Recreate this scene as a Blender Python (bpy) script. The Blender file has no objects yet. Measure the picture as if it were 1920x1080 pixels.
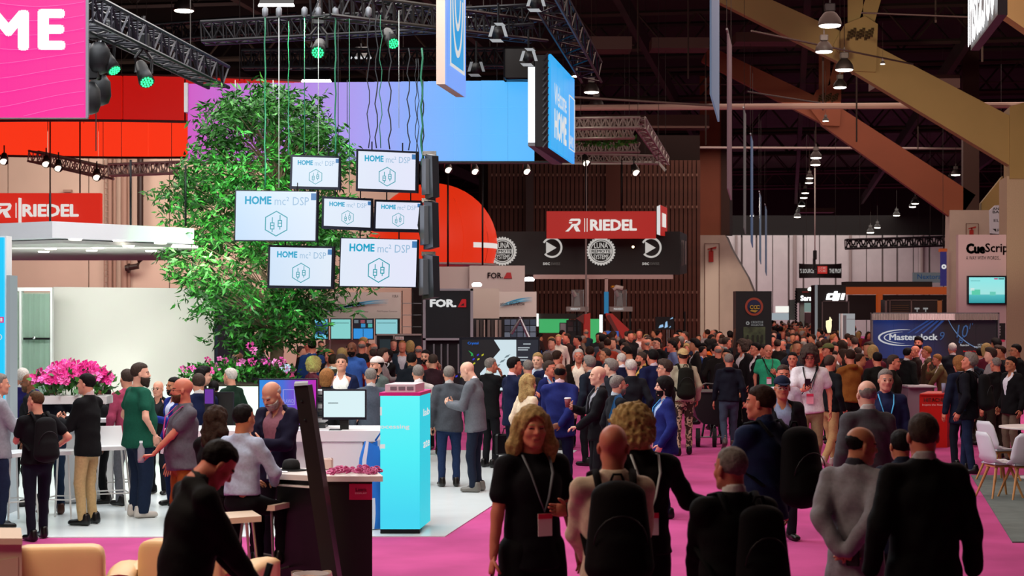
import bpy, math, random
import numpy as np
from mathutils import Vector, Matrix
SC = bpy.context.scene
COL = SC.collection
random.seed(7); RNG = np.random.RandomState(7)
F = 3200.0; CH = 2.4; VH = 585.0          # focal length in pixels, eye height, horizon row
AX = 0.1625                                 # the hall runs along (AX, 1)

# ------------------------------------------------ camera, world, lights, exposure
cam = bpy.data.cameras.new('camera'); cam.sensor_width = 36; cam.lens = 36*F/1920
cam.shift_y = (VH-540)/1920; cam.clip_end = 400
cam.dof.use_dof = True; cam.dof.focus_distance = 23; cam.dof.aperture_fstop = 4.0
co = bpy.data.objects.new('camera', cam); COL.objects.link(co)
co.location = (0, 0, CH); co.rotation_euler = (math.pi/2, 0, 0); SC.camera = co
SC.view_settings.view_transform = 'Standard'; SC.view_settings.look = 'None'
SC.view_settings.gamma = 1; SC.view_settings.use_curve_mapping = False
SC.view_settings.exposure = 0.0
W = bpy.data.worlds.new('hall_air'); SC.world = W; W.use_nodes = True
W.node_tree.nodes['Background'].inputs[0].default_value = (1.0, .8, .66, 1)
W.node_tree.nodes['Background'].inputs[1].default_value = .04
SC.cycles.max_bounces = 5; SC.cycles.diffuse_bounces = 2; SC.cycles.glossy_bounces = 2
SC.cycles.transparent_max_bounces = 6; SC.cycles.transmission_bounces = 3
SC.cycles.sample_clamp_indirect = 4; SC.cycles.caustics_reflective = False; SC.cycles.caustics_refractive = False
def light(name, kind, loc, power, col, size=1.0, size_y=None, target=None, angle=60, blend=.5):
    l = bpy.data.lights.new(name, kind); l.energy = power; l.color = col
    if kind == 'AREA':
        l.shape = 'RECTANGLE'; l.size = size; l.size_y = size_y or size
    elif kind == 'SPOT':
        l.spot_size = math.radians(angle); l.spot_blend = blend; l.shadow_soft_size = size
    else: l.shadow_soft_size = size
    o = bpy.data.objects.new(name, l); COL.objects.link(o); o.location = loc
    if target is not None:
        o.rotation_euler = (Vector(target)-Vector(loc)).to_track_quat('-Z', 'Y').to_euler()
    return o
light('booth_light', 'AREA', (-4.5, 21.5, 8.8), 1250, (.93, .97, 1), 9, 6)
light('booth_light', 'AREA', (-5, 27.5, 8.6), 800, (1, .95, .9), 10, 5)
light('booth_key_light', 'AREA', (-3.5, 13.5, 8.2), 520, (1, .95, .92), 5, 2.5, (-4.5, 23, 1))
light('hall_light', 'AREA', (3.5, 21, 10.5), 470, (1, .62, .55), 8, 12)
light('hall_light', 'AREA', (8, 42, 11), 1100, (1, .66, .56), 12, 20)
light('hall_light', 'AREA', (15, 80, 12), 2600, (1, .74, .66), 16, 40)
light('hall_light', 'AREA', (26, 150, 12), 6000, (1, .97, .92), 24, 50)
light('aisle_side_light', 'AREA', (13, 24, 9), 330, (1, .72, .6), 5, 8, (4, 22, .5))
light('aisle_side_light', 'AREA', (-3, 8.5, 8), 130, (1, .72, .58), 4, 4, (2, 10, 1))
light('back_wall_light', 'AREA', (-14, 62, 9), 1500, (1, .86, .76), 12, 4, (-14, 72, 4))
light('canopy_light', 'AREA', (-6.4, 26.6, 3.3), 95, (1, .98, .95), 4.2, .5, (-6.2, 29.3, 1.3))  # added wash for the meeting-room wall, out of sight under the canopy
light('column_fill', 'SPOT', (11.5, 80, 8), 9000, (1, .86, .74), .5, target=(13.0, 101, 2.6), angle=17)  # added spot without a fixture, brightens the concrete column
light('centre_fill', 'AREA', (-.5, 44, 9.2), 900, (1, .86, .78), 7, 8, (-.5, 50, 2))  # added to lift the dark headers of the centre booths
light('roof_brace_fill', 'SPOT', (6, 30, 4.5), 9000, (1, .86, .62), .4, target=(15.5, 58, 9), angle=26)  # added spot in mid-air that brightens the near roof brace
light('right_booth_light', 'AREA', (11, 35, 8.5), 800, (1, .82, .78), 5, 4, (10, 40, 1.5))
light('armchair_fill', 'AREA', (-3.8, 9.6, 5), 150, (1, .8, .62), 2, 2, (-3.8, 11.6, .5))  # added fill with no fixture, brightens the beige armchairs

# ------------------------------------------------ materials
def lin(c):
    if isinstance(c, str):
        c = tuple(int(c[i:i+2], 16)/255 for i in (0, 2, 4))
    return tuple(((x+.055)/1.055)**2.4 if x > .04045 else x/12.92 for x in c)
MATS = {}
def mat(key, col='808080', rough=.6, metal=0, emit=0, var=0.0, vscale=30, bump=0.0, alpha=1, spec=.4, sheen=0, trans=0):
    k = (key, col, rough, metal, emit, var, alpha)
    if k in MATS: return MATS[k]
    m = bpy.data.materials.new(key); m.use_nodes = True; nt = m.node_tree; b = nt.nodes['Principled BSDF']
    c = lin(col)+(1,)
    b.inputs['Base Color'].default_value = c; b.inputs['Roughness'].default_value = rough
    b.inputs['Metallic'].default_value = metal; b.inputs['Specular IOR Level'].default_value = spec
    if emit:
        b.inputs['Emission Color'].default_value = c; b.inputs['Emission Strength'].default_value = emit
        b.inputs['Base Color'].default_value = (.01, .01, .01, 1)
        m.cycles.emission_sampling = 'NONE' if emit > 3 else 'AUTO'
    if alpha < 1: b.inputs['Alpha'].default_value = alpha
    if trans: b.inputs['Transmission Weight'].default_value = trans
    if sheen: b.inputs['Sheen Weight'].default_value = sheen
    if var or bump:
        tc = nt.nodes.new('ShaderNodeTexCoord'); n = nt.nodes.new('ShaderNodeTexNoise')
        n.inputs['Scale'].default_value = vscale; n.inputs['Detail'].default_value = 3
        nt.links.new(tc.outputs['Object'], n.inputs['Vector'])
        if var:
            r = nt.nodes.new('ShaderNodeMapRange')
            r.inputs['From Min'].default_value = .3; r.inputs['From Max'].default_value = .7
            r.inputs['To Min'].default_value = 1-var; r.inputs['To Max'].default_value = 1+var
            nt.links.new(n.outputs['Fac'], r.inputs['Value'])
            v = nt.nodes.new('ShaderNodeVectorMath'); v.operation = 'SCALE'; v.inputs[0].default_value = c[:3]
            nt.links.new(r.outputs['Result'], v.inputs['Scale']); nt.links.new(v.outputs['Vector'], b.inputs['Base Color'])
        if bump:
            bp = nt.nodes.new('ShaderNodeBump'); bp.inputs['Strength'].default_value = bump; bp.inputs['Distance'].default_value = .01
            nt.links.new(n.outputs['Fac'], bp.inputs['Height']); nt.links.new(bp.outputs['Normal'], b.inputs['Normal'])
    MATS[k] = m; return m
def grad_mat(key, stops, axis=0, strength=1.0, lo=0.0, hi=1.0, ripple=0, ang=0):
    """a screen or backlit print showing a colour gradient along a world axis"""
    m = bpy.data.materials.new(key); m.use_nodes = True; nt = m.node_tree; b = nt.nodes['Principled BSDF']
    g = nt.nodes.new('ShaderNodeNewGeometry'); s = nt.nodes.new('ShaderNodeSeparateXYZ'); nt.links.new(g.outputs['Position'], s.inputs[0])
    r = nt.nodes.new('ShaderNodeMapRange'); r.inputs['From Min'].default_value = lo; r.inputs['From Max'].default_value = hi
    src = s.outputs[axis]
    if ang:
        ad = nt.nodes.new('ShaderNodeMath'); ad.operation = 'MULTIPLY_ADD'; ad.inputs[1].default_value = ang
        nt.links.new(s.outputs[2], ad.inputs[0]); nt.links.new(src, ad.inputs[2]); src = ad.outputs[0]
    nt.links.new(src, r.inputs['Value'])
    cr = nt.nodes.new('ShaderNodeValToRGB'); e = cr.color_ramp.elements
    e[0].position = stops[0][0]; e[0].color = lin(stops[0][1])+(1,)
    e[1].position = stops[-1][0]; e[1].color = lin(stops[-1][1])+(1,)
    for p, c in stops[1:-1]:
        q = e.new(p); q.color = lin(c)+(1,)
    nt.links.new(r.outputs[0], cr.inputs[0])
    b.inputs['Base Color'].default_value = (.01, .01, .01, 1); b.inputs['Roughness'].default_value = .4
    nt.links.new(cr.outputs[0], b.inputs['Emission Color']); b.inputs['Emission Strength'].default_value = strength
    return m
BLACK = mat('black_plastic', '0b0b0d', .45); DARK = mat('dark_metal', '141416', .5, .6); GREYM = mat('grey_metal', '8d8f92', .35, .9)
WHITE = mat('white_laminate', 'e4e6e6', .35); CHROME = mat('chrome', 'c8cacc', .15, 1); WHITEP = mat('white_print', 'f2f2f2', .5, emit=.75)
STEEL = mat('truss_aluminium', 'a49a92', .45, .35); RED = mat('red_print', 'dc1a10', .5, emit=.35)

# ------------------------------------------------ pixel -> place
def P(u, v, Y): return np.array([(u-960)/F*Y, Y, CH-(v-VH)/F*Y])
def G(u, s, z=0.0): return np.array([(u-960)/s, F/s, z])       # a place on the floor, s = pixels per metre there

# ------------------------------------------------ mesh building
def tag(o, label=None, cat=None, group=None, kind=None):
    if label: o['label'] = label
    if cat: o['category'] = cat
    if group: o['group'] = group
    if kind: o['kind'] = kind
    return o
def thing(name, label, cat, loc=(0, 0, 0), group=None):
    o = bpy.data.objects.new(name, None); COL.objects.link(o); o.location = loc; o.empty_display_size = .1
    return tag(o, label, cat, group)
def wloc(o):
    l = np.array(o.location, float)
    while o.parent: o = o.parent; l = l+np.array(o.location)
    return l
def mk(name, V, Fc, m, parent=None, smooth=False, local=False, mats=None, midx=None):
    """numpy verts + faces (list of tuples, or an int array of quads) -> one mesh object"""
    V = np.asarray(V, float).reshape(-1, 3)
    if local: org = np.zeros(3)
    elif parent is not None: org = wloc(parent)
    else: org = np.array([(V[:, 0].min()+V[:, 0].max())/2, (V[:, 1].min()+V[:, 1].max())/2, V[:, 2].min()]) if len(V) else np.zeros(3)
    me = bpy.data.meshes.new(name)
    if isinstance(Fc, np.ndarray) and len(Fc):
        n, k = Fc.shape
        me.vertices.add(len(V)); me.vertices.foreach_set('co', (V-org).astype(np.float32).ravel())
        me.loops.add(n*k); me.loops.foreach_set('vertex_index', Fc.astype(np.int32).ravel())
        me.polygons.add(n); me.polygons.foreach_set('loop_start', np.arange(0, n*k, k, dtype=np.int32))
        me.polygons.foreach_set('loop_total', np.full(n, k, np.int32))
        me.update(calc_edges=True)
    else:
        me.from_pydata((V-org).tolist(), [], [tuple(f) for f in Fc]); me.update()
    for x in (mats or [m]): me.materials.append(x)
    if midx is not None: me.polygons.foreach_set('material_index', np.asarray(midx, np.int32))
    if smooth: me.polygons.foreach_set('use_smooth', np.ones(len(me.polygons), bool))
    o = bpy.data.objects.new(name, me); COL.objects.link(o)
    if parent is not None: o.parent = parent
    elif not local: o.location = org
    return o
def copy_tree(o, parent=None):
    c = o.copy(); COL.objects.link(c)
    if parent is not None: c.parent = parent
    for ch in list(o.children): copy_tree(ch, c)
    return c
def basis(d, up=(0, 0, 1)):
    d = np.array(d, float); d /= np.linalg.norm(d)+1e-12
    a = np.array(up, float)
    if abs(d@a) > .98: a = np.array([1., 0, 0])
    x = np.cross(a, d); x /= np.linalg.norm(x); return x, np.cross(d, x), d
class MB:
    def sq(s, c, d, e=.35, n=18, m=10, rz=0):
        c = np.array(c, float); P_ = lambda x, k: math.copysign(abs(x)**k, x); V = []
        for j in range(m+1):
            b = -math.pi/2+math.pi*j/m
            for i in range(n):
                a = 2*math.pi*i/n; V.append((d[0]/2*P_(math.cos(b), e)*P_(math.cos(a), e), d[1]/2*P_(math.cos(b), e)*P_(math.sin(a), e), d[2]/2*P_(math.sin(b), e)))
        V = np.array(V)
        if rz: cz, sz = math.cos(rz), math.sin(rz); V = V@np.array([[cz, sz, 0], [-sz, cz, 0], [0, 0, 1]])
        return s.add(V+c, [(j*n+i, j*n+(i+1) % n, (j+1)*n+(i+1) % n, (j+1)*n+i) for j in range(m) for i in range(n)])
    def __init__(s): s.V = []; s.F = []
    def n(s): return len(s.V)
    def add(s, V, Fc):
        b = len(s.V); s.V += [tuple(v) for v in V]; s.F += [tuple(i+b for i in f) for f in Fc]; return s
    def box(s, c, d, rz=0, rx=0, bev=0):
        c = np.array(c, float); hx, hy, hz = [x/2 for x in d]
        v = np.array([(x, y, z) for x in (-hx, hx) for y in (-hy, hy) for z in (-hz, hz)])
        if bev:
            v = []; b = min(bev, hx*.9, hy*.9, hz*.9)
            for z, k in ((-hz, b), (-hz+b, 0), (hz-b, 0), (hz, b)):
                for x, y in ((-1, -1), (1, -1), (1, 1), (-1, 1)):
                    ax, ay = hx-k, hy-k
                    v += [(x*(ax-b) if x*y > 0 else x*ax, y*ay if x*y > 0 else y*(ay-b), z), (x*ax if x*y > 0 else x*(ax-b), y*(ay-b) if x*y > 0 else y*ay, z)]
            v = np.array(v); f = [tuple(range(7, -1, -1)), tuple(range(24, 32))]
            for r in range(3):
                for i in range(8): f.append((r*8+i, r*8+(i+1) % 8, r*8+8+(i+1) % 8, r*8+8+i))
        else: f = [(0, 1, 3, 2), (4, 6, 7, 5), (0, 4, 5, 1), (2, 3, 7, 6), (0, 2, 6, 4), (1, 5, 7, 3)]
        if rx: cx, sx = math.cos(rx), math.sin(rx); v = v@np.array([[1, 0, 0], [0, cx, sx], [0, -sx, cx]])
        if rz: cz, sz = math.cos(rz), math.sin(rz); v = v@np.array([[cz, sz, 0], [-sz, cz, 0], [0, 0, 1]])
        return s.add(v+c, f)
    def tube(s, p0, p1, r0, r1=None, n=8, cap=True):
        return s.path([p0, p1], [r0, r0 if r1 is None else r1], n, cap)
    def path(s, pts, rs, n=8, cap=True, flat=1.0, up=(0, 0, 1)):
        pts = [np.array(p, float) for p in pts]
        if not hasattr(rs, '__len__'): rs = [rs]*len(pts)
        V = []; b = None
        for i, p in enumerate(pts):
            d = pts[min(i+1, len(pts)-1)]-pts[max(i-1, 0)]
            x, y, _ = basis(d, up)
            for k in range(n):
                a = 2*math.pi*k/n; V.append(p+rs[i]*(math.cos(a)*x+flat*math.sin(a)*y))
        Fc = [(i*n+k, i*n+(k+1) % n, (i+1)*n+(k+1) % n, (i+1)*n+k) for i in range(len(pts)-1) for k in range(n)]
        if cap: Fc += [tuple(range(n-1, -1, -1)), tuple((len(pts)-1)*n+k for k in range(n))]
        return s.add(V, Fc)
    def slab(s, pts, t):
        """polygon of points (front face) extruded by vector t"""
        pts = np.array(pts, float); n = len(pts); V = np.vstack([pts, pts+np.array(t, float)])
        return s.add(V, [tuple(range(n)), tuple(range(2*n-1, n-1, -1))]+[(i, i+n, (i+1) % n+n, (i+1) % n) for i in range(n)])
    def ring(s, c, r0, r1, t, x=(1, 0, 0), z=(0, 0, 1), n=32, a0=0, a1=360, mod=None):
        c, x, z = np.array(c, float), np.array(x, float), np.array(z, float); full = abs(a1-a0) >= 360
        N = n if full else n+1; V = []
        for k in range(N):
            a = math.radians(a0+(a1-a0)*k/n); d = math.cos(a)*x+math.sin(a)*z
            ro = r1*(mod(k) if mod else 1)
            V += [c+d*r0, c+d*ro, c+d*r0+np.array(t), c+d*ro+np.array(t)]
        Fc = []
        for k in range(n):
            a, b = 4*k, 4*((k+1) % N)
            Fc += [(a, a+1, b+1, b), (a+2, b+2, b+3, a+3), (a+1, a+3, b+3, b+1), (a, b, b+2, a+2)]
        if not full: Fc += [(0, 2, 3, 1), (4*n, 4*n+1, 4*n+3, 4*n+2)]
        return s.add(V, Fc)
    def lathe(s, c, prof, n=20, sx=1, sy=1):
        V = [(c[0]+sx*r*math.cos(2*math.pi*k/n), c[1]+sy*r*math.sin(2*math.pi*k/n), c[2]+z) for r, z in prof for k in range(n)]
        m = len(prof)
        Fc = [(i*n+k, i*n+(k+1) % n, (i+1)*n+(k+1) % n, (i+1)*n+k) for i in range(m-1) for k in range(n)]
        Fc += [tuple(range(n-1, -1, -1)), tuple((m-1)*n+k for k in range(n))]
        return s.add(V, Fc)
    def build(s, name, m, parent=None, smooth=False): return mk(name, s.V, s.F, m, parent, smooth)
def one(name, mb, m, label=None, cat=None, group=None, kind=None, smooth=False):
    return tag(mb.build(name, m, None, smooth), label, cat, group, kind)
def prect(u0, v0, u1, v1, Y, t=.03, mb=None):
    return (mb or MB()).slab([P(u0, v1, Y), P(u1, v1, Y), P(u1, v0, Y), P(u0, v0, Y)], (0, t, 0))
_tc = {}
def text_mesh(s, bold=0.02, shear=0):
    k = (s, bold, shear)
    if k not in _tc:
        c = bpy.data.curves.new('letters', 'FONT'); c.body = s; c.size = 1;  c.resolution_u = 2; c.shear = shear
        o = bpy.data.objects.new('letters', c); me = bpy.data.meshes.new_from_object(o)
        V = np.array([v.co[:] for v in me.vertices]); Fc = [tuple(p.vertices) for p in me.polygons]
        bpy.data.objects.remove(o); bpy.data.curves.remove(c); bpy.data.meshes.remove(me)
        if bold > .005:                          # heavier strokes: the same letters shifted a little each way
            n = len(V); b = bold*.45; sh = ((0, 0), (b, 0), (-b, 0), (0, b*.8), (0, -b*.8), (b*.7, b*.6), (-b*.7, b*.6), (b*.7, -b*.6), (-b*.7, -b*.6))
            Fc = [tuple(i+n*j for i in f) for j in range(len(sh)) for f in Fc]; V = np.vstack([V+np.array([x, y, 0]) for x, y in sh])
        _tc[k] = (V, Fc)
    return _tc[k]
def textfit(s, O, X, Z, nrm, m, parent, name='lettering', bold=.02, t=.004, shear=0):
    """lettering stretched to the box O + X + Z, standing t proud along nrm"""
    V, Fc = text_mesh(s, bold, shear)
    V = V.copy(); lo = V.min(0); hi = V.max(0)
    a = (V[:, 0]-lo[0])/(hi[0]-lo[0]); b = (V[:, 1]-lo[1])/max(hi[1]-lo[1], 1e-6)
    O, X, Z, nrm = [np.array(q, float) for q in (O, X, Z, nrm)]
    W_ = O+a[:, None]*X+b[:, None]*Z+nrm*t; n = len(W_)
    return mk(name, W_, Fc, m, parent)
def ptext(s, u0, v0, u1, v1, Y, m, parent, bold=.02, name='lettering', t=.012, shear=0):
    a = P(u0, v1, Y); return textfit(s, a, P(u1, v1, Y)-a, P(u0, v0, Y)-a, (0, -1, 0), m, parent, name, bold, t, shear)
# ================================================ SETTING
def AXP(k, Y, Z=0.0): return np.array([AX*Y+k, Y, Z])            # a place on a line along the hall
AXD = np.array([AX, 1, 0])/math.hypot(AX, 1)
pink = mat('pink_carpet', 'b44a82', .95, var=.16, vscale=1.1, bump=.3, spec=.1)
tag(MB().box((10, 95, -.05), (130, 190, .1)).build('floor', pink), kind='structure')
wf = mat('white_floor', 'e0eaea', .22, var=.03, vscale=2)
tag(MB().slab([(-14, 17.95, .012), AXP(-3.67, 18.2, .012), AXP(-3.67, 29.5, .012), (-16, 29.5, .012)], (0, 0, -.03)).build('floor_booth', wf), kind='structure')
gc = mat('grey_carpet', '5f6a66', .95, var=.15, vscale=4, bump=.2)
tag(MB().slab([AXP(2.32, 17.75, .012), (14, 17.6, .012), (16, 25, .012), AXP(2.66, 25, .012)], (0, 0, -.03)).build('floor_lounge', gc), kind='structure')
ceil = mat('hall_ceiling', '241814', .9, var=.3, vscale=.4)
tag(MB().box((10, 95, 16.6), (130, 190, .3)).build('ceiling', ceil), kind='structure')
# near part of the hall behind the camera and side walls
hw = mat('hall_wall', '55463e', .9)
for nm, c, d in (('wall_left', (-54, 95, 8), (.4, 190, 17)), ('wall_right', (74, 95, 8), (.4, 190, 17)), ('wall_rear', (10, -.2, 8), (130, .4, 17))):
    tag(MB().box(c, d).build(nm, hw), kind='structure')
# far wall with its tall panels
fw = mat('far_wall_panel', 'cfc6c2', .7, var=.06, vscale=.8); wb = thing('wall_far', None, None, (30, 169, 0)); tag(wb, kind='structure')
MB().box((10, 169.6, 4.9), (130, .4, 9.8)).build('wall_surface', mat('far_wall_joint', '7c706b', .8), wb); MB().box((10, 169.6, 13.2), (130, .4, 6.8)).build('upper_wall', mat('far_wall_dark', '1c1614', .9), wb)
pw = 1.55
for i in range(26):
    x = 14.2+i*pw
    MB().box((x, 169.25, 5), (pw-.1 if i % 3 else pw-.28, .25+.08*(i % 2), 10)).build('panel', fw, wb)
for i, (x, w) in enumerate(((28.0, .5), (33.5, .4), (40.6, .5), (22.2, .35))):
    MB().tube((x, 168.9, 0), (x, 168.9, 10), w*.35, n=8).build('pipe', mat('wall_pipe', '9b8a84', .6), wb)
# peach wall on the left
pk = mat('peach_wall', 'd0b8a6', .8, var=.05, vscale=.6); wl = thing('wall_back', None, None, (-16, 72, 0)); tag(wl, kind='structure')
for i in range(7):
    x0, x1 = -28+i*3.4, -28+i*3.4+3.36
    MB().box(((x0+x1)/2, 72, 5), (x1-x0, .3, 10)).build('panel', pk, wl)
MB().box((-17, 72.3, 5), (24, .2, 10.2)).build('wall_surface', mat('peach_joint', '6d5145', .8), wl)
for u, r in ((205, .09), (214, .06), (232, .12), (241, .05)):
    x = P(u, 0, 71.5)[0]; MB().tube((x, 71.6, 0), (x, 71.6, 9.8), r*1.2, n=8).build('pipe', mat('wall_conduit', 'a08070', .6), wl)
x = P(263, 0, 71.2)[0]
MB().path([(x, 71.2, 9.8), (x, 71.2, P(0, 488, 71.2)[2]), (x-.1, 71.2, P(0, 499, 71.2)[2]), (x-.62, 71.2, P(0, 503, 71.2)[2])], .13, 10).build('drain_pipe', mat('drain_pipe_iron', '2c1712', .5), wl)
MB().ring((x-.52, 71.2, P(0, 503, 71.2)[2]), .1, .2, (.08, 0, 0), (0, 1, 0)).build('pipe_flange', mat('drain_pipe_iron', '2c1712', .5), wl)
MB().box(P(127, 358, 71.6), (.35, .2, .1)).build('bracket', mat('wall_conduit', 'a08070', .6), wl)
lad = MB()
for k in range(22): lad.tube(P(196, 540-k*11, 71.5), P(204, 540-k*11, 71.5), .02, n=5)
lad.tube(P(196, 540, 71.5), P(196, 300, 71.5), .03, n=5).tube(P(204, 540, 71.5), P(204, 300, 71.5), .03, n=5)
lad.build('ladder', mat('wall_conduit', 'a08070', .6), wl)
# slatted wall in the middle
sw = thing('wall_slatted', None, None, (5, 92, 0)); tag(sw, kind='structure')
slat_m = mat('dark_slat', '5c3626', .6, var=.2, vscale=1.3); gap = mat('slat_backing', '20110c', .9)
MB().box((4.2, 92.8, 6), (12, .3, 12)).build('wall_surface', gap, sw)
clip = mat('slat_clip', '8a6a58', .5, .3)
base = MB().box((0, 0, 0), (.185, .3, 10.6)).build('slat', slat_m); base.location = (0, 0, 0)
sl_me = base.data; bpy.data.objects.remove(base)
i = 0; x = -1.2
while x < 10.1:
    if not (5.0 < x < 5.9):
        o = bpy.data.objects.new('slat', sl_me); COL.objects.link(o); o.parent = sw; o.location = (x-5, 0.35, 0)
    x += .235; i += 1
cb = MB()
for z in (P(0, 600, 92)[2], P(0, 548, 92)[2], P(0, 388, 92)[2], P(0, 328, 92)[2]):
    xx = -1.08
    while xx < 10.1:
        cb.box((xx, 92.0, z), (.07, .06, .14)); xx += .235
tag(cb.build('slat_clip', clip, sw), kind='stuff')
MB().box((5.45, 92.2, 6), (.8, .5, 12)).build('post', mat('slat_post', '5a3324', .7), sw)
MB().box((.95, 91.9, 5.5), (.42, .5, 9)).build('post', mat('slat_post_grey', '4e4540', .7), sw)

# columns and roof frames
conc = mat('concrete_column', 'b4a394', .85, var=.06, vscale=1.2); steel1 = mat('painted_steel', '9a7f4c', .6, var=.06, vscale=.7)
steel2 = mat('painted_steel_red_light', '84452a', .6, var=.06, vscale=.7)  # same paint as the near frame, with redder light put into the colour
def extinguisher_sign(parent, u0, v0, u1, v1, Y):
    fm = mat('sign_outline', '5a2a22', .7); b = MB()
    for a in ((u0, v0, u0+1, v1), (u1-1, v0, u1, v1), (u0, v0, u1, v0+1)): prect(*a, Y, .02, b)
    b.build('sign_frame', fm, parent)
    w = u1-u0; cx = (u0+u1)/2; h = w*1.0; y0 = v0+w*.25; r = mat('extinguisher_print', '9c1f18', .7)
    e = MB(); prect(cx-w*.22, y0+h*.25, cx+w*.1, y0+h, Y-.03, .02, e); prect(cx-w*.1, y0+h*.08, cx+w*.02, y0+h*.3, Y-.03, .02, e)
    e.slab([P(cx-w*.3, y0+h*.12, Y-.03), P(cx-w*.3, y0+h*.2, Y-.03), P(cx+w*.3, y0+h*.1, Y-.03), P(cx+w*.3, y0-h*.04, Y-.03)], (0, .02, 0))
    e.build('extinguisher_picture', r, parent)
Yc = 101.0
c1 = thing('column', None, None, P(1345, 661, Yc)); tag(c1, kind='structure')
out = [(1284, 664), (1291, 600), (1297, 477), (1311, 441), (1360, 441), (1370, 465), (1402, 520), (1412, 545), (1420, 664)]
MB().slab([P(u, v, Yc) for u, v in out], (.6, 3.2, 0)).build('column_base', conc, c1)
MB().slab([P(u, v, Yc-.12) for u, v in [(1322, 664), (1322, 455), (1349, 455), (1349, 664)]], (0, .1, 0)).build('fluted_panel', mat('concrete_panel', 'c2b2a2', .85), c1)
extinguisher_sign(c1, 1321, 456, 1349, 640, Yc-.2)
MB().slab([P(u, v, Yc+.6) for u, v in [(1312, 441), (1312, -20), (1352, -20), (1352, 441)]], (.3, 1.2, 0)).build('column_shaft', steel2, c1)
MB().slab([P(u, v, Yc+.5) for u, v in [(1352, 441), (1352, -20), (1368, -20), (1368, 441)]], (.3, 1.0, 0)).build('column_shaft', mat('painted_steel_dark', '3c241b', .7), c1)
def beam(b, p0, p1, h, w):
    p0, p1 = np.array(p0), np.array(p1); d = p1-p0; d /= np.linalg.norm(d); n = np.array([-d[2], 0, d[0]])
    if n[2] < 0: n = -n
    return b.slab([p0-n*h[0]/2, p1-n*h[1]/2, p1+n*h[1]/2, p0+n*h[0]/2], AXD*w)
def frame(label, Y, colu, pts, m, sc):
    t = thing('roof_frame', None, None, P(colu, 585+2.4*F/Y, Y)); tag(t, kind='structure')
    (a, b_, c) = pts
    beam(MB(), P(*a, Y), P(*b_, Y), (1.5, 1.12), .7).build('brace', m, t)
    beam(MB(), P(*b_, Y), P(*c, Y), (1.0, .8), .6).build('brace', m, t)
    g = [(b_[0]+x*sc, b_[1]+y*sc) for x, y in ((-50, -20), (-28, -60), (10, -75), (34, -60), (32, 0), (30, 30), (-12, 28))]
    MB().slab([P(u, v, Y-.15) for u, v in g], AXD*1.0).build('gusset_plate', m, t)
    bo = MB()
    for i in range(9):
        for j in range(3): bo.add(*_bolt(P(b_[0]+(-22+i*5.5+j)*sc, b_[1]+(-32-j*6-(i % 3)*3)*sc, Y-.18)))
    tag(bo.build('bolts', mat('bolt_steel', '4a3a22', .5), t), kind='stuff')
    for dx, tx in ((-8, -8), (12, 52)):
        beam(MB(), P(b_[0]+dx*sc, b_[1]-60*sc, Y), P(b_[0]+tx*sc, b_[1]-200*sc, Y), (.52, .52), .4).build('strut', m, t)
    return t
def _bolt(p):
    s = .05; return ([p+np.array(q)*s for q in ((-1, 0, -1), (1, 0, -1), (1, 0, 1), (-1, 0, 1), (0, -1, 0))], [(0, 1, 4), (1, 2, 4), (2, 3, 4), (3, 0, 4)])
Ya = 58.0
fa = frame('near', Ya, 1905, [(1915, 275), (1612, 105), (1340, -25)], steel1, 1.0)
MB().slab([P(u, v, Ya) for u, v in [(1888, 330), (1960, 330), (1960, 717), (1888, 717)]], AXD*2.2).build('column_base', mat('concrete_column', 'b09a80', .85, var=.06), fa)
MB().slab([P(u, v, Ya-.1) for u, v in [(1893, 335), (1893, 200), (1960, 180), (1960, 335)]], AXD*1.6).build('column_shaft', steel1, fa)
Yb = 78.0
fb = frame('far', Yb, 1815, [(1812, 391), (1552, 214), (1322, 100)], steel2, .75)
MB().slab([P(u, v, Yb-.4) for u, v in [(1781, 394), (1856, 394), (1856, 683), (1776, 683)]], AXD*2.2).build('column_base', conc, fb)
MB().slab([P(u, v, Yb) for u, v in [(1806, 395), (1806, -10), (1836, -10), (1836, 395)]], AXD*.8).build('column_shaft', mat('painted_steel_dark', '3c241b', .7), fb)
MB().slab([P(u, v, Yb+.3) for u, v in [(1840, 380), (1880, 330), (1880, 395), (1840, 398)]], AXD*.8).build('brace', steel1, fb)
extinguisher_sign(fb, 1811, 419, 1835, 445, Yb-.5)
fc = thing('roof_frame', None, None, P(1960, 60, 40)); tag(fc, kind='structure')
beam(MB(), P(2100, 120, 44), P(1868, -32, 44), (1.3, 1.1), .7).build('brace', steel1, fc)

# trusses and pipes under the roof
def truss(name, p0, p1, w, h, r, bays, m, label=None, cat=None, group=None, kind=None, up=(0, 0, 1)):
    p0, p1 = np.array(p0, float), np.array(p1, float); x, y, d = basis(p1-p0, up)
    t = thing(name, label, cat, (p0+p1)/2, group)
    if kind: tag(t, kind=kind)
    cs = [(a*w/2*x+b*h/2*y) for a, b in ((-1, -1), (1, -1), (1, 1), (-1, 1))]
    for c in cs: MB().tube(p0+c, p1+c, r, n=6).build('chord', m, t)
    b = MB()
    for i in range(bays):
        a0, a1 = p0+(p1-p0)*i/bays, p0+(p1-p0)*(i+1)/bays
        for k in range(4):
            c, e = cs[k], cs[(k+1) % 4]
            if i % 2: c, e = e, c
            b.tube(a0+c, a1+e, r*.55, n=4, cap=False); b.tube(a0+c, a0+e, r*.5, n=4, cap=False)
    tag(b.build('lattice', m, t), kind='stuff')
    return t
roofm = mat('roof_steel', '33261f', .8); roofd = mat('roof_steel_dark', '221815', .85)
rp = thing('roof_structure', None, None, (10, 90, 13)); tag(rp, kind='structure')
rr = random.Random(4)
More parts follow.
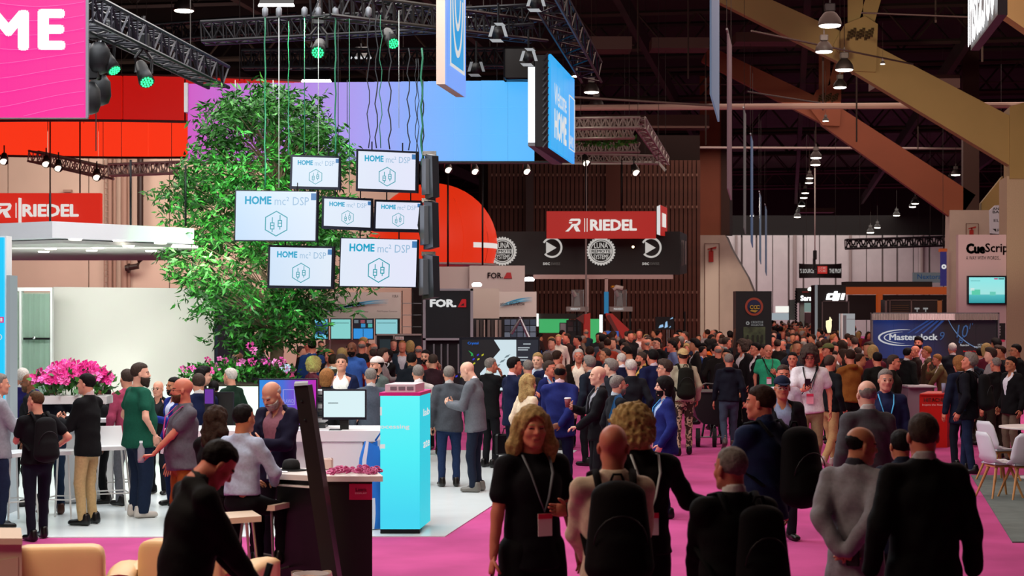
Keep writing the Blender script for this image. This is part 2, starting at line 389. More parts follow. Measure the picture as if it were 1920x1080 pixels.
for i in range(17):
    Y = 30+i*8.2; q = MB(); z = 14.4-(i % 2)*.9
    d = np.array([1, -AX, 0]); c = AXP(0, Y, z); L = 60
    for dz in (0, 1.5): q.tube(c-d*L+(0, 0, dz), c+d*L+(0, 0, dz), .11, n=4)
    for k in range(-24, 24):
        a = c+d*k*2.5; q.tube(a, a+d*1.25+(0, 0, 1.5), .05, n=4, cap=False); q.tube(a+d*1.25+(0, 0, 1.5), a+d*2.5, .05, n=4, cap=False)
    tag(q.build('roof_truss', roofm if i % 2 else roofd, rp), kind='stuff')
for k in (-34, -26, -19, -12.5, -6, .5, 7, 14, 21):
    MB().slab([AXP(k, 18, 13.0), AXP(k, 168, 13.0), AXP(k, 168, 13.7), AXP(k, 18, 13.7)], (.25, 0, 0)).build('purlin', roofd, rp)
for v0, v1, Y, r, m in ((202, 209, 62, .11, 'c0a090'), (276, 279, 95, .06, 'b0a098'), (84, 88, 84, .05, '4a3a34'), (160, 154, 90, .04, '4a3a34')):
    a, b = P(1060 if Y > 45 else 400, v0, Y), P(1940, v1, Y); a = P(1060, v0, Y); b = P(1930, v1-12 if Y == 62 else v1, Y)
    MB().tube(a, b, r, n=8).build('pipe', mat('roof_pipe'+m, m, .5), rp)
duct = mat('air_duct', '4a3028', .7)
for u0, v0, u1, v1, Y in ((1070, 68, 1185, 92, 60), (1222, 70, 1330, 90, 62), (1500, 390, 1565, 398, 120), (1090, 215, 1330, 240, 88), (1640, 140, 1800, 165, 70), (1380, 60, 1500, 78, 66)):
    prect(u0, v0, u1, v1, Y, 1.2).build('air_duct', duct, rp)
for i in range(30):                                    # conduits and hangers
    u, v, Y = rr.uniform(380, 1900), rr.uniform(10, 330), rr.uniform(45, 130)
    if v > 280 and u < 1000: continue
    a = P(u, v, Y)
    if a[2] > 13.5 or a[2] < 8: continue
    if rr.random() < .45: MB().tube(a, (a[0], a[1], 14.5), .03, n=4).build('hanger_rod', roofm, rp)
    else: MB().tube(a, a+np.array([rr.uniform(4, 12), rr.uniform(-4, 6), rr.uniform(-.1, .1)]), rr.uniform(.02, .04), n=5).build('conduit', mat('conduit_grey', '4a3c38', .5, .3), rp)

# ================================================ HANGING LAMPS
lamp_glow = mat('lamp_lens', 'fff4e4', .5, emit=9); shade_m = mat('lamp_housing', '3c3532', .5, .4)
def make_lamp():
    t = thing('high_bay_lamp', 'round high bay lamp', 'ceiling lamp')
    MB().lathe((0, 0, 0), [(.29, 0), (.3, .02), (.27, .16), (.17, .30), (.12, .34)], 20).build('lamp_shade', shade_m, t, True)
    MB().lathe((0, 0, -.045), [(.12, 0), (.25, .02), (.275, .045)], 20).build('lens', lamp_glow, t)
    MB().box((0, 0, .46), (.26, .2, .2), bev=.02).box((0, 0, .62), (.04, .04, .2)).build('ballast_box', mat('ballast_grey', '6a6460', .5, .4), t)
    MB().tube((0, 0, .7), (0, 0, 5.0), .012, n=4).build('suspension_rod', roofm, t)
    return t
lamp0 = make_lamp(); first = True; ORD = 'first second third fourth fifth sixth seventh eighth ninth tenth eleventh twelfth thirteenth fourteenth fifteenth sixteenth seventeenth eighteenth nineteenth twentieth twenty-first twenty-second'.split()
LP = [(1556, 48, 43, 'biggest in the picture, beside the olive brace joint'), (1545, 97, 33, 'just below the big lamp beside the olive brace joint'),
 (1583, 131, 34, 'under the joint of the olive roof brace'), (1575, 164, 25, 'half hidden lamp right under the brace joint lamp'), (1548, 227, 12, 'small lamp glowing at the brown brace joint'),
 (1530, 296, 21, 'above the rod that carries the black hanging motor'), (1529, 309, 19, 'lower of the pair at the top of the hanging motor cable'), (1518, 334, 14, ''), (1517, 343, 15, ''), (1510, 362, 14, ''), (1507, 371, 14, ''),
 (1503, 386, 13, ''), (1500, 393, 12, ''), (1495, 407, 13, ''), (1109, 173, 29, 'right of the blue welcome screen, upper one of a close pair'), (1118, 199, 27, 'right of the blue welcome screen, lower one of a close pair'),
 (1080, 143, 17, 'peeping out behind the top corner of the blue welcome screen'), (960, 340, 20, 'left of the slatted wall, upper of two under the blue screen'), (983, 351, 19, 'left of the slatted wall, lower of two under the blue screen'),
 (345, 20, 38, 'bright lamp above the black truss with green spotlights'), (1792, 328, 17, ''), (1781, 338, 11, ''), (1738, 366, 18, ''), (1716, 382, 14, ''), (1711, 388, 13, ''), (1681, 404, 13, ''),
 (1632, 436, 14, ''), (1620, 445, 13, ''), (1612, 455, 10, ''), (1645, 427, 12, ''), (1478, 455, 11, ''), (1480, 448, 9, ''), (1770, 443, 13, ''), (1750, 453, 11, ''), (1757, 451, 10, ''), (880, 30, 22, 'between the tall blue hanging banner and the grid truss'), (1655, 120, 9, ''), (1410, 405, 8, '')]
for u, v, d, lb in LP:
    o = lamp0 if first else copy_tree(lamp0); first = False
    Z = 10 if v > 60 or u < 1000 else 10.6
    Y = 3200*(Z-2.4)/(585-v); o.location = P(u, v, Y)
    s = (d/3200*Y)/.58; o.scale = (s, s, s)
    if lb: tag(o, 'high bay lamp '+lb, 'ceiling lamp', 'high bay lamps')
    elif u < 1540 and u > 1494: tag(o, '%s high bay lamp from the top in the column of small lamps over the aisle' % ORD[sum(1 for q in LP if not q[3] and 1494 < q[0] < 1540 and q[1] < v)], 'ceiling lamp', 'far high bay lamps')
    else: tag(o, '%s tiny high bay lamp from the left among the scattered far lamps' % ORD[sum(1 for q in LP if not q[3] and not (1494 < q[0] < 1540) and q[0] < u)], 'ceiling lamp', 'far high bay lamps')
work = mat('work_light_lens', 'ffffff', .5, emit=7)
for u0, u1, v0, v1, Y, lb in ((565, 621, 138, 152, 34.5, 'white trapezoid floodlight shining on the top edge of the violet screen'), (484, 552, -6, 10, 30, 'white floodlight cut off by the top of the picture above the cables'), (657, 697, 96, 109, 44, 'dimmer flat floodlight behind the hanging cables')):
    t = thing('floodlight', lb, 'lamp', P((u0+u1)/2, v0, Y))
    MB().slab([P(u0+8, v0, Y+.1), P(u1-8, v0, Y+.1), P(u1, v1, Y-.25), P(u0, v1, Y-.25)], (0, .02, -.02)).build('lens', work if v0 < 90 or v0 > 130 else mat('dim_lens', 'd8dce0', emit=.8), t)
    MB().slab([P(u0+8, v0-2, Y+.16), P(u1-8, v0-2, Y+.16), P(u1-2, v1-3, Y-.2), P(u0+2, v1-3, Y-.2)], (0, .1, .1)).build('housing', BLACK, t)
    MB().tube(P((u0+u1)/2, v0-2, Y+.2), P((u0+u1)/2, v0-2, Y+.2)+(0, 0, 1.6), .02, n=5).build('yoke', DARK, t)

# ================================================ HALL SIGNS
def sign_box(name, label, cat, u0, v0, u1, v1, Y, t, m, group=None):
    o = thing(name, label, cat, P((u0+u1)/2, v1, Y), group); prect(u0, v0, u1, v1, Y, t).build('panel', m, o); return o
def cable(u, v0, v1, Y, m, r=.012, label='thin cable', n=5, wig=0, par=None, name='cable'):
    pts = [P(u+(wig*math.sin(k*1.9+u) if 0 < k < 12 else 0), v0+(v1-v0)*k/12, Y) for k in range(13)] if wig else [P(u, v0, Y), P(u, v1, Y)]
    return MB().path(pts, r, n, up=(0, 1, 0)).build(name, m, par, True)
# edge-on aisle banners
for k, Y0, Y1, z0, z1, a, lb in ((-1.47, 31.5, 35, 6.3, 9.2, '9fb8e0', 'longest aisle banner seen edge on, pale blue, cut by the top of the picture'), (-1.5, 41, 43.5, 5.25, 9.2, 'a06a78', 'aisle banner seen edge on with red and blue edge, pointed top'),
                          (-1.48, 55, 57, 5.0, 9.0, '8a8080', 'thin grey aisle banner seen edge on above the column'), (-1.5, 66, 69, 5.0, 9.3, '6a8ab8', 'slim bluish aisle banner seen edge on beside the dark column shaft'),
                          (-1.45, 82, 86, 4.8, 8.2, '7a92b0', 'shortest edge-on aisle banner, farthest down the aisle'), (-1.4, 98, 104, 4.6, 8.6, '7080a0', 'faint edge-on aisle banner in front of the far wall')):
    t = thing('aisle_banner', lb, 'banner', AXP(k, Y0, z0), 'edge-on aisle banners')
    MB().slab([AXP(k, Y0, z0+.12), AXP(k, Y1, z0), AXP(k, Y1, z1), AXP(k, Y0, z1-.1)], (.035, 0, 0)).build('fabric', mat('banner_fabric'+a, a, .6, emit=.25), t)
    MB().tube(AXP(k, Y0, z1), AXP(k, Y1, z1), .03, n=6).build('top_rail', GREYM, t)
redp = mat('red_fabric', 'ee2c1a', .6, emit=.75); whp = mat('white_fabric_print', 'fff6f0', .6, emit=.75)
def riedel(parent, u0, v0, u1, v1, Y):
    """R mark, two bars and the word, in the box of the whole logo"""
    w = u1-u0; h = v1-v0; e = MB(); x = lambda a: u0+a*w; y = lambda a: v0+a*h
    S = lambda pts: e.slab([P(x(a), y(b), Y) for a, b in pts], (0, .03, 0))
    S([(.0, 1), (.09, 0.52), (.125, .52), (.045, 1)]); S([(.05, .18), (.08, 0), (.2, 0), (.215, .12), (.215, .2), (.19, .22), (.18, .16), (.075, .18)])
    S([(.215, .2), (.205, .42), (.17, .56), (.07, .58), (.09, .42), (.155, .4), (.175, .3), (.18, .2)]); S([(.125, .56), (.165, .56), (.21, 1), (.15, 1), (.12, .7)])
    S([(.055, .26), (.10, .26), (.09, .38), (.05, .36)])
    e.build('emblem', whp, parent)
    MB().slab([P(x(.265), y(1.02), Y), P(x(.275), y(1.02), Y), P(x(.275), y(-.02), Y), P(x(.265), y(-.02), Y)], (0, .03, 0)).slab([P(x(.3), y(1.02), Y), P(x(.31), y(1.02), Y), P(x(.31), y(-.02), Y), P(x(.3), y(-.02), Y)], (0, .03, 0)).build('bars', whp, parent)
    ptext('RIEDEL', x(.345), y(.06), x(1), y(.94), Y, whp, parent, bold=.10)
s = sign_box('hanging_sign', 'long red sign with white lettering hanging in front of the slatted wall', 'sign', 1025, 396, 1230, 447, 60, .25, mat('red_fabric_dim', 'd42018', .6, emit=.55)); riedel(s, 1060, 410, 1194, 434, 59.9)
for u in (1098, 1166): cable(u, 300, 396, 60, DARK, .025, par=s)
cable(1099, 306, 620, 61, mat('pink_strap', 'd8a8a0', .5, emit=.15), .035, par=s, name='strap')
s = thing('hanging_sign', 'short end-on red and white sign beside the long red sign', 'sign', P(1241, 443, 60))
MB().slab([P(1232, 439, 60), P(1238, 441, 60), P(1238, 384, 60), P(1232, 387, 60)], (0, .1, 0)).build('frame', WHITEP, s)
MB().slab([P(1238, 441, 60), P(1251, 443, 63), P(1251, 390, 63), P(1238, 384, 60)], (0, .15, 0)).build('panel', mat('red_fabric_dim', 'd42018', .6, emit=.55), s)
MB().slab([P(1242, 425, 60.3), P(1249, 427, 62), P(1249, 402, 62), P(1242, 399, 60.3)], (0, .05, 0)).build('lettering', whp, s)
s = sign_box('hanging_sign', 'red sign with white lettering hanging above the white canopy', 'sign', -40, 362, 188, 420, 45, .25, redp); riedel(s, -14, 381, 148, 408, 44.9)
for u in (94, 150): cable(u, 228, 362, 45, DARK, .02, par=s)
MB().box(P(39, 400, 45), (.04, .3, .8)).build('mullion', whp, s)
# long black banner with round emblems
s = thing('booth_header', 'long black overhead header with cog and play emblems', 'sign', P(1080, 522, 62))
prect(888, 434, 1275, 515, 62, .4).build('panel', mat('black_header', '100c0c', .6), s)
MB().slab([P(1275, 515, 62), P(1288, 512, 66), P(1288, 440, 66), P(1275, 434, 62)], (0, .3, 0)).build('end_panel', mat('black_header', '100c0c', .6), s)
for k, u in enumerate((1278, 1281, 1285)): MB().slab([P(u, 498-k, 62.3), P(u+1.6, 498-k, 62.5), P(u+1.6, 450+k, 62.5), P(u, 450+k, 62.3)], (0, -.02, 0)).build('lettering', mat('dim_print', 'b0a8a0', .6), s)
prect(1000, 515, 1262, 523, 61.9, .2).build('lower_rail', mat('header_rail', 'c0a8a0', .5), s)
for u in (1137, 1101): prect(u-3, 522, u+3, 585, 61.9, .15).build('post', mat('header_rail', 'c0a8a0', .5), s)
wm = mat('emblem_print', 'dcd6d0', .6, emit=.7); bk = mat('black_header', '100c0c', .6)
for cu in (942, 1127):
    c = P(cu, 471, 61.85); px = 61.85/F; q = MB().ring(c, 21.5*px, 27*px, (0, .05, 0), n=90, mod=lambda k: 1.0 if k % 3 else .90)
    q.ring(c, 18.8*px, 20.3*px, (0, .05, 0), n=48); q.build('cog_emblem', wm, s)
    prect(cu-20, 467, cu+20, 475, 61.8, .04).build('emblem_band', wm, s)
    ptext('REMOTE', cu-18, 468.2, cu+18, 473.8, 61.78, bk, s, .07); ptext('LUNA', cu-13, 455, cu+13, 465.5, 61.8, wm, s, .03); ptext('SYSTEMS', cu-14, 477, cu+14, 486, 61.8, wm, s, .03)
for cu in (1035, 1221):
    c = P(cu, 464, 61.85); px = 61.85/F
    MB().ring(c, 16*px, 19.5*px, (0, .05, 0), n=40, a0=-138, a1=150).build('ring_emblem', wm, s)
    MB().slab([P(cu-11, 476, 61.85), P(cu+8.5, 464.5, 61.85), P(cu-11, 453, 61.85)], (0, .05, 0)).build('play_emblem', wm, s)
    ptext('sec', cu-17, 492, cu-4, 497, 61.8, wm, s, .03); ptext('SWISS', cu-2, 492, cu+15, 497, 61.8, mat('dim_print', 'b0a8a0', .6, emit=.2), s, .0)
MB().lathe(P(992, 527, 61), [(.17, 0), (.2, .06), (.12, .14)], 14).build('spotlight', work, s)
MB().lathe(P(1187, 465, 61.4), [(.02, 0), (.05, .04), (.02, .08)], 8).build('lamp_bulb', mat('warm_bulb', 'ffd8a0', emit=8), s)

# ------------------------------------------------ red ring and red dome
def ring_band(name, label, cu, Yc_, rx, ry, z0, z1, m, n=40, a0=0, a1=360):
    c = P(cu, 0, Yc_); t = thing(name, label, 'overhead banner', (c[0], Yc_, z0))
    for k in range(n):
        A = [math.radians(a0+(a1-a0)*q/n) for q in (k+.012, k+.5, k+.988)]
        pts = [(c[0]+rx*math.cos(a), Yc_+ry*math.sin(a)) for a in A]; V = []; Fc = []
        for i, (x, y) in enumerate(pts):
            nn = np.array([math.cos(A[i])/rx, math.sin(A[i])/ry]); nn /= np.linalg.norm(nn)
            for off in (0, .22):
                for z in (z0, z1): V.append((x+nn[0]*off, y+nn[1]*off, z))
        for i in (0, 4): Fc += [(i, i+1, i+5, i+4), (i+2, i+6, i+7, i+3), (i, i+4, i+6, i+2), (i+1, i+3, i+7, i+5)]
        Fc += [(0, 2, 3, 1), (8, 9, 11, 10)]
        mk('panel', V, Fc, m if math.sin(A[1]) > 0 else mat('ring_red_near', 'd00c04', .6, emit=.75), t)  # weaker light on the near half put into a darker red
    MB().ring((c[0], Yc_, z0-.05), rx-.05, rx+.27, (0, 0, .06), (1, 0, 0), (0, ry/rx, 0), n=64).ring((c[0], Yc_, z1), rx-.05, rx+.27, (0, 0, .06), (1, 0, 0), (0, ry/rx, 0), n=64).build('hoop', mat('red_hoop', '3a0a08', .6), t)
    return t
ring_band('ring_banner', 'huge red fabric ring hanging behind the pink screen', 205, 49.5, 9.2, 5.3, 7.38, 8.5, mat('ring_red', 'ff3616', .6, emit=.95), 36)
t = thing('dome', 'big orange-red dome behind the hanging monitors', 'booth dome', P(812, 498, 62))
c = P(812, 462, 62); rx = 121/F*62; rz = 118/F*62
for g in range(12):
    V = []; Fc = []; a0, a1 = math.radians(g*30), math.radians(g*30+29.6)
    for j in range(13):
        for i in range(5):
            a = a0+(a1-a0)*i/4; b = math.radians(90-j*7.5) if j < 13 else 0
            V.append(c+np.array([rx*math.cos(b)*math.cos(a), rx*math.cos(b)*math.sin(a), rz*math.sin(b)]))
    for i in range(5):
        a = a0+(a1-a0)*i/4; V.append(c+np.array([rx*.97*math.cos(a), rx*.97*math.sin(a), -.35])); 
    for i in range(5):
        a = a0+(a1-a0)*i/4; V.append(c+np.array([rx*.93*math.cos(a), rx*.93*math.sin(a), -.7]))
    for j in range(14):
        for i in range(4): q = j*5+i; Fc.append((q, q+5, q+6, q+1))
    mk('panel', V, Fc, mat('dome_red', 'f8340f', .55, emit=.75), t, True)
MB().ring(c+(0, 0, -.1), rx*1.0, rx*1.01, (0, 0, .18), (1, 0, 0), (0, 1, 0), n=48, a0=-50, a1=-8).build('white_trim', whp, t)
MB().ring(c+(0, 0, -.7), rx*.5, rx*1.0, (0, 0, .06), (1, 0, 0), (0, 1, 0), n=48).build('floor_ring', mat('grey_header', 'b0a6a0', .6), t)
for u in (840, 905): cable(u, 306, 520, 58, BLACK, .035, par=t)
# ================================================ BROADCAST BOOTH OVERHEAD
band = grad_mat('violet_blue_screen', [(0, 'c838b8'), (.22, 'b060d0'), (.45, '9c90e8'), (.62, '70a8f6'), (.8, '52b8ff'), (1, '4cb0ff')], 0, 1.0, -6.6, 1.3)
Yb_ = 33.8
t = thing('led_wall', 'long overhead screen fading from violet to sky blue behind the tree', 'screen', P(680, 302, Yb_))
xs = np.linspace(352, 1002, 14)
for i in range(13):
    for j in range(3):
        u0, u1 = xs[i]+.12, xs[i+1]-.12; top = 157-7*(u0-352)/650; v0 = top+(302-top)*j/3; v1 = top+(302-top)*(j+1)/3-.2
        prect(u0, v0, u1, v1, Yb_, .08).build('screen_tile', band, t)
prect(352, 157, 1002, 304, Yb_+.09, .12).build('back_frame', BLACK, t)
prect(352, 302, 1035, 305, Yb_-.05, .3).build('lower_rail', BLACK, t)
prect(345, 155, 352, 210, Yb_-.1, .3).build('end_panel', mat('white_panel', 'd8dadc', .4), t)
# welcome box, set along the hall
t = thing('screen_box', 'hanging box sign with bright blue welcome screen on its side', 'hanging sign', P(1033, 280, 31.5))
s1, s2 = 105.0, 94.6; A0, A1 = P(1033, 101, F/s1), P(1076, 149, F/s2); zt, zb = (A0[2]+A1[2])/2, P(1033, 277, F/s1)[2]
k0 = A0[0]-AX*A0[1]; a, b = AXP(k0, A0[1]), AXP(k0, A1[1])
blue = grad_mat('welcome_screen', [(0, '00a8f0'), (.5, '10a0f2'), (1, '5a86f0')], 1, 1.0, A0[1], A1[1]-.1, ang=-.25)
for i in range(4):
    p, q = a+(b-a)*(i/4+.003), a+(b-a)*((i+1)/4-.003); MB().slab([p+(0, 0, zb), q+(0, 0, zb), q+(0, 0, zt), p+(0, 0, zt)], (-.05, 0, 0)).build('screen_tile', blue, t)
Xv = (b-a); up = np.array([0, 0, zt-zb]); nn = np.array([1, -AX, 0])
textfit('Welcome', a+Xv*.13+up*.50+(0, 0, zb), Xv*.5, up*.23, nn, WHITEP, t, bold=.03)
textfit('HOME', a+Xv*.13+up*.13+(0, 0, zb), Xv*.5, up*.33, nn, WHITEP, t, bold=.12)
def strip(q0, q1, z0, z1, w=.03):
    return MB().slab([a+Xv*q0+up*z0+(0, 0, zb)+nn*.01, a+Xv*q1+up*z0+(0, 0, zb)+nn*.01, a+Xv*q1+up*z1+(0, 0, zb)+nn*.01, a+Xv*q0+up*z1+(0, 0, zb)+nn*.01], nn*.01)
for q in ((.72, .735, .13, .75), (.96, .975, .13, .75), (.72, .975, .13, .14), (.72, .975, .74, .75)): strip(*q).build('logo_frame', WHITEP, t)
textfit('LAWO', a+Xv*.74+up*.16+(0, 0, zb), Xv*.2, up*.14, nn, WHITEP, t, bold=.04)
c0 = P(1003, 125, F/s1); MB().slab([(c0[0], c0[1], zb+.02), (a[0]-.06, a[1], zb+.02), (a[0]-.06, a[1], zt-.02), (c0[0], c0[1], zt-.02)], (b-a)).build('housing', mat('black_housing', '0c0c10', .6), t)
wl_, wr_ = P(990, 0, F/s1)[0], P(1003, 0, F/s1)[0]; zs0, zs1 = P(0, 268, F/s1)[2], P(0, 126, F/s1)[2]
MB().slab([(wl_, a[1]-.05, zs0), (wr_, a[1]-.05, zs0), (wr_, a[1]-.05, zs1), (wl_, a[1]-.05, zs1)], (0, .12, 0)).build('light_strip', mat('lit_edge', 'f4f8ff', .5, emit=1.1), t)
MB().slab([(wl_, a[1]-.05, zs0), (wr_, a[1]-.05, zs0), (a[0]+.3, b[1], zb+.05), (a[0]+.1, b[1], zb+.05)], (0, 0, -.06)).build('underside', mat('box_underside', '6c6f74', .5), t)
MB().box((P(975, 0, F/s1)[0], b[1]-.4, P(0, 160, b[1])[2]+.35), (.62, .5, .62), bev=.03).build('loudspeaker', BLACK, t)
zig = MB()
for k in range(14): zig.tube((a[0]-.14, a[1]-.03, zb+k*.12), (a[0]-.05, a[1]-.03, zb+(k+1)*.12), .02, n=4)
tag(zig.build('cable_bundle', mat('shiny_cable', '4a4c50', .3, .5), t), kind='stuff')
# tall narrow banner
t = thing('hanging_banner', 'tall narrow banner with white framed logo on violet-blue face', 'hanging sign', P(840, 160, 27))
s1, s2 = 120.0, 113.2; p = P(837, 158, F/s1); q = P(876, 182, F/s2); k0 = p[0]-AX*p[1]; a, b = AXP(k0, p[1]), AXP(k0, q[1]); zb = p[2]; zt = zb+2.4; Xv = b-a; up = np.array([0, 0, 2.4])
MB().slab([a+(0, 0, zb), b+(0, 0, zb), b+(0, 0, zt), a+(0, 0, zt)], (-.02, 0, 0)).build('screen', grad_mat('banner_face', [(0, '9a5ad8'), (.4, '8a78e4'), (1, '6a9cf4')], 1, 1.0, a[1], b[1], ang=.25), t)
w_ = P(837, 0, F/s1)[0]-P(818, 0, F/s1)[0]
MB().slab([a+(-w_, 0, zb), a+(-.021, 0, zb), a+(-.021, 0, zt), a+(-w_, 0, zt)], b-a).build('housing', mat('beige_housing', 'c8b4a4', .6), t)
fr = MB(); E = lambda q0, q1, z0, z1, m, nm, o=.012: MB().slab([a+Xv*q0+(0, 0, zb+z0)+nn*o, a+Xv*q1+(0, 0, zb+z0)+nn*o, a+Xv*q1+(0, 0, zb+z1)+nn*o, a+Xv*q0+(0, 0, zb+z1)+nn*o], nn*.008).build(nm, m, t)
cy = mat('logo_blue', '10a0e4', .5, emit=.9)
E(.16, .86, .36, 2.4, cy, 'logo_field', .004)
for q in ((.14, .18, .33, 2.4), (.84, .88, .33, 2.4), (.14, .88, .33, .38)): E(*q, WHITEP, 'logo_frame')
textfit('LAWO', a+Xv*.22+(0, 0, zb+.43), Xv*.58, (0, 0, .36), nn, WHITEP, t, bold=.04)
for r0, r1, zc in ((.24, .27, 1.5), (.12, .15, 1.5)):
    c = a+Xv*.52+(0, 0, zb+zc); L_ = np.linalg.norm(Xv)
    MB().ring(c+nn*.012, r0*L_, r1*L_, nn*.008, Xv/L_, (0, 0, 2.2), n=24, a0=180, a1=360).build('logo_arc', WHITEP, t)
# pink screen top left
t = thing('hanging_screen', 'large hot pink hanging screen reading ME in white', 'screen', P(60, 220, 21.3))
pm = mat('pink_screen', 'ff1c9c', .5, emit=.95); Yp = 21.3
for i in range(3):
    for j in range(3): prect(-60+i*73.4, -20+j*80, -60+(i+1)*73.4-.25, -20+(j+1)*80-.25, Yp, .06).build('screen_tile', pm, t)
prect(-62, -22, 161, 221, Yp+.07, .14).build('back_frame', mat('screen_back', '3a3a40', .5), t)
MB().slab([P(160.5, 221, Yp-.01), P(164.5, 219, Yp+.3), P(164.5, -20, Yp+.3), P(160.5, -20, Yp-.01)], (.01, .02, 0)).build('edge_strip', mat('edge_white', 'cfd2e8', .4, emit=.4), t)
WB = mat('bright_white_print', 'ffffff', .5, emit=1.0); ptext('M', -22, 19, 55, 95, Yp-.01, WB, t, bold=.12); ptext('E', 71, 17, 123, 94, Yp-.01, WB, t, bold=.12)
pl = mat('pink_line', 'ff58b8', .5, emit=.9)
for k in range(9):
    y = -10+k*27; pts = [P(u, y+22*math.sin((u+40)/95.0+.4+k*.12)-(8 if k > 3 else 0)*math.sin(u/60), Yp-.012) for u in np.linspace(-60, 158, 24)]
    pts = [q for q in pts if q[2] > P(0, 218, Yp)[2]]
    if len(pts) > 2: MB().path(pts, .004, 4, up=(0, 1, 0)).build('wave_line', pl, t)

# trusses, spots, cables over the booth
truss('truss', P(150, 15, 22), P(410, 145, 28), .34, .34, .03, 18, mat('purple_black_truss', '16141f', .45, .4), 'black truss running down from the pink screen to the violet screen', 'truss', 'booth trusses')
truss('truss', AXP(-3.9, 20, 8.0), AXP(-4.0, 34.5, 7.25), .4, .4, .03, 26, mat('black_truss', '18181c', .4, .5), 'black truss above the blue welcome screen running away down the hall', 'truss', 'booth trusses')
truss('truss', P(455, 112, 34), P(1000, 108, 34), .34, .34, .03, 30, mat('black_truss', '18181c', .4, .5), 'long black truss along the top of the violet and blue screen', 'truss', 'booth trusses')
truss('truss', P(380, 62, 30), P(1000, 30, 30), .34, .34, .03, 30, mat('black_truss', '18181c', .4, .5), 'black truss crossing above the hanging cables', 'truss', 'booth trusses')
truss('truss', P(200, 70, 36), P(560, 42, 36), .34, .34, .03, 20, mat('black_truss', '18181c', .4, .5), 'black truss in the roof behind the green spotlights', 'truss', 'booth trusses')
truss('truss', P(600, 8, 25), P(1010, 60, 31), .34, .34, .03, 24, mat('black_truss', '18181c', .4, .5), 'black truss slanting behind the tall violet-blue banner', 'truss', 'booth trusses')
truss('truss', P(62, 293, 50), P(205, 325, 47), .3, .3, .035, 16, STEEL, 'silver truss slanting down under the left of the red ring', 'truss', 'silver trusses')
truss('truss', P(205, 319, 47), P(340, 314, 47), .3, .3, .035, 14, STEEL, 'silver truss running level toward the tree crown', 'truss', 'silver trusses')
g4 = 'silver lighting grid trusses'
for (u0, v0, u1, v1, Y, lb) in ((1070, 232, 1200, 230, 60, 'top front truss of the silver grid right of the welcome screen'), (1070, 252, 1190, 250, 64, 'second truss of the silver grid, above green leaves'), (1070, 278, 1200, 277, 70, 'middle truss of the silver grid, brightly lit below the leaves'),
                                (1070, 296, 1235, 300, 76, 'lowest back truss of the silver grid over the slatted wall'), (1200, 230, 1247, 302, 60, 'right side truss of the silver grid receding downward')):
    truss('truss', P(u0, v0, Y), P(u1, v1, 80 if u1 == 1247 else Y), .35, .35, .045, 16, STEEL, lb, 'truss', g4)
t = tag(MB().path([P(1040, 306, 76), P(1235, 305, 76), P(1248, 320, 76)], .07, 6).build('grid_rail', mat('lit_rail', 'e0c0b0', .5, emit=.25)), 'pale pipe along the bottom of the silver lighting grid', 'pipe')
def leaf_blob(n, c, r, m, name, parent=None, size=.1, **kw):
    r_ = np.random.RandomState(int(abs(c[0]*100))+n); d = r_.normal(size=(n, 3)); d /= np.linalg.norm(d, axis=1)[:, None]; d *= r_.uniform(.4, 1, (n, 1))**.5
    return leaves(np.array(c)+d*np.array(r), d+(0, 0, .2), size, m, name, parent, r_, **kw)
def leaves(C, D, size, m, name, parent, r_, w=.28, droop=.3, mats=None, midx=None):
    n = len(C); D = D+r_.normal(size=(n, 3))*.6; D[:, 2] -= droop*.3; D /= np.linalg.norm(D, axis=1)[:, None]
    S = np.cross(D, r_.normal(size=(n, 3))); S /= np.linalg.norm(S, axis=1)[:, None]; N = np.cross(S, D)
    L = (size*r_.uniform(.7, 1.3, n))[:, None]
    V = np.stack([C, C+D*L*.45+S*L*w+N*L*.06, C+D*L-N*L*.12, C+D*L*.45-S*L*w+N*L*.06], 1).reshape(-1, 3)
    b = np.arange(n)*4
    return mk(name, V, np.stack([b, b+1, b+2, b+3], 1), m, parent, mats=mats, midx=midx)
green = mat('leaf_green', '2a6822', .45, var=.35, vscale=3); greenl = mat('leaf_light', '3f8a30', .45, var=.3, vscale=3)
t = tag(leaf_blob(260, P(1150, 264, 66), (.9, .3, .16), greenl, 'trailing_plant', size=.2), 'green leafy plant lying on the silver lighting grid', 'plant')
t = tag(leaf_blob(120, P(1100, 266, 66), (.5, .3, .1), green, 'trailing_plant', size=.16), 'smaller dark green plant at the left of the silver grid', 'plant')

glow = mat('green_led', '2cf08c', .5, emit=2.2); ledd = mat('led_dark', '06301c', .5)
def par_light(u, v, Y, ru, rv, lb, tilt, glow=glow):
    """moving spotlight with a ring of LEDs: head, yoke, base"""
    t = thing('stage_spotlight', lb, 'spotlight', P(u, v, Y), 'green stage spotlights')
    d = np.array(tilt, float); d /= np.linalg.norm(d); x, y, _ = basis(d); c = P(u, v, Y); r = ru/F*Y
    MB().path([c-d*.42, c-d*.36, c-d*.15, c], [r*.55, r*.8, r*.95, r*1.08], 16).build('head', mat('spot_body', '101013', .5, .2), t, True)
    MB().path([c, c+d*.012], r*1.0, 18).build('lens_plate', ledd, t)
    q = MB()
    for rr_, n in ((0, 1), (.38, 6), (.72, 12)):
        for k in range(n):
            a = 2*math.pi*k/n; p_ = c+d*.012+(x*math.cos(a)+y*math.sin(a))*rr_*r; q.path([p_, p_+d*.01], r*.15, 8)
    tag(q.build('diode', glow, t), kind='stuff')
    yk = MB()
    for sg in (-1, 1): yk.path([c-d*.2+x*sg*r*1.1, c-d*.2+x*sg*r*1.15+(0, 0, .2), c-d*.2+(0, 0, .36)], .025, 6)
    yk.build('yoke', BLACK, t); MB().box(c-d*.2+(0, 0, .45), (r*1.9, r*1.6, .2), bev=.02).build('base', BLACK, t)
    MB().tube(c-d*.2+(0, 0, .55), c-d*.2+(0, 0, .8), .03, n=6).build('clamp', CHROME, t)
    return t
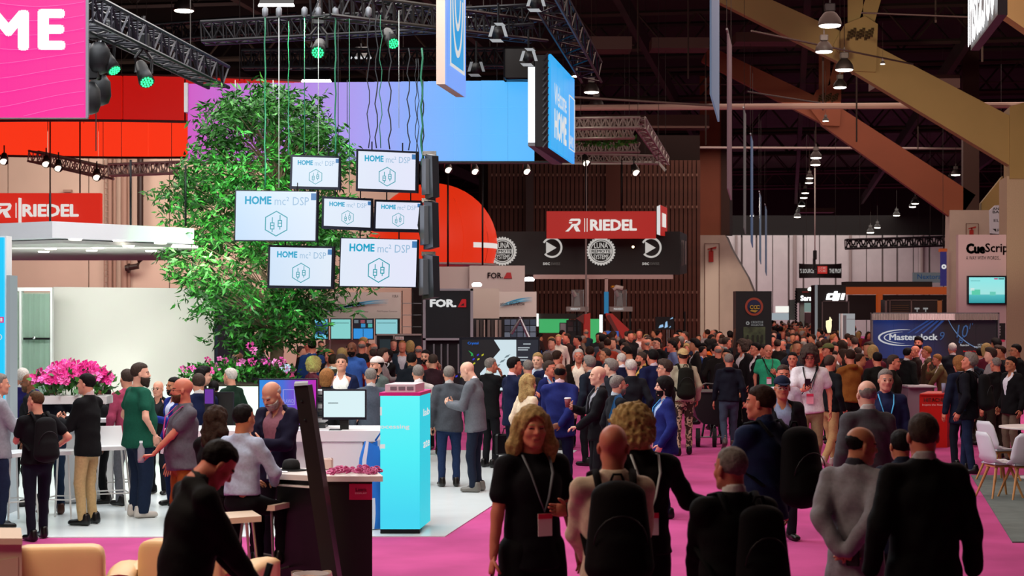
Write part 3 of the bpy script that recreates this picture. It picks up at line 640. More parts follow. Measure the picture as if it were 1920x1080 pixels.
par_light(214, 131, 24, 13, 12, 'green-lit spotlight nearest the pink screen, seen almost edge on', (.5, -.35, -.75))
par_light(275, 153, 24, 14, 12, 'green-lit spotlight lowest in front of the red ring', (.35, -.6, -.7))
par_light(596, 98, 27, 13, 10, 'green-lit spotlight facing the camera above the tree', (.0, -.8, -.5))
par_light(737, 81, 27, 12, 9, 'green-lit spotlight beside the hanging cables', (.3, -.75, -.6))
for u, v, Y, lb in ((186, 100, 24, 'dark unlit spotlight head behind the pink screen edge'), (188, 160, 25, 'black drop-shaped spotlight hanging before the red ring'), (168, 175, 24, 'dark spotlight peeping out beside the pink screen edge')):
    t = thing('stage_spotlight', lb, 'spotlight', P(u, v, Y)); c = P(u, v, Y)
    MB().lathe(c-(0, 0, .3), [(.03, 0), (.12, .04), (.16, .15), (.15, .35), (.08, .45)], 16).build('head', mat('spot_body', '101013', .5, .2), t, True)
    MB().box(c+(0, 0, .3), (.3, .2, .22), bev=.02).build('base', BLACK, t); MB().tube(c+(0, 0, .4), c+(0, 0, .7), .03, n=6).build('clamp', GREYM, t)
for u, v, Y, lb in ((934, 62, 27, 'white four-flap spotlight above the blue screen, upper one'), (991, 108, 29, 'white four-flap spotlight just above the glowing white strip'), (893, 128, 30, 'small flap spotlight right of the tall violet-blue banner'), (1005, 5, 27, 'flap spotlight cut off by the top of the picture')):
    t = thing('barn_door_light', lb, 'spotlight', P(u, v, Y), 'white flap spotlights'); c = P(u, v, Y)
    MB().path([c+(.02, .3, .08), c+(0, .1, .03), c], [.06, .09, .1], 12).build('head', BLACK, t, True)
    wmx = mat('flap_white', 'dfe4e8', .4, emit=.5 if u > 950 or u == 934 else .25)
    for k, (dx, dz, w, h) in enumerate(((-.13, .02, .05, .16), (.13, .02, .05, .16), (0, -.13, .18, .04), (.05, .13, .14, .035))):
        if k == 3 and u == 893: continue
        q = c+(dx, -.03, dz); sk = .05*(1 if dx < 0 else -1)
        MB().slab([q+(-w/2, 0, -h/2), q+(w/2, 0, -h/2), q+(w/2+sk, -.06, h/2), q+(-w/2+sk, -.06, h/2)], (0, .01, 0)).build('flap', wmx, t)
    MB().tube(c+(0, .15, .08), c+(0, .15, .5), .02, n=6).build('yoke', DARK, t)
for u, v, Y, lb in ((85, 302, 48, 'cluster spotlight under the silver truss below the red ring'), (108, 310, 48, 'smaller spotlight beside the cluster under the silver truss'), (180, 327, 47, 'single little spotlight hanging from the silver truss'), (6, 297, 48, 'spotlight at the picture edge under the red ring'),
                    (1096, 300, 75, 'dark spotlight tangle on the silver grid bottom rail'), (1189, 318, 70, 'tiny white spotlight hanging under the silver grid'), (838, 313, 40, 'small spotlight under the blue screen left part'), (888, 316, 40, 'small spotlight under the blue screen middle part'), (985, 316, 40, 'small spotlight under the blue screen right end')):
    t = thing('small_spotlight', lb, 'spotlight', P(u, v, Y)); c = P(u, v, Y); k = Y/48
    MB().path([c+(0, .1*k, .12*k), c+(.03*k, 0, 0), c+(.05*k, -.12*k, -.1*k)], [.08*k, .11*k, .13*k], 10).build('head', mat('spot_chrome', '55504c', .3, .8), t, True)
    MB().path([c+(.05*k, -.125*k, -.1*k), c+(.052*k, -.13*k, -.105*k)], .1*k, 10).build('lens', mat('small_lens', 'fff0dc', emit=2.5), t)
    MB().tube(c+(0, .1*k, .12*k), c+(0, .1*k, .38*k), .02*k, n=5).build('clamp', DARK, t)
# suspension cables
gcab = mat('green_lit_cable', '146044', .5); gcab2 = mat('dark_cable', '101418', .6); wire = mat('steel_wire', 'b8c4bc', .35, .5)  # glow of the green spotlights put into the cable colour
CB = [(497, 28, 352, gcab, 3.0, 1), (523, 28, 352, wire, 1.6, 0), (541, 40, 290, gcab, 2.0, 1), (571, 30, 288, gcab, 1.8, 0), (597, 28, 288, wire, 1.2, 0), (629, 18, 288, gcab, 3.2, 1), (634, 40, 270, gcab2, 1.6, 0), (655, 35, 362, gcab, 1.6, 0), (651, 150, 240, gcab2, 1.4, 0),
      (691, 20, 278, gcab2, 2.0, 3), (706, 28, 278, gcab2, 2.4, 3), (714, 28, 278, gcab, 1.8, 3), (731, 60, 280, gcab2, 2.6, 3), (766, 90, 282, gcab2, 2.4, 3), (748, 20, 240, wire, 1.1, 0), (780, 110, 300, gcab2, 1.6, 2), (784, 110, 300, gcab2, 1.6, 2), (791, 90, 310, gcab, 4.0, 2), (793, 150, 330, gcab2, 2.6, 2), (441, 150, 180, wire, .9, 0), (512, 150, 180, wire, .9, 0)]
wd = ['green-lit', 'pale steel', 'black']
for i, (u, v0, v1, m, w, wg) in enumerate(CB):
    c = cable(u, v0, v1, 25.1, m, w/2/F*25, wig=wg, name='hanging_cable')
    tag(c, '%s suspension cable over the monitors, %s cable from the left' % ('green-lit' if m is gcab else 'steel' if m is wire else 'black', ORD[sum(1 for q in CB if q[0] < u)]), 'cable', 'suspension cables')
for i, u in enumerate((497, 523, 571, 597, 629, 691)):
    tag(MB().lathe(P(u, 32, 25.1), [(.02, 0), (.045, .03), (.045, .12), (.02, .15)], 10).build('cable_gripper', mat('gripper', '6a6c70', .5, .5), None, True), 'small grey cable gripper at the cable tops, %s from the left' % ORD[i], 'clamp', 'cable grippers')

# ================================================ HANGING MONITORS
scr = grad_mat('white_screen', [(0, 'bcd8f4'), (.5, 'dce8f6'), (1, 'e2e4f8')], 0, 1.0, -4.2, -1.3); bez = mat('monitor_bezel', '101420', .35)
ht = mat('screen_teal', '10a8d0', .5, emit=.9); lt = mat('screen_pale_blue', '9cc4e4', .5, emit=.85); ic = mat('screen_icon', '12a4b4', .5, emit=.85); bl = mat('screen_blue_square', '3c84c4', .5, emit=.8)
def slant(u0, v0, u1, v1, u2, v2, u3, v3, Y, dY=0):
    """corners of a slightly turned panel: lower left, lower right, upper right, upper left"""
    return [P(u0, v0, Y), P(u1, v1, Y+dY), P(u2, v2, Y+dY), P(u3, v3, Y)]
def monitor(lb, q, Y, full=1, bz=2.5, bot=0, k=1.0):
    """q: x0,y0(top left) x1,y1(top right) x2,y2 (lower right) x3,y3 (lower left)"""
    (x0, y0, x1, y1, x2, y2, x3, y3) = q; C = [P(x3, y3, Y), P(x2, y2, Y+.25), P(x1, y1, Y+.25), P(x0, y0, Y)]; C = [np.array(c) for c in C]
    t = thing('hanging_monitor', lb, 'monitor', (C[0]+C[1])/2, 'monitors hanging in front of the tree')
    MB().slab(C, (.02, .07, 0)).build('housing', bez, t)
    O, X, Z = C[0], C[1]-C[0], C[3]-C[0]; n = np.cross(X, Z); n /= np.linalg.norm(n); Lx, Lz = np.linalg.norm(X), np.linalg.norm(Z)
    bx, bb, bt = bz*Y/F/Lx, (bz+bot)*Y/F/Lz, bz*Y/F/Lz
    W2 = lambda a, b, o=.006: O+X*(bx+a*(1-2*bx))+Z*(bb+b*(1-bb-bt))+n*o
    R = lambda a0, b0, a1, b1, m, nm, o=.006: MB().slab([W2(a0, b0, o), W2(a1, b0, o), W2(a1, b1, o), W2(a0, b1, o)], -n*.004).build(nm, m, t)
    R(0, 0, 1, 1, scr, 'screen'); ex = W2(1, 0)-W2(0, 0); ez = W2(0, 1)-W2(0, 0)
    textfit('HOME', W2(.11, .73, .008), ex*.33, ez*.17, n, ht, t, bold=.09, t=.001)
    textfit('mc² DSP', W2(.48, .72, .008), ex*.43, ez*.17, n, lt, t, bold=.0, t=.001)
    R(.935, .83, 1, .97, bl, 'screen_square', .008)
    cx, cz, r = .505, .34, .265; asp = Lz*(1-bb-bt)/(Lx*(1-2*bx))
    hx = [(cx+r*k2*asp*math.sin(math.radians(a)), cz+r*k2*math.cos(math.radians(a))) for k2 in (1, .91) for a in range(0, 360, 60)]
    V = [W2(*p, .008) for p in hx]; mk('hexagon_icon', V, [(i, (i+1) % 6, 6+(i+1) % 6, 6+i) for i in range(6)], ic, t)
    V = []; Fc = []
    def bar(a0, b0, a1, b1):
        b = len(V); V.extend([W2(cx+a0*asp, cz+b0, .009), W2(cx+a1*asp, cz+b0, .009), W2(cx+a1*asp, cz+b1, .009), W2(cx+a0*asp, cz+b1, .009)]); Fc.append((b, b+1, b+2, b+3))
    w = .019
    for fx, fz in ((-.08, -.04), (.075, .01)):
        bar(fx-w/2, fz+.05, fx+w/2, fz+.17); bar(fx-w/2, fz-.13, fx+w/2, fz-.06)
        for zz in (-.07, -.0, .055): bar(fx-.042, fz+zz-w/2, fx+.042, fz+zz+w/2)
        bar(fx-.045, fz-.07, fx-.045+w, fz+.06); bar(fx+.045-w, fz-.07, fx+.045, fz+.06)
    mk('fader_icon', V, Fc, ic, t)
    for a in (.25, .75):
        p = O+X*a+Z*1.0; MB().tube(p+(0, .05, -.05), p+(0, .05, .12), .01, n=5).build('bracket', DARK, t)
    return t
monitor('small hanging monitor at the upper left of the cluster', (545, 290, 636, 293, 637, 356, 543, 354), 25, bz=4, bot=1)
monitor('upper right hanging monitor with thick black rim', (668, 279, 783, 284, 782, 362, 667, 358), 25, bz=4, bot=1)
monitor('large thin-rimmed hanging monitor farthest left', (441, 356, 595, 359, 593, 453, 439, 452), 24.8, bz=2)
monitor('small middle hanging monitor left of its twin', (604, 368, 697, 372, 698, 433, 603, 429), 25, bz=4, bot=2)
monitor('small hanging monitor at the right end of the middle row', (702, 374, 790, 376, 790, 436, 700, 434), 25.2, bz=4, bot=2)
monitor('lower left hanging monitor with thick black rim', (503, 459, 626, 462, 624, 542, 501, 540), 25, bz=4, bot=1)
monitor('largest low hanging monitor beside the dark monitor backs', (638, 445, 783, 449, 781, 540, 635, 538), 24.8, bz=2)
for lb, u0, v0, u1, v1 in (('topmost of three dark monitors hanging edge on', 793, 288, 818, 374), ('middle one of three dark monitors hanging edge on', 790, 376, 818, 468), ('lowest of three dark monitors hanging edge on', 788, 476, 819, 562)):
    t = thing('hanging_monitor', lb, 'monitor', P((u0+u1)/2, v1, 25), 'monitors hanging edge on')
    MB().slab([P(u0+4, v1, 25), P(u1-6, v1-5, 24.3), P(u1-8, v0+4, 24.3), P(u0+4, v0, 25)], (.09, .05, 0)).build('housing', mat('monitor_back', '1c1e22', .4), t)
    MB().slab([P(u0+9, v1-8, 25.05), P(u0+17, v1-10, 24.6), P(u0+17, v0+10, 24.6), P(u0+9, v0+9, 25.05)], (-.09, .0, 0)).build('back_cover', mat('monitor_cover', '3a3c40', .4), t)
    MB().path([P(u0, v0+10, 25.2), P(u0-4, (v0+v1)/2, 25.3), P(u0+2, v1-15, 25.2)], .03, 6).build('cable_loop', BLACK, t, True)
    MB().box(P((u0+u1)/2, v0, 25), (.2, .15, .06)).build('bracket', CHROME, t)

# ================================================ TREE
def tree():
    r_ = np.random.RandomState(5); Y = 27.7; bx = P(517, 0, Y)[0]
    t = thing('potted_tree', 'leafy green tree rising from the white planter behind the monitors', 'tree', (bx, Y, 1.25))
    bark = mat('tree_bark', '8a7a60', .85, var=.2, vscale=12, bump=.4)
    trunk = [(bx, Y, 1.25), (bx+.03, Y, 2.0), (bx-.05, Y, 2.8), (bx+.06, Y, 3.7), (bx-.02, Y, 4.6), (bx+.02, Y, 5.4)]
    MB().path(trunk, [.125, .10, .09, .075, .05, .02], 12).build('trunk', bark, t, True)
    px = Y/F
    out = [(184, 480, 560), (200, 400, 610), (215, 368, 650), (240, 362, 678), (265, 352, 680), (300, 336, 676), (340, 322, 670), (380, 314, 668), (420, 320, 675), (455, 325, 670), (490, 312, 665), (520, 312, 655), (550, 342, 650), (585, 378, 625), (615, 400, 605), (640, 428, 590), (655, 470, 575)]
    vv = np.array([o[0] for o in out]); lo = np.array([o[1] for o in out]); hi = np.array([o[2] for o in out])
    tips = []; branches = []
    for i in range(250):
        z0 = r_.uniform(1.9, 5.3); ang = r_.uniform(0, 2*math.pi); v = r_.uniform(190, 650)
        l, h = np.interp(v, vv, lo), np.interp(v, vv, hi); mid = (l+h)/2; hw = (h-l)/2; rad = math.sqrt(r_.uniform(.12, 1))*.97
        p = P(mid+hw*rad*math.cos(ang), v, Y); p[1] = Y+hw*px*rad*math.sin(ang)*.85
        b0 = np.array([bx, Y, min(max(p[2]-.55-rad*.5, 1.95), 5.2)]); m1 = b0*.5+p*.5+(0, 0, .12)
        branches.append([b0, m1, p]); tips.append(p)
    hv = [b for b in branches if abs(b[2][2]-b[0][2]) < 3]
    for b in hv[:24]: MB().path(b, [.028, .018, .006], 5).build('branch', bark, t, True)
    q = MB()
    for b in hv[24:]: q.path(b, [.016, .01, .004], 4)
    tag(q.build('twigs', bark, t), kind='stuff')
    C = []; D = []
    for p in tips:
        for k in range(9):
            c = p+r_.normal(size=3)*(.17, .17, .13); n = 9; d = r_.normal(size=3); d[2] *= .35; d /= np.linalg.norm(d)
            for j in range(n):
                a = (j/n); C.append(c+d*a*.26+r_.normal(size=3)*.02); s_ = np.cross(d, (0, 0, 1))*(1 if j % 2 else -1); D.append(d*.7+s_*.8-(0, 0, .25))
    C = np.array(C); D = np.array(D); n = len(C)
    midx = r_.choice(3, n, p=[.45, .35, .2])
    leaves(C, D, .135, green, 'foliage', t, r_, w=.14, mats=[green, greenl, mat('leaf_dark', '1e4e1a', .5, var=.3, vscale=3)], midx=midx)['kind'] = 'stuff'
tree()
light('green_spot', 'SPOT', P(596, 95, 26.6)+(0, -1.5, .3), 1500, (.2, 1, .35), .15, target=P(470, 330, 26), angle=46)
light('green_spot', 'SPOT', P(275, 140, 24), 1500, (.2, 1, .35), .15, target=P(400, 400, 26), angle=40)
light('tree_light', 'SPOT', P(560, 60, 22), 1150, (1, 1, .95), .3, target=P(520, 420, 26), angle=40)
light('green_spot', 'SPOT', P(737, 78, 26.5), 350, (.2, 1, .35), .15, target=P(640, 300, 26.5), angle=40)

def flower_bed(t, c, rx, ry, h, nf, nl, colr, r_):
    L = []; D = []
    for i in range(nl):
        a = r_.uniform(0, 2*math.pi); rr_ = math.sqrt(r_.uniform(0, 1)); L.append(c+(rx*rr_*math.cos(a), ry*rr_*math.sin(a), h*r_.uniform(0, 1)*(1-.35*rr_))); D.append((math.cos(a)*.6, math.sin(a)*.6, .5))
    o = leaves(np.array(L), np.array(D), .09, green, 'foliage', t, r_, w=.3, mats=[green, greenl], midx=r_.choice(2, nl)); o['kind'] = 'stuff'
    st = MB()
    fb = MB()
    for k in range(5):
        a = 2*math.pi*k/5; d = np.array([math.cos(a), math.sin(a), 0]); s_ = np.array([-math.sin(a), math.cos(a), 0])
        fb.add([d*.004, d*.03+s_*.018+(0, 0, .01), d*.045+(0, 0, .004), d*.03-s_*.018+(0, 0, .01)], [(0, 1, 2, 3)])
    mes = []
    for cc in colr:
        o = fb.build('flower', mat('petal'+cc, cc, .6)); mes.append(o.data); bpy.data.objects.remove(o)
    o0 = wloc(t)
    for i in range(nf):
        a = r_.uniform(0, 2*math.pi); rr_ = math.sqrt(r_.uniform(0, 1)); zz = h*(1-.5*rr_**2)*r_.uniform(.75, 1.12)
        p = c+(rx*rr_*math.cos(a), ry*rr_*math.sin(a), zz)
        f = bpy.data.objects.new('flower', mes[r_.randint(len(mes))]); COL.objects.link(f); f.parent = t; f.location = p-o0
        f.rotation_euler = (r_.uniform(.6, 1.5), 0, r_.uniform(-.9, .9)); k = r_.uniform(1.0, 1.7); f.scale = (k, k, k)
        if i % 5 == 0: st.tube(c+(rx*rr_*math.cos(a)*.8, ry*rr_*math.sin(a)*.8, 0), p, .004, n=4, cap=False)
    tag(st.build('stems', green, t), kind='stuff')
R5 = np.random.RandomState(9)
# big planter under the tree
t = thing('planter', 'tall white planter under the tree with green plants and pink flowers', 'planter', (P(450, 0, 27.6)[0], 27.5, .01))
c = np.array([P(455, 0, 27.5)[0], 27.5, 0])
MB().slab([c+(-1.1, -.9, 0.01), c+(.95, -.9, 0.01), c+(.95, -.9, 1.24), c+(-1.1, -.9, 1.24)], (0, 1.9, 0)).build('box', WHITE, t)
MB().box(c+(-.07, .05, 1.255), (1.98, 1.82, .03)).build('soil', mat('soil', '2a1c14', .95), t)
flower_bed(t, c+(-.05, 0, 1.27), .95, .8, .38, 26, 900, ['e048a8', 'f07cc8', 'd8308c'], R5)
for u, v, cc in ((470, 650, 'e048a8'), (478, 658, 'f07cc8'), (500, 676, 'e84cb4'), (518, 682, 'f07cc8'), (530, 676, 'e048a8'), (472, 678, 'e048a8'), (535, 690, 'c8c4f0')):
    o = leaf_blob(26, P(u, v, 26.7), (.06, .05, .045), mat('petal'+cc, cc, .6), 'flower_head', t, size=.045, w=.45)
# pink flower box on the tall white bar at left
t = thing('flower_box', 'long white box overflowing with bright pink azalea flowers', 'flower box', P(135, 755, 19.9))
c = P(140, 757, 19.9); MB().box(c+(0.02, 0, .05), (.78, .34, .1), bev=.01).build('box', WHITE, t)
flower_bed(t, c+(.0, 0, .1), .48, .25, .36, 170, 260, ['f02c98', 'ff4cb0', 'e0208c', 'ff70c4'], R5)

# ================================================ BOOTH ROOMS AND FURNITURE, LEFT
# white canopy slab
t = thing('canopy', 'white suspended canopy slab with downlights', 'canopy', P(180, 450, 25))
wcan = mat('canopy_white', 'd4d6da', .5)
q = [(-260, 412, 450, 27.0), (98, 415, 446, 24.6), (364, 425, 455, 26.7), (250, 0, 0, 33)]
top = [P(a, b, y) for a, b, _, y in q[:3]]; zb, zt = P(98, 446, 24.6)[2], P(98, 415, 24.6)[2]
base = [(p[0], p[1], zb) for p in top]+[(P(300, 0, 33)[0], 33, zb), (P(-200, 0, 33)[0], 33, zb)]
MB().slab([(x, y, zb+.002) for x, y, _ in base], (0, 0, zt-zb)).build('slab', wcan, t)
MB().slab([(x*.98-.1, y+.35, zb-.06) for x, y, _ in base], (0, 0, .05)).build('soffit', mat('soffit_white', 'd8d6d0', .6), t)
for u, v in ((141, 449), (224, 451), (301, 456), (95, 467), (184, 465), (241, 461), (82, 472), (172, 470), (283, 471)):
    Yl = (zb-.07-CH)*F/(VH-v); c = P(u, v, Yl)
    MB().lathe(c-(0, 0, .012), [(.085, 0), (.095, .02)], 16).build('downlight', mat('downlight', 'fff6e8', emit=5), t)
for u, v in ((94, 362), (348, 310), (245, 300)): cable(u, v, 424, 26.5, DARK, .018, par=t)
# wall of meeting room, glass doors
t = thing('wall_booth', None, None, (-6.5, 29.2, 0)); tag(t, kind='structure')
ww = mat('booth_white_wall', 'e8e8de', .55, var=.02, vscale=.7)
MB().slab([P(100, 668, 29.2)*(1, 1, 0), P(403, 668, 29.2)*(1, 1, 0), P(403, 541, 29.2), P(100, 538, 29.2)], (0, .15, 0)).build('wall_surface', ww, t)
MB().box((P(405, 0, 29.2)[0], 31, 1.4), (.06, 3.6, 2.78)).build('return_wall', mat('dark_return', '0c1c30', .6), t)
Zt = P(0, 539, 28.4)[2]
dr = thing('door_1', None, None, (-8.2, 28.4, 0)); tag(dr, kind='structure')
fr = mat('door_frame_white', 'dfe2e0', .4)
for u0, u1, v0, v1 in ((13, 98, 539, 546), (13, 17, 539, 890), (36, 40, 546, 890), (94, 98, 546, 890)):
    a, b = P(u0, v1, 28.4), P(u1, v0, 28.4)
    MB().slab([(a[0], 28.4, max(a[2], 0)), (b[0], 28.4, max(a[2], 0)), (b[0], 28.4, b[2]), (a[0], 28.4, b[2])], (0, .1, 0)).build('frame', fr, dr)
gl = mat('green_glass', 'a8c8b4', .08, alpha=.35); cur = mat('curtain', '8aa898', .8, var=.2, vscale=3)
for u0, u1 in ((17, 36), (40, 67), (67, 94)):
    a, b = P(u0, 0, 28.42)[0], P(u1-.4, 0, 28.42)[0]
    MB().slab([(a, 28.42, 0.02), (b, 28.42, 0.02), (b, 28.42, Zt-.08), (a, 28.42, Zt-.08)], (0, .012, 0)).build('glass_pane', gl, dr)
cv = MB(); x = P(42, 0, 29)[0]; V = []; n = 30
for i in range(n+1):
    for z in (0.02, Zt-.1): V.append((x+i*.0165, 28.9+.045*math.sin(i*1.15), z))
mk('curtain', V, [(2*i, 2*i+2, 2*i+3, 2*i+1) for i in range(n)], cur, dr, True)
MB().slab([(P(10, 0, 29)[0], 29.1, 0), (P(40, 0, 29)[0], 29.1, 0), (P(40, 0, 29)[0], 29.1, Zt), (P(10, 0, 29)[0], 29.1, Zt)], (0, .05, 0)).build('inner_wall', mat('inner_wall', 'a8aca0', .7), dr)
MB().box((P(67, 0, 28.3)[0], 28.36, P(0, 635, 28.36)[2]), (.44, .03, .035)).build('door_handle', DARK, dr)
MB().lathe(P(64, 636, 28.3), [(.02, 0), (.025, .02), (.02, .04)], 10).build('lock', CHROME, dr)
vine = leaf_blob(320, P(22, 640, 28.7), (.06, .05, 1.05), mat('ivy_green', '4a5c28', .6, var=.3), 'ivy_column', size=.08); tag(vine, 'narrow column of dark ivy behind the glass door', 'ivy')
# cyan display at the left edge
t = thing('display_tower', 'white-framed cyan display tower cut off by the left picture edge', 'display', G(-30, 158))
Yd = F/158; cyan = mat('cyan_screen', '12c8fa', .4, emit=1.0)
prect(-60, 445, 7, 964, Yd, .05).build('screen', cyan, t); prect(-64, 442, 12, 970, Yd+.05, .22).build('housing', WHITE, t)
prect(12, 516, 19, 966, Yd-.02, .3).build('side_frame', mat('lit_frame', 'e0ecf4', .4, emit=.35), t)
prect(-60, 594, 7, 605, Yd-.005, .004).build('pink_label', mat('pink_label', 'f0208c', emit=.8), t); ptext('l', 1, 596, 5, 603, Yd-.01, WHITEP, t, .02)
MB().ring(P(-2, 632, Yd-.01), .028, .036, (0, .004, 0), n=20, a0=-90, a1=90).build('icon', WHITEP, t)
# tall white bar table
def slab_table(name, label, u0, u1, v, s, h, depth, th=.06, m=WHITE, legs=True, front=True):
    Y = F/s; t = thing(name, label, 'table', G((u0+u1)/2, s, .012)); a, b = P(u0, v, Y)[0], P(u1, v, Y)[0]
    MB().box(((a+b)/2, Y+depth/2, h-th/2), (b-a, depth, th), bev=.01).build('tabletop', m, t)
    return t, a, b, Y
t, a, b, Y = slab_table('bar_table', 'long white bar table carrying the pink azaleas', 90, 216, 0, 152, 1.09, .9)
MB().box(((a+b)/2-.05, Y+.45, .53), (b-a-.25, .5, 1.04), bev=.02).build('body', mat('bar_body', 'd4d6d6', .5), t)
for u, lb in ((145, 'white table lamp left of the dark-suited man before the azaleas'), (193, 'white table lamp right of the azaleas')):
    t = thing('table_lamp', lb, 'lamp', P(u, 757, 20.6)); c = P(u, 757, 20.6)
    MB().lathe(c, [(.06, 0), (.06, .012), (.01, .02), (.008, .24)], 12).build('stem', WHITE, t, True)
    MB().lathe(c+(0, 0, .22), [(.075, 0), (.06, .09), (.055, .09), (.07, 0)], 16).build('lamp_shade', mat('lamp_shade_white', 'f0ece4', .6, emit=.15), t)
# white round counter with demo screens (centre left)
t = thing('demo_counter', 'white demo counter with rounded front carrying three screens', 'counter', G(600, 165, .012))
Y = F/168; prof = [(-1.35, .35), (-1.25, .05), (-1.0, -.02), (.95, -.02), (1.02, .05), (1.02, .9), (-1.35, .9)]
cx = P(557, 0, Y)[0]; zt = P(0, 808, Y-.02)[2]
MB().slab([(cx+x*1.15, Y+y, zt-.12) for x, y in prof], (0, 0, .12)).build('worktop', mat('counter_white', 'e8eaea', .3), t)
MB().slab([(cx+x*.9+.15, Y+y*.7+.16, .02) for x, y in prof], (0, 0, zt-.14)).build('body', mat('counter_body', 'd0d4d4', .4), t)
MB().slab([P(612, 905, Y)*(1, 1, 0)+(0, 0, .02), P(680, 905, Y)*(1, 1, 0)+(0, 0, .02), P(680, 829, Y), P(604, 829, Y)], (0, .05, 0)).build('front_panel', mat('counter_white', 'e8eaea', .3), t)
def desk_screen(lb, u0, v0, u1, v1, Y, sm, base_v, bz=3, cat='monitor'):
    t = thing('desk_monitor', lb, cat, P((u0+u1)/2, base_v, Y))
    prect(u0, v0, u1, v1, Y, .05).build('housing', bez, t); prect(u0+bz, v0+bz, u1-bz, v1-bz*1.6, Y-.004, .003).build('screen', sm, t)
    c = (u0+u1)/2; prect(c-8, v1, c+8, base_v, Y+.03, .04).build('stand', BLACK, t)
    MB().box(P(c, base_v, Y)+(0, 0, .012), (.3, .2, .02), bev=.005).build('base', BLACK, t); return t
vio = grad_mat('violet_screen', [(0, '1c88e0'), (.35, '3c6cd8'), (.6, '7c3ccc'), (1, 'cc10b0')], 0, .95, P(484, 0, Y)[0], P(594, 0, Y)[0])
t = desk_screen('violet and blue glowing monitor behind the bald man in checked shirt', 484, 710, 595, 800, Y+.35, vio, 812, 2.5)
for q in ((530, 730, 532, 759), (551, 730, 552.5, 759), (530, 730, 552, 731.2), (530, 758, 552, 759)): prect(*q, Y+.34, .002).build('logo_frame', mat('logo_line', 'a0a0f0', emit=.8), t)
ptext('LAWO', 533, 748, 551, 756, Y+.335, mat('logo_line', 'a0a0f0', emit=.8), t, .03)
t = desk_screen('white glowing monitor on the white demo counter', 604, 730, 687, 787, Y+.2, mat('paper_white_screen', 'd8f0f4', emit=1.0), 812, 3)
prect(615, 755, 634, 756.5, Y+.195, .002).build('screen_line', mat('line_grey', '88a0a0', emit=.5), t)
for k, (u0, v0, u1, v1) in enumerate(((382, 728, 402, 760), (403, 735, 438, 800))):
    desk_screen(('purple-edged monitor half hidden behind the grey polo man', 'dark monitor seen from the back beside the polo man')[k], u0, v0, u1, v1, Y+1.0+k*.3, mat('purple_glow', '7020b0', emit=.7) if k == 0 else BLACK, 812, 2)
t = tag(MB().box(P(629, 811, Y+.1)+(0, 0, .02), (.14, .1, .04), bev=.008).build('card_reader', BLACK), 'small black device lying on the white demo counter', 'device')
t = thing('device_rack', 'stack of light grey rack devices between the two bright monitors', 'rack', P(596, 808, Y+.6))
for k in range(6): MB().box(P(598, 800-k*13, Y+.6), (.18, .3, .05), bev=.005).build('rack_unit', mat('rack_face', 'b8bcc0' if k % 2 else '30343a', .4), t)
# blue striped bag
t = thing('striped_bag', 'blue and white striped cloth bag standing beside the cyan column', 'bag', G(698, 170, .012)); Y = F/170; V = []; Fc = []
for j in range(12):
    for i in range(17):
        a = 2*math.pi*i/16; w = .16+.02*math.sin(j*.9)-.05*(j/11)**2; V.append(((698-960)/170-.03+.04*j/11+(w)*math.cos(a), Y+.12*math.sin(a), .02+j*.085+.03*math.sin(a*2)*(j == 11)))
mi = []
for j in range(11):
    for i in range(16): Fc.append((j*17+i, j*17+i+1, (j+1)*17+i+1, (j+1)*17+i)); mi.append(1 if (i+j//4) % 4 == 0 else 0)
mk('cloth', V, Fc, None, t, True, mats=[mat('bag_blue', '1c78d8', .6), mat('bag_white', 'd8e4f0', .6)], midx=mi)
MB().path([(V[170][0]-.1, Y, .98), (V[170][0], Y, 1.13), (V[170][0]+.12, Y, .97)], .012, 6).build('handle', mat('bag_blue', '1c78d8', .6), t, True)
# cyan display column
Yc2 = F/174; t = thing('display_totem', 'glowing cyan display column with pink cap', 'display', G(757, 174, .012))
cy2 = grad_mat('cyan_column_screen', [(0, '38d8f4'), (.5, '48f0f8'), (1, '60f8fc')], 2, .97, .2, 1.5)
x0, x1 = P(713, 0, Yc2)[0], P(787, 0, Yc2)[0]; x2 = P(807, 0, Yc2+.75)[0]; d = np.array([x2-x1, .75, 0]); zc = P(0, 742, Yc2)[2]
A_ = [np.array([x0, Yc2, .06]), np.array([x1, Yc2, .06])]
MB().slab([A_[0], A_[1], A_[1]+(0, 0, zc-.06), A_[0]+(0, 0, zc-.06)], (0, .02, 0)).build('front_screen', cy2, t)
MB().slab([A_[1]+(.003, .01, 0), A_[1]+d, A_[1]+d+(0, 0, zc-.06), A_[1]+(.003, .01, zc-.06)], (-.02, 0, 0)).build('side_screen', mat('cyan_side', '14d8ec', emit=.85), t)
MB().slab([(x0, Yc2, .012), (x1, Yc2, .012), (x1, Yc2, .06), (x0, Yc2, .06)], (0, .6, 0)).build('plinth', DARK, t)
MB().slab([(x0+.01, Yc2+.03, .06), (x1-.02, Yc2+.03, .06), (x2-.03, Yc2+.74, .06), (x0+.1, Yc2+.74, .06)], (0, 0, zc-.07)).build('body', WHITE, t)
MB().slab([(x0-.01, Yc2-.01, zc), (x1+.005, Yc2-.01, zc), (x2+.01, Yc2+.76, zc), (x0+.1, Yc2+.76, zc)], (0, 0, .035)).build('cap', mat('magenta_cap', 'd82888', .4), t)
for q in ((712.6, 763, 716, 779), (712.6, 833, 722, 841)): prect(*q, Yc2-.006, .003).build('printed_bar', WHITEP, t)
ptext('ocessing', 713, 796, 768, 806, Yc2-.01, WHITEP, t, .05)
Sx = lambda v0, v1, s: textfit(s, A_[1]+d*.3+(0, 0, P(0, v1, Yc2+.3)[2]-.06), d*.6, (0, 0, (v1-v0)/174), (1, -.2, 0), WHITEP, t, bold=.05)
Sx(766, 780, 'lab'); Sx(826, 840, 'ate')
t = thing('media_device', 'pale flat device box standing on top of the cyan column', 'device', P(757, 741, Yc2+.2))
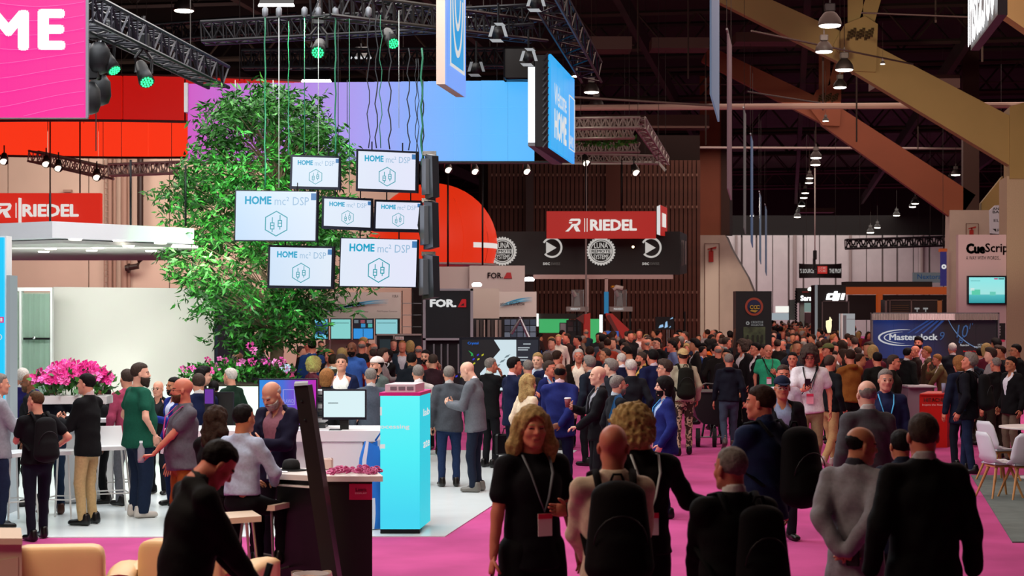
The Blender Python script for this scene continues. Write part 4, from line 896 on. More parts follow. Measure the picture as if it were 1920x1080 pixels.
MB().slab([(x0+.05, Yc2+.03, zc+.036), (x1-.05, Yc2+.03, zc+.036), (x2-.06, Yc2+.6, zc+.036), (x0+.12, Yc2+.6, zc+.036)], (0, 0, .085)).build('case', mat('device_pale', 'd8c8cc', .4), t)
for k in range(3): MB().box((x0+.14+k*.09, Yc2+.028, zc+.08), (.07, .01, .035)).build('vent', mat('vent_grey', '7a7278', .5), t)

# ------------------------------------------------ black info counter, near left
s = 226.0; Y = F/s; t = thing('info_counter', 'black info counter with white worktop and magenta label', 'counter', G(640, s))
wt = mat('counter_top_white', 'dcd4cc', .35); bkc = mat('black_laminate', '08080a', .4)
zt = P(0, 893, Y)[2]; 
MB().slab([P(500, 884, Y+.25)*(1, 1, 0)+(0, 0, zt), P(605, 897, Y)*(1, 1, 0)+(0, 0, zt), P(718, 897, Y)*(1, 1, 0)+(0, 0, zt), P(700, 880, Y+.75)*(1, 1, 0)+(0, 0, zt), P(520, 878, Y+.75)*(1, 1, 0)+(0, 0, zt)], (0, 0, -.045)).build('worktop', wt, t)
MB().slab([P(520, 0, Y+.3)*(1, 1, 0), P(612, 0, Y+.04)*(1, 1, 0), P(698, 0, Y+.04)*(1, 1, 0), P(694, 0, Y+.7)*(1, 1, 0), P(520, 0, Y+.7)*(1, 1, 0)], (0, 0, zt-.046)).build('body', bkc, t)
MB().slab([P(518, 911, Y+.2), P(606, 917, Y-.02), P(606, 914, Y-.02), P(518, 908, Y+.2)], (0, .1, 0)).build('shelf_edge', wt, t)
MB().slab([P(655, 937, Y+.035), P(698, 937, Y+.035), P(698, 907, Y+.035), P(655, 907, Y+.035)], (0, -.006, 0)).build('label_plate', mat('magenta_plate', 'b40c48', .5), t)
ptext('Lawo', 667, 914, 687, 921, Y+.028, mat('plate_print', 'e0a8b8', .6), t, .02); ptext('DISPLAY', 666, 923, 688, 926, Y+.028, mat('plate_print', 'e0a8b8', .6), t, .0)
# black leaning display arm
t = thing('display_stand', 'tall black leaning display stand rising above the counter', 'display stand', G(610, 232))
Yq = F/236
MB().slab([P(612, 1128, Yq), P(640, 1128, Yq), P(577, 722, Yq), P(551, 724, Yq)], (.02, .14, 0)).build('upright', mat('stand_black', '1c1a1a', .35), t)
MB().slab([P(551, 724, Yq-.02), P(577, 722, Yq-.02), P(577, 719, Yq+.1), P(553, 720, Yq+.1)], (0, .02, .02)).build('top_cap', mat('stand_cap', '6a6668', .4), t)
MB().box(G(618, 232, .02), (.5, .35, .03), bev=.01).build('foot', BLACK, t)
for v in (755, 790): MB().lathe(P(566 if v == 755 else 572, v, Yq-.01), [(.0, 0), (.012, .01), (0, .02)], 8).build('screw', DARK, t)
# magenta give-aways on the counter
gm = [mat('wristband_magenta', 'b02468', .6), mat('wristband_pink', 'd86ca0', .6)]
rr = random.Random(3); g = MB().ring((0, 0, 0), .022, .03, (0, 0, .012), (1, 0, 0), (0, 1, 0), n=10)
o = g.build('badge_ring', gm[0]); me1 = o.data; bpy.data.objects.remove(o); o = g.build('badge_ring', gm[1]); me2 = o.data; bpy.data.objects.remove(o)
for i in range(60):
    x = rr.uniform(0, 1); o = bpy.data.objects.new('wristband', me1 if rr.random() < .7 else me2); COL.objects.link(o)
    o.location = (P(612, 0, Y)[0]+x*.42, Y+rr.uniform(.12, .5), zt+.006+rr.uniform(0, .035)*(1-abs(x-.5)*1.4)); o.rotation_euler = (rr.uniform(-.7, .7), rr.uniform(-.7, .7), 0)
    tag(o, 'magenta loop in the heap of give-aways on the info counter', 'give-away', 'heap of magenta loops')
t = tag(MB().box(P(613, 874, Y+.6)*(1, 1, 0)+(0, 0, zt+.05), (.1, .1, .1), bev=.01).build('paper_box', mat('cream_paper', 'e0c8c0', .6)), 'small cream paper box behind the magenta loops', 'box')
t = thing('hat', 'black brimmed hat lying on the info counter', 'hat', (P(546, 0, Y+.5)[0], Y+.5, zt))
c = np.array([P(546, 0, Y+.5)[0], Y+.5, zt+.002]); MB().lathe(c, [(.08, .0), (.075, .06), (.06, .09), (.02, .1)], 18, 1, .8).build('crown', mat('black_felt', '0a0a0c', .8), t, True)
MB().lathe(c, [(.135, .0), (.135, .008), (.07, .012)], 20, 1, .8).build('brim', mat('black_felt', '0a0a0c', .8), t)
t = tag(MB().slab([P(500, 886, Y+.3)*(1, 1, 0)+(0, 0, zt+.003), P(540, 886, Y+.3)*(1, 1, 0)+(0, 0, zt+.003), P(536, 880, Y+.6)*(1, 1, 0)+(0, 0, zt+.003), P(503, 880, Y+.6)*(1, 1, 0)+(0, 0, zt+.003)], (0, 0, .004)).build('paper_sheet', mat('paper', 'f0f0f4', .6)), 'white paper sheet on the info counter by the seated woman', 'paper')
# bin with white liner
t = thing('waste_bin', 'bin with a white plastic liner under the counter', 'waste bin', G(582, 245))
c = G(583, 245); MB().lathe(c, [(.11, 0), (.14, .4), (.13, .4), (.1, .02)], 20).build('bin', mat('bin_grey', '9a8a84', .6), t, True)
V = []; n = 28
for j, (r, z) in enumerate(((.15, .40), (.155, .36), (.15, .3), (.145, .2), (.135, .08))):
    for k in range(n): a = 2*math.pi*k/n; V.append(c+((r+.012*math.sin(a*5+j))*math.cos(a), (r+.012*math.sin(a*5+j))*math.sin(a), z+.012*math.sin(a*3)))
mk('liner', V, [(j*n+k, j*n+(k+1) % n, (j+1)*n+(k+1) % n, (j+1)*n+k) for j in range(4) for k in range(n)], mat('liner_white', 'd8c4b4', .4), t, True)
# bar stool (near)
def bar_stool(lb, c, rz, m, lm, h=.75, sc=1.0, group=None, back=True):
    t = thing('bar_stool', lb, 'stool', c, group); c = np.array(c, float)
    MB().slab([c+(-.2, -.19, h), c+(.2, -.19, h), c+(.21, .17, h-.01), c+(-.21, .17, h-.01)], (0, 0, .045)).build('seat', m, t)
    if back: MB().slab([c+(-.19, .16, h+.02), c+(.19, .16, h+.02), c+(.17, .23, h+.26), c+(-.17, .23, h+.26)], (0, .03, 0)).build('backrest', m, t)
    for sx in (-1, 1):
        for sy in (-1, 1): MB().tube(c+(sx*.15, sy*.13, h), c+(sx*.22, sy*.2, 0), .012, n=7).build('leg', lm, t)
    MB().path([c+(x*.2, y*.18, .25) for x, y in ((-1, -1), (1, -1), (1, 1), (-1, 1), (-1, -1))], .009, 6).build('footrest', lm, t)
    t.rotation_euler = (0, 0, rz); return t
cream = mat('cream_shell', 'e0ccb4', .4)
bar_stool('cream bar stool with thin metal legs under the woman in white shirt', G(500, 222), 1.2, cream, mat('stool_metal', 'b8b0a8', .3, .9))
bar_stool('cream bar stool partly hidden by the hunched man in black', G(437, 236), 1.9, cream, mat('stool_metal', 'b8b0a8', .3, .9))
for k, (u, s_, lb) in enumerate(((207, 158, 'white wire bar stool between the dark suit and the green shirt'), (118, 163, 'white bar chair behind the bald man with backpack'), (25, 165, 'white stool beside the cyan display tower'), (222, 148, 'white wire bar stool farther back by the bar table'))):
    bar_stool(lb, G(u, s_, .012), .4+k, mat('white_shell', 'e8eaea', .4), mat('white_wire', 'd0d0cc', .4), h=.76, back=k != 2)
# beige armchairs
leather = mat('beige_leather', 'e8c08c', .5, var=.05, vscale=3, bump=.1)
def armchair(lb, c, rz, w=.95):
    t = thing('armchair', lb, 'armchair', c, 'beige leather armchairs'); c = np.array(c, float)
    def rb(cx, cy, cz, dx, dy, dz, b):
        m = MB().sq(c+(cx, cy, cz), (dx, dy, dz), .22, 28, 12); return type('o', (), dict(build=lambda s_, n_, mm, tt: m.build(n_, mm, tt, True)))()
    o = rb(0, .36, .46, w*.66, .2, .72, .05).build('backrest', leather, t)
    for sx in (-1, 1):
        b = MB(); V = []; n = 10
        for j in range(7):
            y = -.35+.7*j/6; zt_ = .63-.02*(j-3)**2/9
            for k in range(12):
                a = 2*math.pi*k/12; V.append(c+(sx*w*.43+.095*max(-1, min(1, 1.25*math.cos(a))), y, (zt_-.06+.06*math.sin(a)) if math.sin(a) > 0 else (.33+.28*math.sin(a)*1.1 if math.sin(a) < -.3 else .5)))
        Fc = [(j*12+k, j*12+(k+1) % 12, (j+1)*12+(k+1) % 12, (j+1)*12+k) for j in range(6) for k in range(12)]+[tuple(range(12)), tuple(range(83, 71, -1))]
        mk('armrest', V, Fc, leather, t, True)
    rb(0, -.03, .32, w*.68, .62, .2, .05).build('seat_cushion', leather, t); rb(0, 0, .15, w*.9, .7, .16, .03).build('base', leather, t)
    for k in range(4): MB().lathe(c+(-.2+k*.13, .253, .58), [(.0, 0), (.014, .006), (0, .012)], 8).build('button', mat('button_leather', 'b88850', .6), t)
    for sx in (-1, 1):
        for sy in (-1, 1): MB().tube(c+(sx*.36, sy*.28, .08), c+(sx*.36, sy*.28, 0), .02, n=6).build('leg', BLACK, t)
    t.rotation_euler = (0, 0, rz); return t
armchair('beige armchair between the pale cabinet and its twin', G(125, 268), math.pi+.12, .92)
armchair('beige armchair half hidden behind the man in black', G(375, 262), math.pi-.15, .92)
t = thing('cabinet', 'pale beige cabinet corner at the lower left', 'cabinet', G(-10, 290)); Y = F/290
cb_ = mat('pale_wood', 'c0a890', .6)
MB().slab([P(-200, 0, Y)*(1, 1, 0), P(41, 0, Y)*(1, 1, 0), P(38, 0, Y+.5)*(1, 1, 0), P(-200, 0, Y+.5)*(1, 1, 0)], (0, 0, .90)).build('body', cb_, t)
MB().slab([P(-200, 0, Y-.03)*(1, 1, 0)+(0, 0, .9), P(42, 0, Y-.03)*(1, 1, 0)+(0, 0, .9), P(39, 0, Y+.52)*(1, 1, 0)+(0, 0, .9), P(-200, 0, Y+.52)*(1, 1, 0)+(0, 0, .9)], (0, 0, .04)).build('top', cb_, t)
MB().slab([P(-60, 1120, Y-.01), P(34, 1120, Y-.01), P(34, 1045, Y-.01), P(-60, 1060, Y-.01)], (0, .01, 0)).build('door', mat('pale_wood_door', 'b49c84', .6), t)

# ================================================ CENTRE BOOTHS
gw = mat('grey_header', 'b4aaa4', .6)
def swoosh(parent, u0, v0, u1, v1, Y, col='2c88b4'):
    for k in range(3):
        pts = [(u0+(u1-u0)*q, v0+(v1-v0)*(math.sin(q*1.5+k*.1)/1.0)+k*3, (1-abs(q-.5)*2)*3.0+.3) for q in np.linspace(0, 1, 14)]
        V = []
        for u, v, w in pts: V += [P(u, v-w/2, Y), P(u, v+w/2, Y)]
        mk('swoosh', V, [(2*i, 2*i+1, 2*i+3, 2*i+2) for i in range(13)], mat('swoosh'+col+str(k), ('2c88b4', '7cb4cc', '58a0c0')[k], .6), parent)
t = sign_box('booth_header', 'pale header above four small screens with Automation Workflow text', 'sign', 583, 548, 751, 597, 46, .2, gw)
swoosh(t, 600, 588, 728, 562, 45.95); ptext('Automation Workflow', 612, 567, 684, 576, 45.9, mat('text_grey', '3a3c44', .6), t, .02); ptext('FOR.A', 736, 553, 747, 558, 45.9, mat('text_grey', '3a3c44', .6), t, .03)
for u0, u1, tx in ((598, 610, 'Playout'), (622, 658, 'Scheduling Manager'), (673, 691, 'MXF Viewer'), (707, 745, 'Multi Purpose Converter')): ptext(tx, u0, 582, u1, 586, 45.9, mat('text_grey', '3a3c44', .6), t, .0)
for k, (u0, u1, v1, c1, lb) in enumerate(((588, 616, 637, '6cd0e8', 'cyan'), (619, 659, 637, '8cdcd8', 'pale green'), (661, 701, 637, '2c98e8', 'strong blue'), (703, 747, 628, '90d4dc', 'pale cyan'))):
    t = thing('wall_monitor', ('leftmost small monitor of the row under the pale header, with dark blue window', 'second small monitor of the row, plain pale green', 'third small monitor of the row, with two blue tiles', 'rightmost small monitor of the row, pale cyan')[k], 'monitor', P((u0+u1)/2, v1, 45.8), 'row of four small monitors')
    prect(u0, 597, u1, v1, 45.8, .1).build('housing', bez, t); prect(u0+2, 599, u1-2, v1-2, 45.79, .005).build('screen', mat('scr'+c1, c1, emit=.85), t)
    if k == 0: prect(592, 605, 613, 627, 45.78, .004).build('screen_window', mat('scr_navy', '1c4a94', emit=.6), t)
    if k == 2:
        prect(663, 599, 699, 616, 45.78, .004).build('screen_window', mat('scr_dark', '101828', emit=.5), t); prect(680.5, 617, 681.5, 635, 45.78, .004).build('screen_gap', mat('scr_dark', '101828', emit=.5), t)
        for q in ((677, 607, 685, 614, '30a0e0'), (690, 607, 698, 614, '50c8c0'), (664, 600, 672, 606, '708088'), (676, 600, 684, 606, 'a05060'), (688, 600, 698, 606, '7890a0')): prect(*q[:4], 45.775, .003).build('screen_window', mat('scr'+q[4], q[4], emit=.7), t)
    if k in (1, 3): prect(u0+4, 605, u1-5, 606.3, 45.78, .003).build('screen_line', mat('scr_line', '5a9a9c', emit=.5), t)
t = thing('demo_wall', 'beige demo wall panel under the row of small monitors', 'booth wall', P(650, 690, 46)); prect(610, 637, 690, 700, 46.2, .2).build('panel', mat('beige_panel', '8c7c6c', .6), t); prect(617, 637, 620, 690, 46.1, .1).build('post', mat('pale_post', 'b8b4a4', .6), t)
t = thing('equipment_rack', 'black equipment cabinet with grey frame behind the cyan column', 'rack', P(745, 700, 46)*(1, 1, 0))
prect(703, 626, 790, 700, 45.6, .5).build('body', mat('rack_black', '0c0c10', .5), t)
for q in ((703, 626, 790, 629), (703, 626, 706, 700), (737, 629, 740, 700)): prect(*q, 45.55, .06).build('frame', mat('rack_frame', '8a807c', .5), t)
prect(741, 631, 757, 637, 45.5, .02).build('label_plate', mat('label_pale', 'c8c0bc', .6), t); ptext('FOR.A', 743, 632, 755, 636, 45.48, mat('red_text', 'b81c20', .6), t, .03)
prect(712, 636, 732, 655, 45.5, .02).build('small_screen', mat('dim_screen', '1c3c44', emit=.4), t)
t = thing('rigging_frame', 'dark open metal frame between pale header and black cube', 'frame', P(770, 640, 46)); 
for u in (753, 773, 790): prect(u, 545, u+1.5, 640, 46.3, .06).build('post', DARK, t)
for v in (568, 590, 612): prect(753, v, 791, v+1.2, 46.3, .06).build('rail', GREYM, t)
t = thing('display_cube', 'black cube with pale edges and white and red lettering', 'display', P(840, 640, 42)); 
prect(799, 545, 882, 634, 42, 1.6).build('body', mat('cube_navy', '0c1018', .4), t)
for q in ((793, 541, 887, 545), (793, 541, 798, 720), (882, 541, 887, 634), (793, 634, 887, 638)): prect(*q, 41.95, .1).build('edge', mat('edge_grey', 'a8aeb4', .4), t)
prect(799, 638, 1005, 735, 42.3, .8).build('base_cabinet', mat('cube_base', '0e0f12', .5), t)
for u in (812, 826, 838, 858): prect(u, 645, u+3, 700, 42.2, .05).build('base_post', GREYM, t)
ptext('FOR.', 806, 561, 856, 576, 41.9, WHITEP, t, .12); MB().slab([P(858, 576, 41.9), P(874, 576, 41.9), P(874, 561, 41.9), P(866, 561, 41.9)], (0, .02, 0)).build('letter', mat('red_letter', 'd81c24', emit=.5), t)
MB().slab([P(863, 573, 41.88), P(870, 573, 41.88), P(870, 568, 41.88)], (0, .01, 0)).build('letter_hole', mat('cube_navy', '0c1018', .4), t)
t = sign_box('booth_header', 'tall grey header with small black and red lettering under the dome', 'sign', 880, 498, 984, 548, 55, .3, gw)
prect(816, 500, 880, 545, 55.3, .2).build('side_panel', gw, t)
ptext('FOR.', 914, 511, 943, 522, 54.95, mat('text_black', '1c1a1c', .6), t, .05); MB().slab([P(944, 522, 54.95), P(960, 522, 54.95), P(958, 511, 54.95), P(950, 511, 54.95)], (0, .02, 0)).build('letter', mat('red_letter_d', 'a01c20', .6), t)
t = tag(MB().lathe(P(894, 537, 54), [(.14, 0), (.16, .07), (.1, .12)], 14).build('booth_lamp', work), 'round white light glowing above the black cube', 'lamp')
t = sign_box('booth_header', 'small grey header with blue swoosh right of the black cube', 'sign', 934, 547, 1006, 594, 50, .2, gw); swoosh(t, 938, 572, 998, 558, 49.95); ptext('ation Workflow', 938, 566, 984, 573, 49.9, mat('text_grey', '3a3c44', .6), t, .02)
t = sign_box('exhibit_panel', 'blank beige panel between black cube and blue swoosh header', 'panel', 887, 541, 936, 597, 46, .2, mat('beige_panel_b', 'a89c92', .6))
t = thing('video_wall', 'dark wall of small multi-view screens under the swoosh header', 'screens', P(975, 632, 49)); prect(884, 597, 1006, 636, 49.2, .1).build('frame', BLACK, t)
rr = random.Random(8)
for i in range(5):
    for j in range(3):
        u0 = 946+i*12; cc = rr.choice(['2c3c50', '50586c', '283040', '6c7484', '1c2c3c']); prect(u0, 599+j*12, u0+10.5, 609.5+j*12, 49.15, .02).build('screen', mat('mv'+cc, cc, emit=.6), t)
for i in range(7): prect(893+i*7, 600, 898+i*7, 634, 49.1, .04).build('hanging_strip', mat('strip%d' % (i % 3), ('5c5450', '2c2826', '8a7c74')[i % 3], .5), t)
t = thing('light_stand', 'silver folding stand leaning before the dark screens', 'stand', P(975, 634, 47.5))
for a, b in (((958, 626), (978, 594)), ((992, 634), (974, 594))): MB().tube(P(*a, 47.5), P(*b, 47.5), .05, .035, 8).build('leg', GREYM, t)
# crystal board
t = thing('demo_screen', 'big dark demo screen with green and yellow blocks and white area', 'screen', P(935, 740, 33)); Yk = 33.0
prect(861, 632, 1012, 735, Yk, .12).build('housing', bez, t); prect(866, 637, 1009, 732, Yk-.005, .004).build('screen', mat('scr_black', '0e1016', emit=.6), t)
MB().slab([P(926, 637, Yk-.01), P(968, 637, Yk-.01), P(968, 732, Yk-.01), P(905, 732, Yk-.01), P(900, 700, Yk-.01), P(938, 656, Yk-.01)], (0, .004, 0)).build('screen_window', mat('scr_white', 'd4e8f0', emit=.9), t)
prect(969, 637, 1009, 732, Yk-.01, .004).build('screen_window', mat('scr_slate', '16202e', emit=.8), t)
ptext('Crystal', 877, 641, 897, 647, Yk-.012, mat('scr_blue_text', '2c7cf0', emit=.9), t, .02)
for i in range(6):
    u, v = 903-i*8, 665+i*8
    for k, (cc, du) in enumerate((('d8d82c', 0), ('3c38e0', -9), ('30c060', -20 if i < 4 else 8))):
        if i % 2 == 0 or k != 2: MB().slab([P(u+du, v+3, Yk-.012), P(u+du+4, v+1, Yk-.012), P(u+du+4, v-2, Yk-.012), P(u+du, v, Yk-.012)], (0, .003, 0)).build('screen_block', mat('blk'+cc, cc, emit=.7), t)
MB().slab([P(886, 662, Yk-.012), P(888, 669, Yk-.012), P(878, 657, Yk-.012)], (0, .003, 0)).build('screen_block', mat('blk30c060', '30c060', emit=.7), t); 
for i in range(4): MB().slab([P(945-i*9, 672+i*9, Yk-.014), P(953-i*9, 669+i*9, Yk-.014), P(957-i*9, 664+i*9, Yk-.014), P(949-i*9, 667+i*9, Yk-.014)], (0, .003, 0)).build('screen_block', mat('blk8aa', '7c949c', emit=.7), t)
for i, (v, w) in enumerate(((644, 14), (651, 22), (655, 19), (669, 19), (674, 18))): prect(981 if i == 0 else 971, v, (981 if i == 0 else 971)+w, v+2, Yk-.012, .003).build('screen_line', mat('scr_textline', 'c8d4dc', emit=.7), t)
# green studio corner
gs = mat('chroma_green', '4cd47c', .5, emit=.6)
t = thing('green_screen', 'bright chroma green wall left of the red arrow', 'green screen', P(1040, 650, 66)); prect(1011, 598, 1066, 624, 66, .1).build('panel', gs, t); prect(1009, 588, 1100, 598, 66, .2).build('lintel', mat('dark_green_grey', '3c4038', .6), t); prect(1006, 588, 1010, 612, 65.9, .1).build('light_strip', mat('strip_white', 'f0f4f0', emit=1.2), t)
t = thing('green_screen', 'narrow chroma green wall right of the red arrow', 'green screen', P(1116, 650, 66)); prect(1106, 598, 1126, 650, 66, .1).build('panel', gs, t); prect(1124, 590, 1130, 650, 65.9, .1).build('light_strip', mat('strip_white', 'f0f4f0', emit=1.2), t)
t = thing('brown_counter', 'reddish brown counter below the green wall', 'counter', P(1040, 690, 65)*(1, 1, 0)); prect(1018, 625, 1075, 690, 65, .5).build('body', mat('red_brown', '5c2c1c', .6), t)
t = thing('notice_board', 'dark notice board with picture tiles beside the red arrow', 'board', P(1077, 690, 62)*(1, 1, 0)); prect(1062, 600, 1090, 650, 62, .2).build('panel', mat('board_dark', '16181c', .5), t); prect(1049, 605, 1062, 625, 62, .1).build('frame', BLACK, t); prect(1050.5, 606.5, 1061, 624, 61.98, .02).build('paper', mat('paper_grey', '9aa0a4', .6), t)
for i in range(4): prect(1065+(i % 2)*12, 603+(i//2)*10, 1074+(i % 2)*12, 611+(i//2)*10, 61.97, .02).build('tile', mat('tile%d' % i, ('402830', '283c44', '50484c', '20343c')[i], .5), t)
ar = mat('arrow_red', 'd81c10', .5, emit=.35); ar2 = mat('arrow_red_dark', '9c2014', .5, emit=.2)
t = thing('arrow_sculpture', 'tall red arrow-shaped upright in front of the green wall', 'sculpture', P(1100, 645, 60))
MB().slab([P(1095, 642, 60), P(1107, 642, 60), P(1107, 587, 60), P(1095, 590, 60)], (0, .5, 0)).build('upright', ar, t); MB().slab([P(1081, 597, 60), P(1096, 608, 60), P(1096, 588, 60)], (0, .5, 0)).build('point', ar2, t)
t = thing('arrow_sculpture', 'slanting red beam coming down beside the blue poster', 'sculpture', P(1160, 640, 60))
MB().slab([P(1137, 592, 60), P(1165, 640, 60), P(1180, 618, 60), P(1148, 588, 60), P(1137, 587, 60)], (0, .5, 0)).build('beam', ar, t); MB().slab([P(1137, 592, 59.9), P(1162, 640, 59.9), P(1168, 636, 59.9), P(1143, 590, 59.9)], (0, .1, 0)).build('edge', ar2, t)
t = sign_box('poster', 'blue street-picture poster standing behind the crowd', 'poster', 1133, 621, 1160, 652, 58, .1, mat('poster_blue', '2c6cd0', emit=.5))
for i in range(5): prect(1135+i*4.4, 627+(i % 3)*3, 1138+i*4.4, 650, 57.98, .02).build('printed_tower', mat('tower_blue', '12305c', emit=.3), t)
prect(1133, 547, 1141, 588, 61, .1).build('banner', mat('poster_blue2', '1c90c8', emit=.5), thing('blue_banner', 'narrow blue banner hanging on the pale post', 'banner', P(1137, 588, 61)))
for u0, u1, lb, tx, w in ((1062, 1103, 'showcase left one, holding dark metal figure on grey label shelf', 'PERFECT', 1072), (1143, 1186, 'showcase right one, holding grey device and gold-tipped arm', 'MAVERIC', 1152)):
    t = thing('showcase', lb, 'showcase', P((u0+u1)/2, 584, 61)); prect(u0, 575, u1, 584, 61, .5).build('label_shelf', mat('shelf_grey', '8a8480', .5), t); ptext(tx, u0+8, 577.5, u0+26, 581.5, 60.96, WHITEP, t, .02)
    for u in (w, w+22): prect(u, 543, u+.8, 575, 61, .02).build('post', GREYM, t)
    prect(w, 543, w+22, 575, 61.02, .01).build('glass_pane', mat('clear_glass', 'c0c8c8', .05, alpha=.12), t)
    dvc = mat('device_grey', '6c6c6c', .4, .5)
    MB().slab([P(w+4, 574, 61.2), P(w+16, 574, 61.2), P(w+14, 550, 61.2), P(w+7, 548, 61.2)], (0, .15, 0)).build('device', dvc, t); MB().tube(P(w+8, 556, 61.1), P(w+2, 545, 61.1), .06, n=8).build('arm', mat('silver_arm', 'c0b8b0', .3, .8), t)
    if u0 > 1100: MB().path([P(w-2, 543, 61), P(w+4, 538, 61), P(w+16, 541, 61)], .08, 8).build('robot_arm', mat('pale_arm', 'd0c8c0', .4), t, True); MB().lathe(P(w-3, 541, 61), [(.0, 0), (.08, .03), (.08, .09), (0, .12)], 10).build('gold_tip', mat('gold', 'c89030', .3, .8), t, True)
t = thing('standing_screen', 'black screen on a twin post showing small bright blue shapes', 'screen', P(1255, 650, 66)); prect(1229, 594, 1264, 618, 66, .1).build('screen', mat('scr_blk2', '08080c', emit=.3), t); 
for q in ((1235, 608, 1244, 615), (1246, 602, 1252, 615), (1254, 611, 1258, 615), (1256, 595, 1262, 599)): MB().slab([P(q[0], q[3], 65.97), P(q[2], q[3]-2, 65.97), P(q[2]-1, q[1], 65.97), P(q[0]+2, q[1]+2, 65.97)], (0, .01, 0)).build('screen_shape', mat('scr_ice', '9cc8f0', emit=.9), t)
for u in (1250, 1254): prect(u, 618, u+1.2, 650, 66, .05).build('post', GREYM, t)

# ================================================ RIGHT HALF BOOTHS
Yk = F/85; t = thing('banner_tower', 'tall black banner tower with orange ring emblem', 'banner', G(1414, 85))
prect(1380, 546, 1447, 789, Yk, .5).build('panel', mat('banner_black', '0e0e12', .5), t)
c = P(1414, 575, Yk-.01); px = Yk/F
MB().ring(c, 13*px, 17*px, (0, .01, 0), n=40).build('ring_emblem', mat('ring_orange', 'd0401c', .6, emit=.25), t)
MB().path([c, c+(0, -.004, 0)], 12.8*px, 24, up=(0, 0, 1)).build('emblem_field', mat('emblem_dark', '10183a', .6), t)
ye = mat('emblem_gold', 'd89a28', .6, emit=.3)
for q in ((-7, -4, -2, 6), (0, -5, 3, 7), (5, -4, 9, 5)): MB().ring(c+(q[0]*px+.03, -.02, q[1]*px*.2), 2.2*px, 3.8*px, (0, .01, 0), n=14, a0=30, a1=330).build('emblem_letter', ye, t)
MB().slab([c+(-8*px, -.02, -8*px), c+(2*px, -.02, -11*px), c+(7*px, -.02, -7*px), c+(-5*px, -.02, -6*px)], (0, .01, 0)).build('emblem_letter', ye, t)
ptext('CREATIVE', 1408, 602, 1431, 606, Yk-.01, mat('print_white', 'c8c8c8', .6, emit=.3), t, .03); ptext('COLLECTOR', 1408, 607, 1431, 611, Yk-.01, mat('print_white', 'c8c8c8', .6, emit=.3), t, .03)
MB().ring(P(1402, 606, Yk-.01), 1.5*px, 3.5*px, (0, .01, 0), n=12).build('small_logo', mat('print_white', 'c8c8c8', .6, emit=.3), t)
prect(1394, 613, 1435, 645, Yk-.01, .02).build('photo_print', mat('photo_green', '39432c', .6, var=.6, vscale=6), t)
for u in (1402, 1412, 1421, 1429): MB().slab([P(u-2, 642, Yk-.03), P(u+2, 642, Yk-.03), P(u+1.5, 628, Yk-.03), P(u-1.5, 628, Yk-.03)], (0, .01, 0)).build('printed_figure', mat('photo_dark', '16180f', .6), t)
t = tag(MB().tube(P(1372, 652, Yk-.4), P(1378, 616, Yk-.4), .02, n=6).build('wooden_pole', mat('pole_brown', '5a3420', .6)), 'thin brown pole leaning beside the black banner tower', 'pole')
# camera store sign
t = thing('hanging_sign', 'curved black sign with red emblem hanging over the aisle', 'sign', P(1538, 522, 92)); n = 14; V = []
for i in range(n+1):
    u = 1498+80*i/n; q = (i/n-.5)*2
    for v in (495-abs(q)*1.0+ (1-q*q)*1.2, 521+abs(q)*.6): V.append(P(u, v, 92+.5*q*q))
for i in range(n+1):
    u = 1498+80*i/n; q = (i/n-.5)*2
    for v in (495, 521): V.append(P(u, v, 92.3+.5*q*q))
m_ = 2*(n+1)
mk('panel', V, [(2*i, 2*i+2, 2*i+3, 2*i+1) for i in range(n)]+[(m_+2*i, m_+2*i+1, m_+2*i+3, m_+2*i+2) for i in range(n)]+[(2*i, m_+2*i, m_+2*i+2, 2*i+2) for i in range(n)]+[(2*i+1, 2*i+3, m_+2*i+3, m_+2*i+1) for i in range(n)], mat('sign_black', '120c0c', .5), t)
prect(1533, 499, 1551, 513, 91.9, .03).build('emblem', mat('emblem_red', 'd82a24', .5, emit=.6), t); prect(1535, 500.5, 1549, 510, 91.86, .02).build('emblem_field', mat('emblem_pale', 'f0a8a0', .5, emit=.5), t); ptext('BH', 1536, 501, 1548, 509.5, 91.83, mat('emblem_red', 'd82a24', .5, emit=.6), t, .06)
gry = mat('sign_lettering', 'c8c4c0', .6, emit=.8); ptext("'S SOURCE", 1500, 504, 1526, 512, 91.88, gry, t, .03); ptext('THE PROF', 1555, 504, 1577, 512, 91.9, gry, t, .03)
t = thing('chain_hoist', 'black chain hoist hanging above the curved black sign', 'hoist', P(1528, 500, 90)); c = P(1528, 478, 90); MB().box(c, (.18, .2, .5), bev=.03).build('motor', BLACK, t); MB().path([P(1526, 500, 90), P(1525, 505, 90), P(1531, 507, 90)], .05, 6).build('hook', BLACK, t); prect(1524.5, 485, 1529.5, 506, 90.1, .1).build('chain_bag', BLACK, t); cable(1528, 315, 472, 90, mat('hoist_cable', 'c0b8b0', .5), .03, par=t)
t = thing('exhibition_stand', 'black booth front with white lettering under a small bright lamp', 'booth', P(1510, 620, 105)); prect(1494, 540, 1532, 568, 105, .5).build('header', mat('header_black', '181416', .5), t); ptext('Saram', 1501, 554, 1532, 564, 104.9, mat('logo_glow', 'ffffff', emit=2.0), t, .08); prect(1504, 546, 1516, 549, 104.9, .05).build('red_mark', mat('dim_red', '8c2028', .5), t)
MB().lathe(P(1519, 545, 104), [(.12, 0), (.15, .1), (.05, .2)], 10).build('lamp', mat('greenish_lamp', 'e8f8dc', emit=5), t)
prect(1508, 568, 1532, 585, 105.4, .2).build('panel', mat('pale_teal', 'b8d8d0', .6, emit=.35), t); prect(1500, 568, 1508, 640, 105.2, .3).build('post', mat('pale_teal2', 'a8b8b0', .6), t); prect(1510, 586, 1532, 640, 105.2, .3).build('door', mat('mauve_door', '6c5058', .5), t)
zz = MB()
for k in range(12): zz.tube(P(1491, 545+k*5, 105), P(1494, 550+k*5, 105), .05, n=4)
